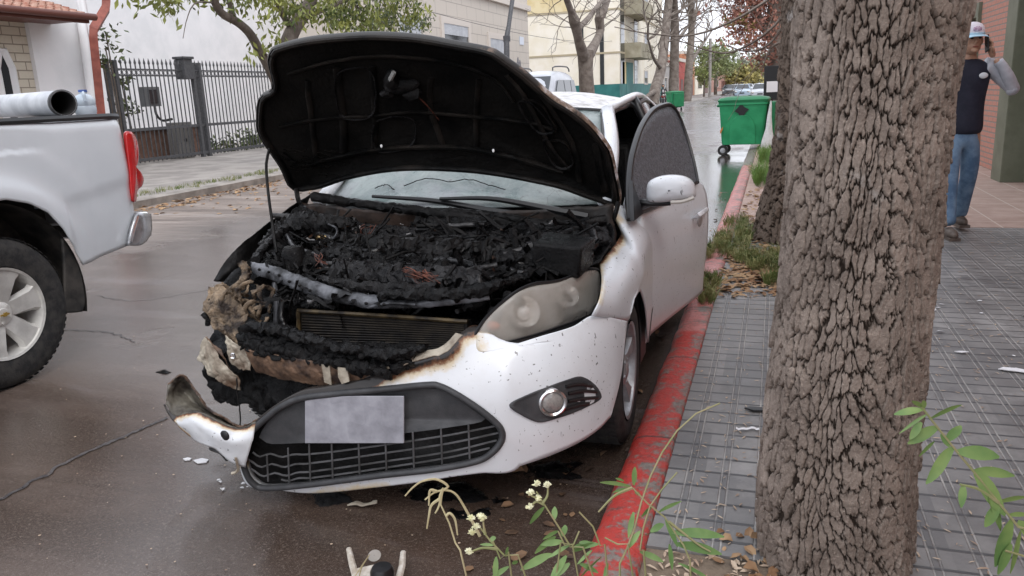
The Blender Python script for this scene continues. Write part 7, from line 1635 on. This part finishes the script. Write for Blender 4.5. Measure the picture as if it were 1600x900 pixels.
for x, y, z in ((-.11, -.20, 0), (.125, .27, .03)):
    MB().sphere((x, y - .07, z + .045), (.047, .13, .05), 14, 10).bx(x - .045, x + .045, y - .19, y + .05, z, z + .025).build('shoe', M_shoe, man)
# head with a face, turned slightly down
hm = MB(); HC = np.array([0, -.03, 1.635]); hm.sphere(HC, (.076, .095, .115), 24, 18)
hm.sphere(HC + (0, -.02, -.05), (.062, .075, .07), 18, 12).sphere(HC + (0, -.098, -.015), (.014, .02, .026), 10, 8).sphere(HC + (.079, .005, -.01), (.012, .02, .03), 8, 8).sphere(HC + (-.079, .005, -.01), (.012, .02, .03), 8, 8)
hm.sphere(HC + (0, -.085, -.085), (.03, .02, .02), 10, 8)
hd = hm.build('head', M_skin, man)
for s in (-1, 1): MB().sphere(HC + (s * .03, -.088, .012), (.014, .008, .008), 8, 6).build('eye', M_blackp, hd); MB().sphere(HC + (s * .03, -.092, .03), (.02, .008, .005), 8, 6).build('brow', M_hair, hd)
MB().sphere(HC + (0, -.096, -.055), (.024, .006, .006), 8, 6).build('mouth', mat('lips', (.25, .08, .06), None, rough=.5), hd)
MB().sphere(HC + (0, .02, .0), (.083, .092, .095), 18, 12).build('hair', M_hair, hd)
cap = MB()
for i, (r, h) in enumerate(((.088, .03), (.09, .06), (.082, .095), (.055, .125), (.005, .135))): pass
cap.grid([[HC + np.array([.088 * k * math.cos(a), .105 * k * math.sin(a) + .005, h]) for a in np.linspace(0, 2 * np.pi, 24, endpoint=False)] for k, h in ((1.0, .03), (1.04, .06), (.96, .1), (.7, .128), (.35, .142), (.02, .146))], close=True)
cp_ = cap.build('cap', M_cap1, man, angle=180)
MB().grid([[HC + np.array([.088 * math.sin(a) * (1 + .0 * q), -.09 - .085 * q * math.cos(a * .8), .038 - .018 * q - .012 * (a / 1.2) ** 2]) for a in np.linspace(-1.25, 1.25, 13)] for q in np.linspace(0, 1, 5)]).build('peak', M_cap2, cp_, solid=.004)
MB().grid([[HC + np.array([.093 * math.sin(a), -.108 * math.cos(a) + .005, .035 + .022 * q]) for a in np.linspace(-1.2, 1.2, 13)] for q in (0, 1)]).build('blue_band', M_cap2, cp_, solid=.003)
MB().sphere(HC + (0, -.103, .082), (.034, .012, .022), 14, 8).build('cap_badge', mat('purple badge', (.32, .18, .28), (.6, .5, .58), 90, .7), cp_)
MB().sphere((.085, -.118, 1.345), (.035, .01, .025), 14, 8).build('chest_badge', mat('white badge', (.6, .62, .65), None, rough=.7), man)
# hand at the ear: palm, four fingers, thumb, phone
hw = np.array([.165, -.075, 1.485])
hn = [[tuple(hw) + (.026,), tuple(hw + (-.028, -.01, .045)) + (.036, .02), tuple(hw + (-.038, -.015, .085)) + (.036, .016)]]
hand = skinned('hand', hn, M_skin, man, 2)
for i in range(4):
    y = -.045 + .022 * i; l = (.055, .068, .072, .06)[i]; b0 = hw + np.array([-.035, y + .012, .085]); skinned('finger', [[tuple(b0) + (.010,), tuple(b0 + (.004, 0, l * .5)) + (.0095,), tuple(b0 + (-.008, 0, l * .85)) + (.0085,), tuple(b0 + (-.024, 0, l)) + (.007,)]], M_skin, hand, 1)
skinned('thumb', [[tuple(hw + (-.02, -.035, .04)) + (.012,), tuple(hw + (-.03, -.06, .065)) + (.011,), tuple(hw + (-.045, -.062, .09)) + (.009,)]], M_skin, hand, 1)
ph = thing('mobile_phone', tuple(mp + np.array([.165, 0, 1.6])), 'dark mobile phone held to the walking man\'s ear', 'phone')
rzm = np.array(Euler((0, 0, R_(8))).to_matrix()); pc = np.array([mp[0] - .03, mp[1] + .05, .12]) + rzm @ np.array([.103, -.075, 1.60])
MB().box(pc, (.010, .065, .135), rot=(-.3, 0, R_(8))).build('phone_body', M_blackp, ph, bevel=.003); MB().box(pc + rzm @ np.array([-.0065, 0, 0]), (.002, .058, .125), rot=(-.3, 0, R_(8))).build('screen', M_dglass, ph)
# rider on a small motorbike at the corner
rp = wp(1036, 167, z=0.)
bk = thing('motorbike', (rp[0], rp[1], 0), 'dark motorbike with its rider at the street corner, far off', 'motorbike', rz=R_(10))
for y in (-.62, .62):
    MB().tube([(0, y + .29 * math.cos(a), .31 + .29 * math.sin(a)) for a in np.linspace(0, 2 * np.pi, 25)], .05, 8, cap=False).build('wheel', M_rubber, bk)
MB().sphere((0, -.1, .78), (.14, .3, .13)).build('fuel_tank', mat('red tank', (.4, .03, .02), None, rough=.3), bk); MB().box((0, .35, .78), (.22, .55, .09)).build('seat', M_blackp, bk, bevel=.03)
MB().box((0, 0, .45), (.24, .4, .3)).tube([(0, -.62, .31), (0, -.48, 1.0)], .03, 6).tube([(0, .62, .31), (0, .1, .5)], .03, 6).build('engine', M_galv, bk); MB().tube([(-.36, -.40, 1.05), (0, -.46, 1.02), (.36, -.40, 1.05)], .02, 6).build('handlebar', M_blackp, bk)
MB().sphere((0, -.56, .88), (.09, .07, .09)).build('headlight', M_refl, bk)
rd_ = thing('person', (rp[0], rp[1], 0), 'rider in dark clothes and helmet sitting on the distant motorbike', 'person', rz=R_(10))
skinned('body', [[(0, .25, .86, .15, .12), (0, .2, 1.1, .15, .11), (0, .12, 1.32, .17, .1), (0, .1, 1.42, .07), (0, .08, 1.5, .05)], [0, (.14, .0, .82, .085), (.2, -.25, .78, .07), (.2, -.1, .38, .055), (.2, -.15, .30, .05)], [0, (-.14, .0, .82, .085), (-.2, -.25, .78, .07), (-.2, -.1, .38, .055), (-.2, -.15, .30, .05)], [2, (.2, .08, 1.32, .06), (.32, -.1, 1.12, .045), (.33, -.36, 1.07, .04)], [2, (-.2, .08, 1.32, .06), (-.32, -.1, 1.12, .045), (-.33, -.36, 1.07, .04)]], mat('dark clothes', (.02, .02, .022), (.10, .10, .11), 3, .8), rd_)
MB().sphere((0, .05, 1.60), (.115, .13, .135)).build('helmet', M_blackp, rd_); MB().sphere((0, -.05, 1.585), (.078, .05, .08)).build('face', M_skin, rd_); MB().box((0, .02, 1.2), (.10, .20, .2)).build('white_bib', M_white, rd_, bevel=.02)

# ================================================================== DEBRIS ON THE ROAD
def debris(name, label, P, build, cat='debris', group=None):
    t = thing(name, (P[0], P[1], 0), label, cat, group); build(t); return t
def char_pile(u, v, rx, ry, h, seed, label):
    P = wp(u, v, z=0); t = thing('charred_residue', (P[0], P[1], 0), label, 'debris', 'charred residue under the bumper'); rows = []
    for k_ in np.linspace(0, 1, 16): rows.append([(P[0] + rx * k_ * math.cos(a) * (1 + .25 * math.sin(3 * a + seed)), P[1] + ry * k_ * math.sin(a) * (1 + .2 * math.sin(4 * a + seed)), h * (1 - k_ ** 1.5) - .004) for a in np.linspace(0, 2 * np.pi, 60, endpoint=False)])
    MB().grid(rows, close=True).build('crust', M_char, t, disp=lambda V: V + nz(V, 14, seed) * np.array([.03, .03, .014]) + nz(V, 45, seed) * .007, angle=180)
char_pile(520, 780, .16, .06, .02, 1, 'charred crust under the low left of the grille')
char_pile(700, 770, .20, .09, .022, 2, 'charred crust below the middle of the bumper')
char_pile(735, 800, .10, .05, .015, 3, 'small black crust behind the arching grass stalk')
char_pile(860, 735, .14, .10, .015, 4, 'black residue near the front wheel')
char_pile(258, 581, .05, .03, .01, 5, 'black shred lying on the road left of the torn bumper end')
P = wp(565, 793, z=.0)
def f(t):
    MB().tube(cr([P + (-.05, -.012, .008), P + (-.02, .0, .014), P + (.005, .003, .008), P + (.03, .01, .014), P + (.055, .02, .02)], 24), np.interp(np.linspace(0, 1, 24), [0, .3, .6, 1], [.006, .012, .009, .011]), 8, flat=.5).build('melted_strip', M_tan2, t, disp=crumple(.006, 40, 2))
debris('melted_plastic_strip', 'twisted pale melted plastic strip lying below the bumper', P, f)
P0 = wp(590, 893, z=.0)
t = thing('broken_lamp_housing', (P0[0], P0[1], 0), 'broken car part with a black cylinder and two white tabs, at the bottom edge', 'debris')
q = lambda u, v, z: wp(u, v, z=z)
MB().tube([q(630, 862, .03), q(628, 885, .03), q(620, 915, .02)], [.009, .011, .012], 6, flat=.6).build('white_tab', mat('dirty white plastic', (.62, .58, .52), (.40, .34, .27), 30, .5), t)
MB().tube([q(545, 857, .03), q(550, 880, .03), q(560, 915, .02)], [.009, .011, .012], 6, flat=.6).build('white_tab', bpy.data.materials['dirty white plastic'], t)
MB().prism([q(548, 890, .03), q(585, 882, .035), q(600, 900, .03), q(560, 915, .03)], (0, 0, -.015)).build('bracket', bpy.data.materials['dirty white plastic'], t, smooth=False)
c = q(598, 905, .03); MB().lathe([(.001, .045), (.03, .043), (.037, .03), (.038, -.03), (.001, -.03)], tuple(c), 'z', 24).build('black_cylinder', M_blackp, t)
MB().grid(disk_at(q(585, 868, .02), np.array([.1, -.5, .8]), [(.001, .003), (.015, .003), (.022, .0), (.02, -.003)], 18), close=True).build('clear_cap', M_lens, t)
MB().tube(cr([q(552, 905, .04), q(568, 880, .06), q(578, 866, .05), q(566, 885, .05), q(560, 905, .04)], 20), .002, 4).build('wire', M_drys, t)
P = wp(1168, 672, z=.122)
t = thing('paper_scrap', tuple(P), 'white paper scrap on the tiles beside the nearest trunk', 'litter')
MB().grid([[P + np.array([x, y + .01 * math.sin(x * 60), .004 + .006 * abs(math.sin(x * 90))]) for x in np.linspace(-.045, .045, 10)] for y in (-.010, .0, .010)]).build('scrap', M_white, t)
P = wp(1178, 642, z=.122)
t = thing('black_plastic_shard', tuple(P), 'black plastic shard on the tiles, just above the paper scrap', 'debris')
MB().prism([P + np.array([a, b, .004]) for a, b in ((-.04, .0), (-.02, .022), (.03, .02), (.05, -.01), (0, -.02))], (0, 0, .006)).build('shard', M_blackp, t, smooth=False, disp=crumple(.008, 20, 3))
for i, (u, v) in enumerate(((1578, 580), (1503, 552), (1596, 582))):
    P = wp(u, v, z=.122); t = thing('paper_scrap', tuple(P), ('white torn paper on the right-hand tiles at the picture edge', 'single pale scrap on the tiles between trunk and torn paper', 'small white torn piece beside the torn paper at the right edge')[i], 'litter')
    MB().prism([P + np.array([a, b, .003]) for a, b in ((-.05, .0), (-.02, .03), (.03, .02), (.05, -.015), (0, -.02))] if i != 1 else [P + np.array([a, b, .003]) for a, b in ((-.03, 0), (0, .015), (.03, 0), (0, -.012))], (0, 0, .004)).build('scrap', M_white, t, smooth=False, disp=crumple(.012, 15, i))
P = wp(305, 719, z=0)
for i, (u, v, s) in enumerate(((292, 719, .02), (313, 722, .035))):
    P = wp(u, v, z=0); t = thing('white_fragment', tuple(P), ('tiny white fragment on the wet road left of the bumper', 'flat white plastic fragment beside the torn bumper, larger of two')[i], 'debris')
    MB().prism([P + np.array([a * s, b * s, .002]) for a, b in ((-1, 0), (-.3, .7), (.8, .6), (1, -.1), (.1, -.6))], (0, 0, .004)).build('fragment', M_white, t, smooth=False)
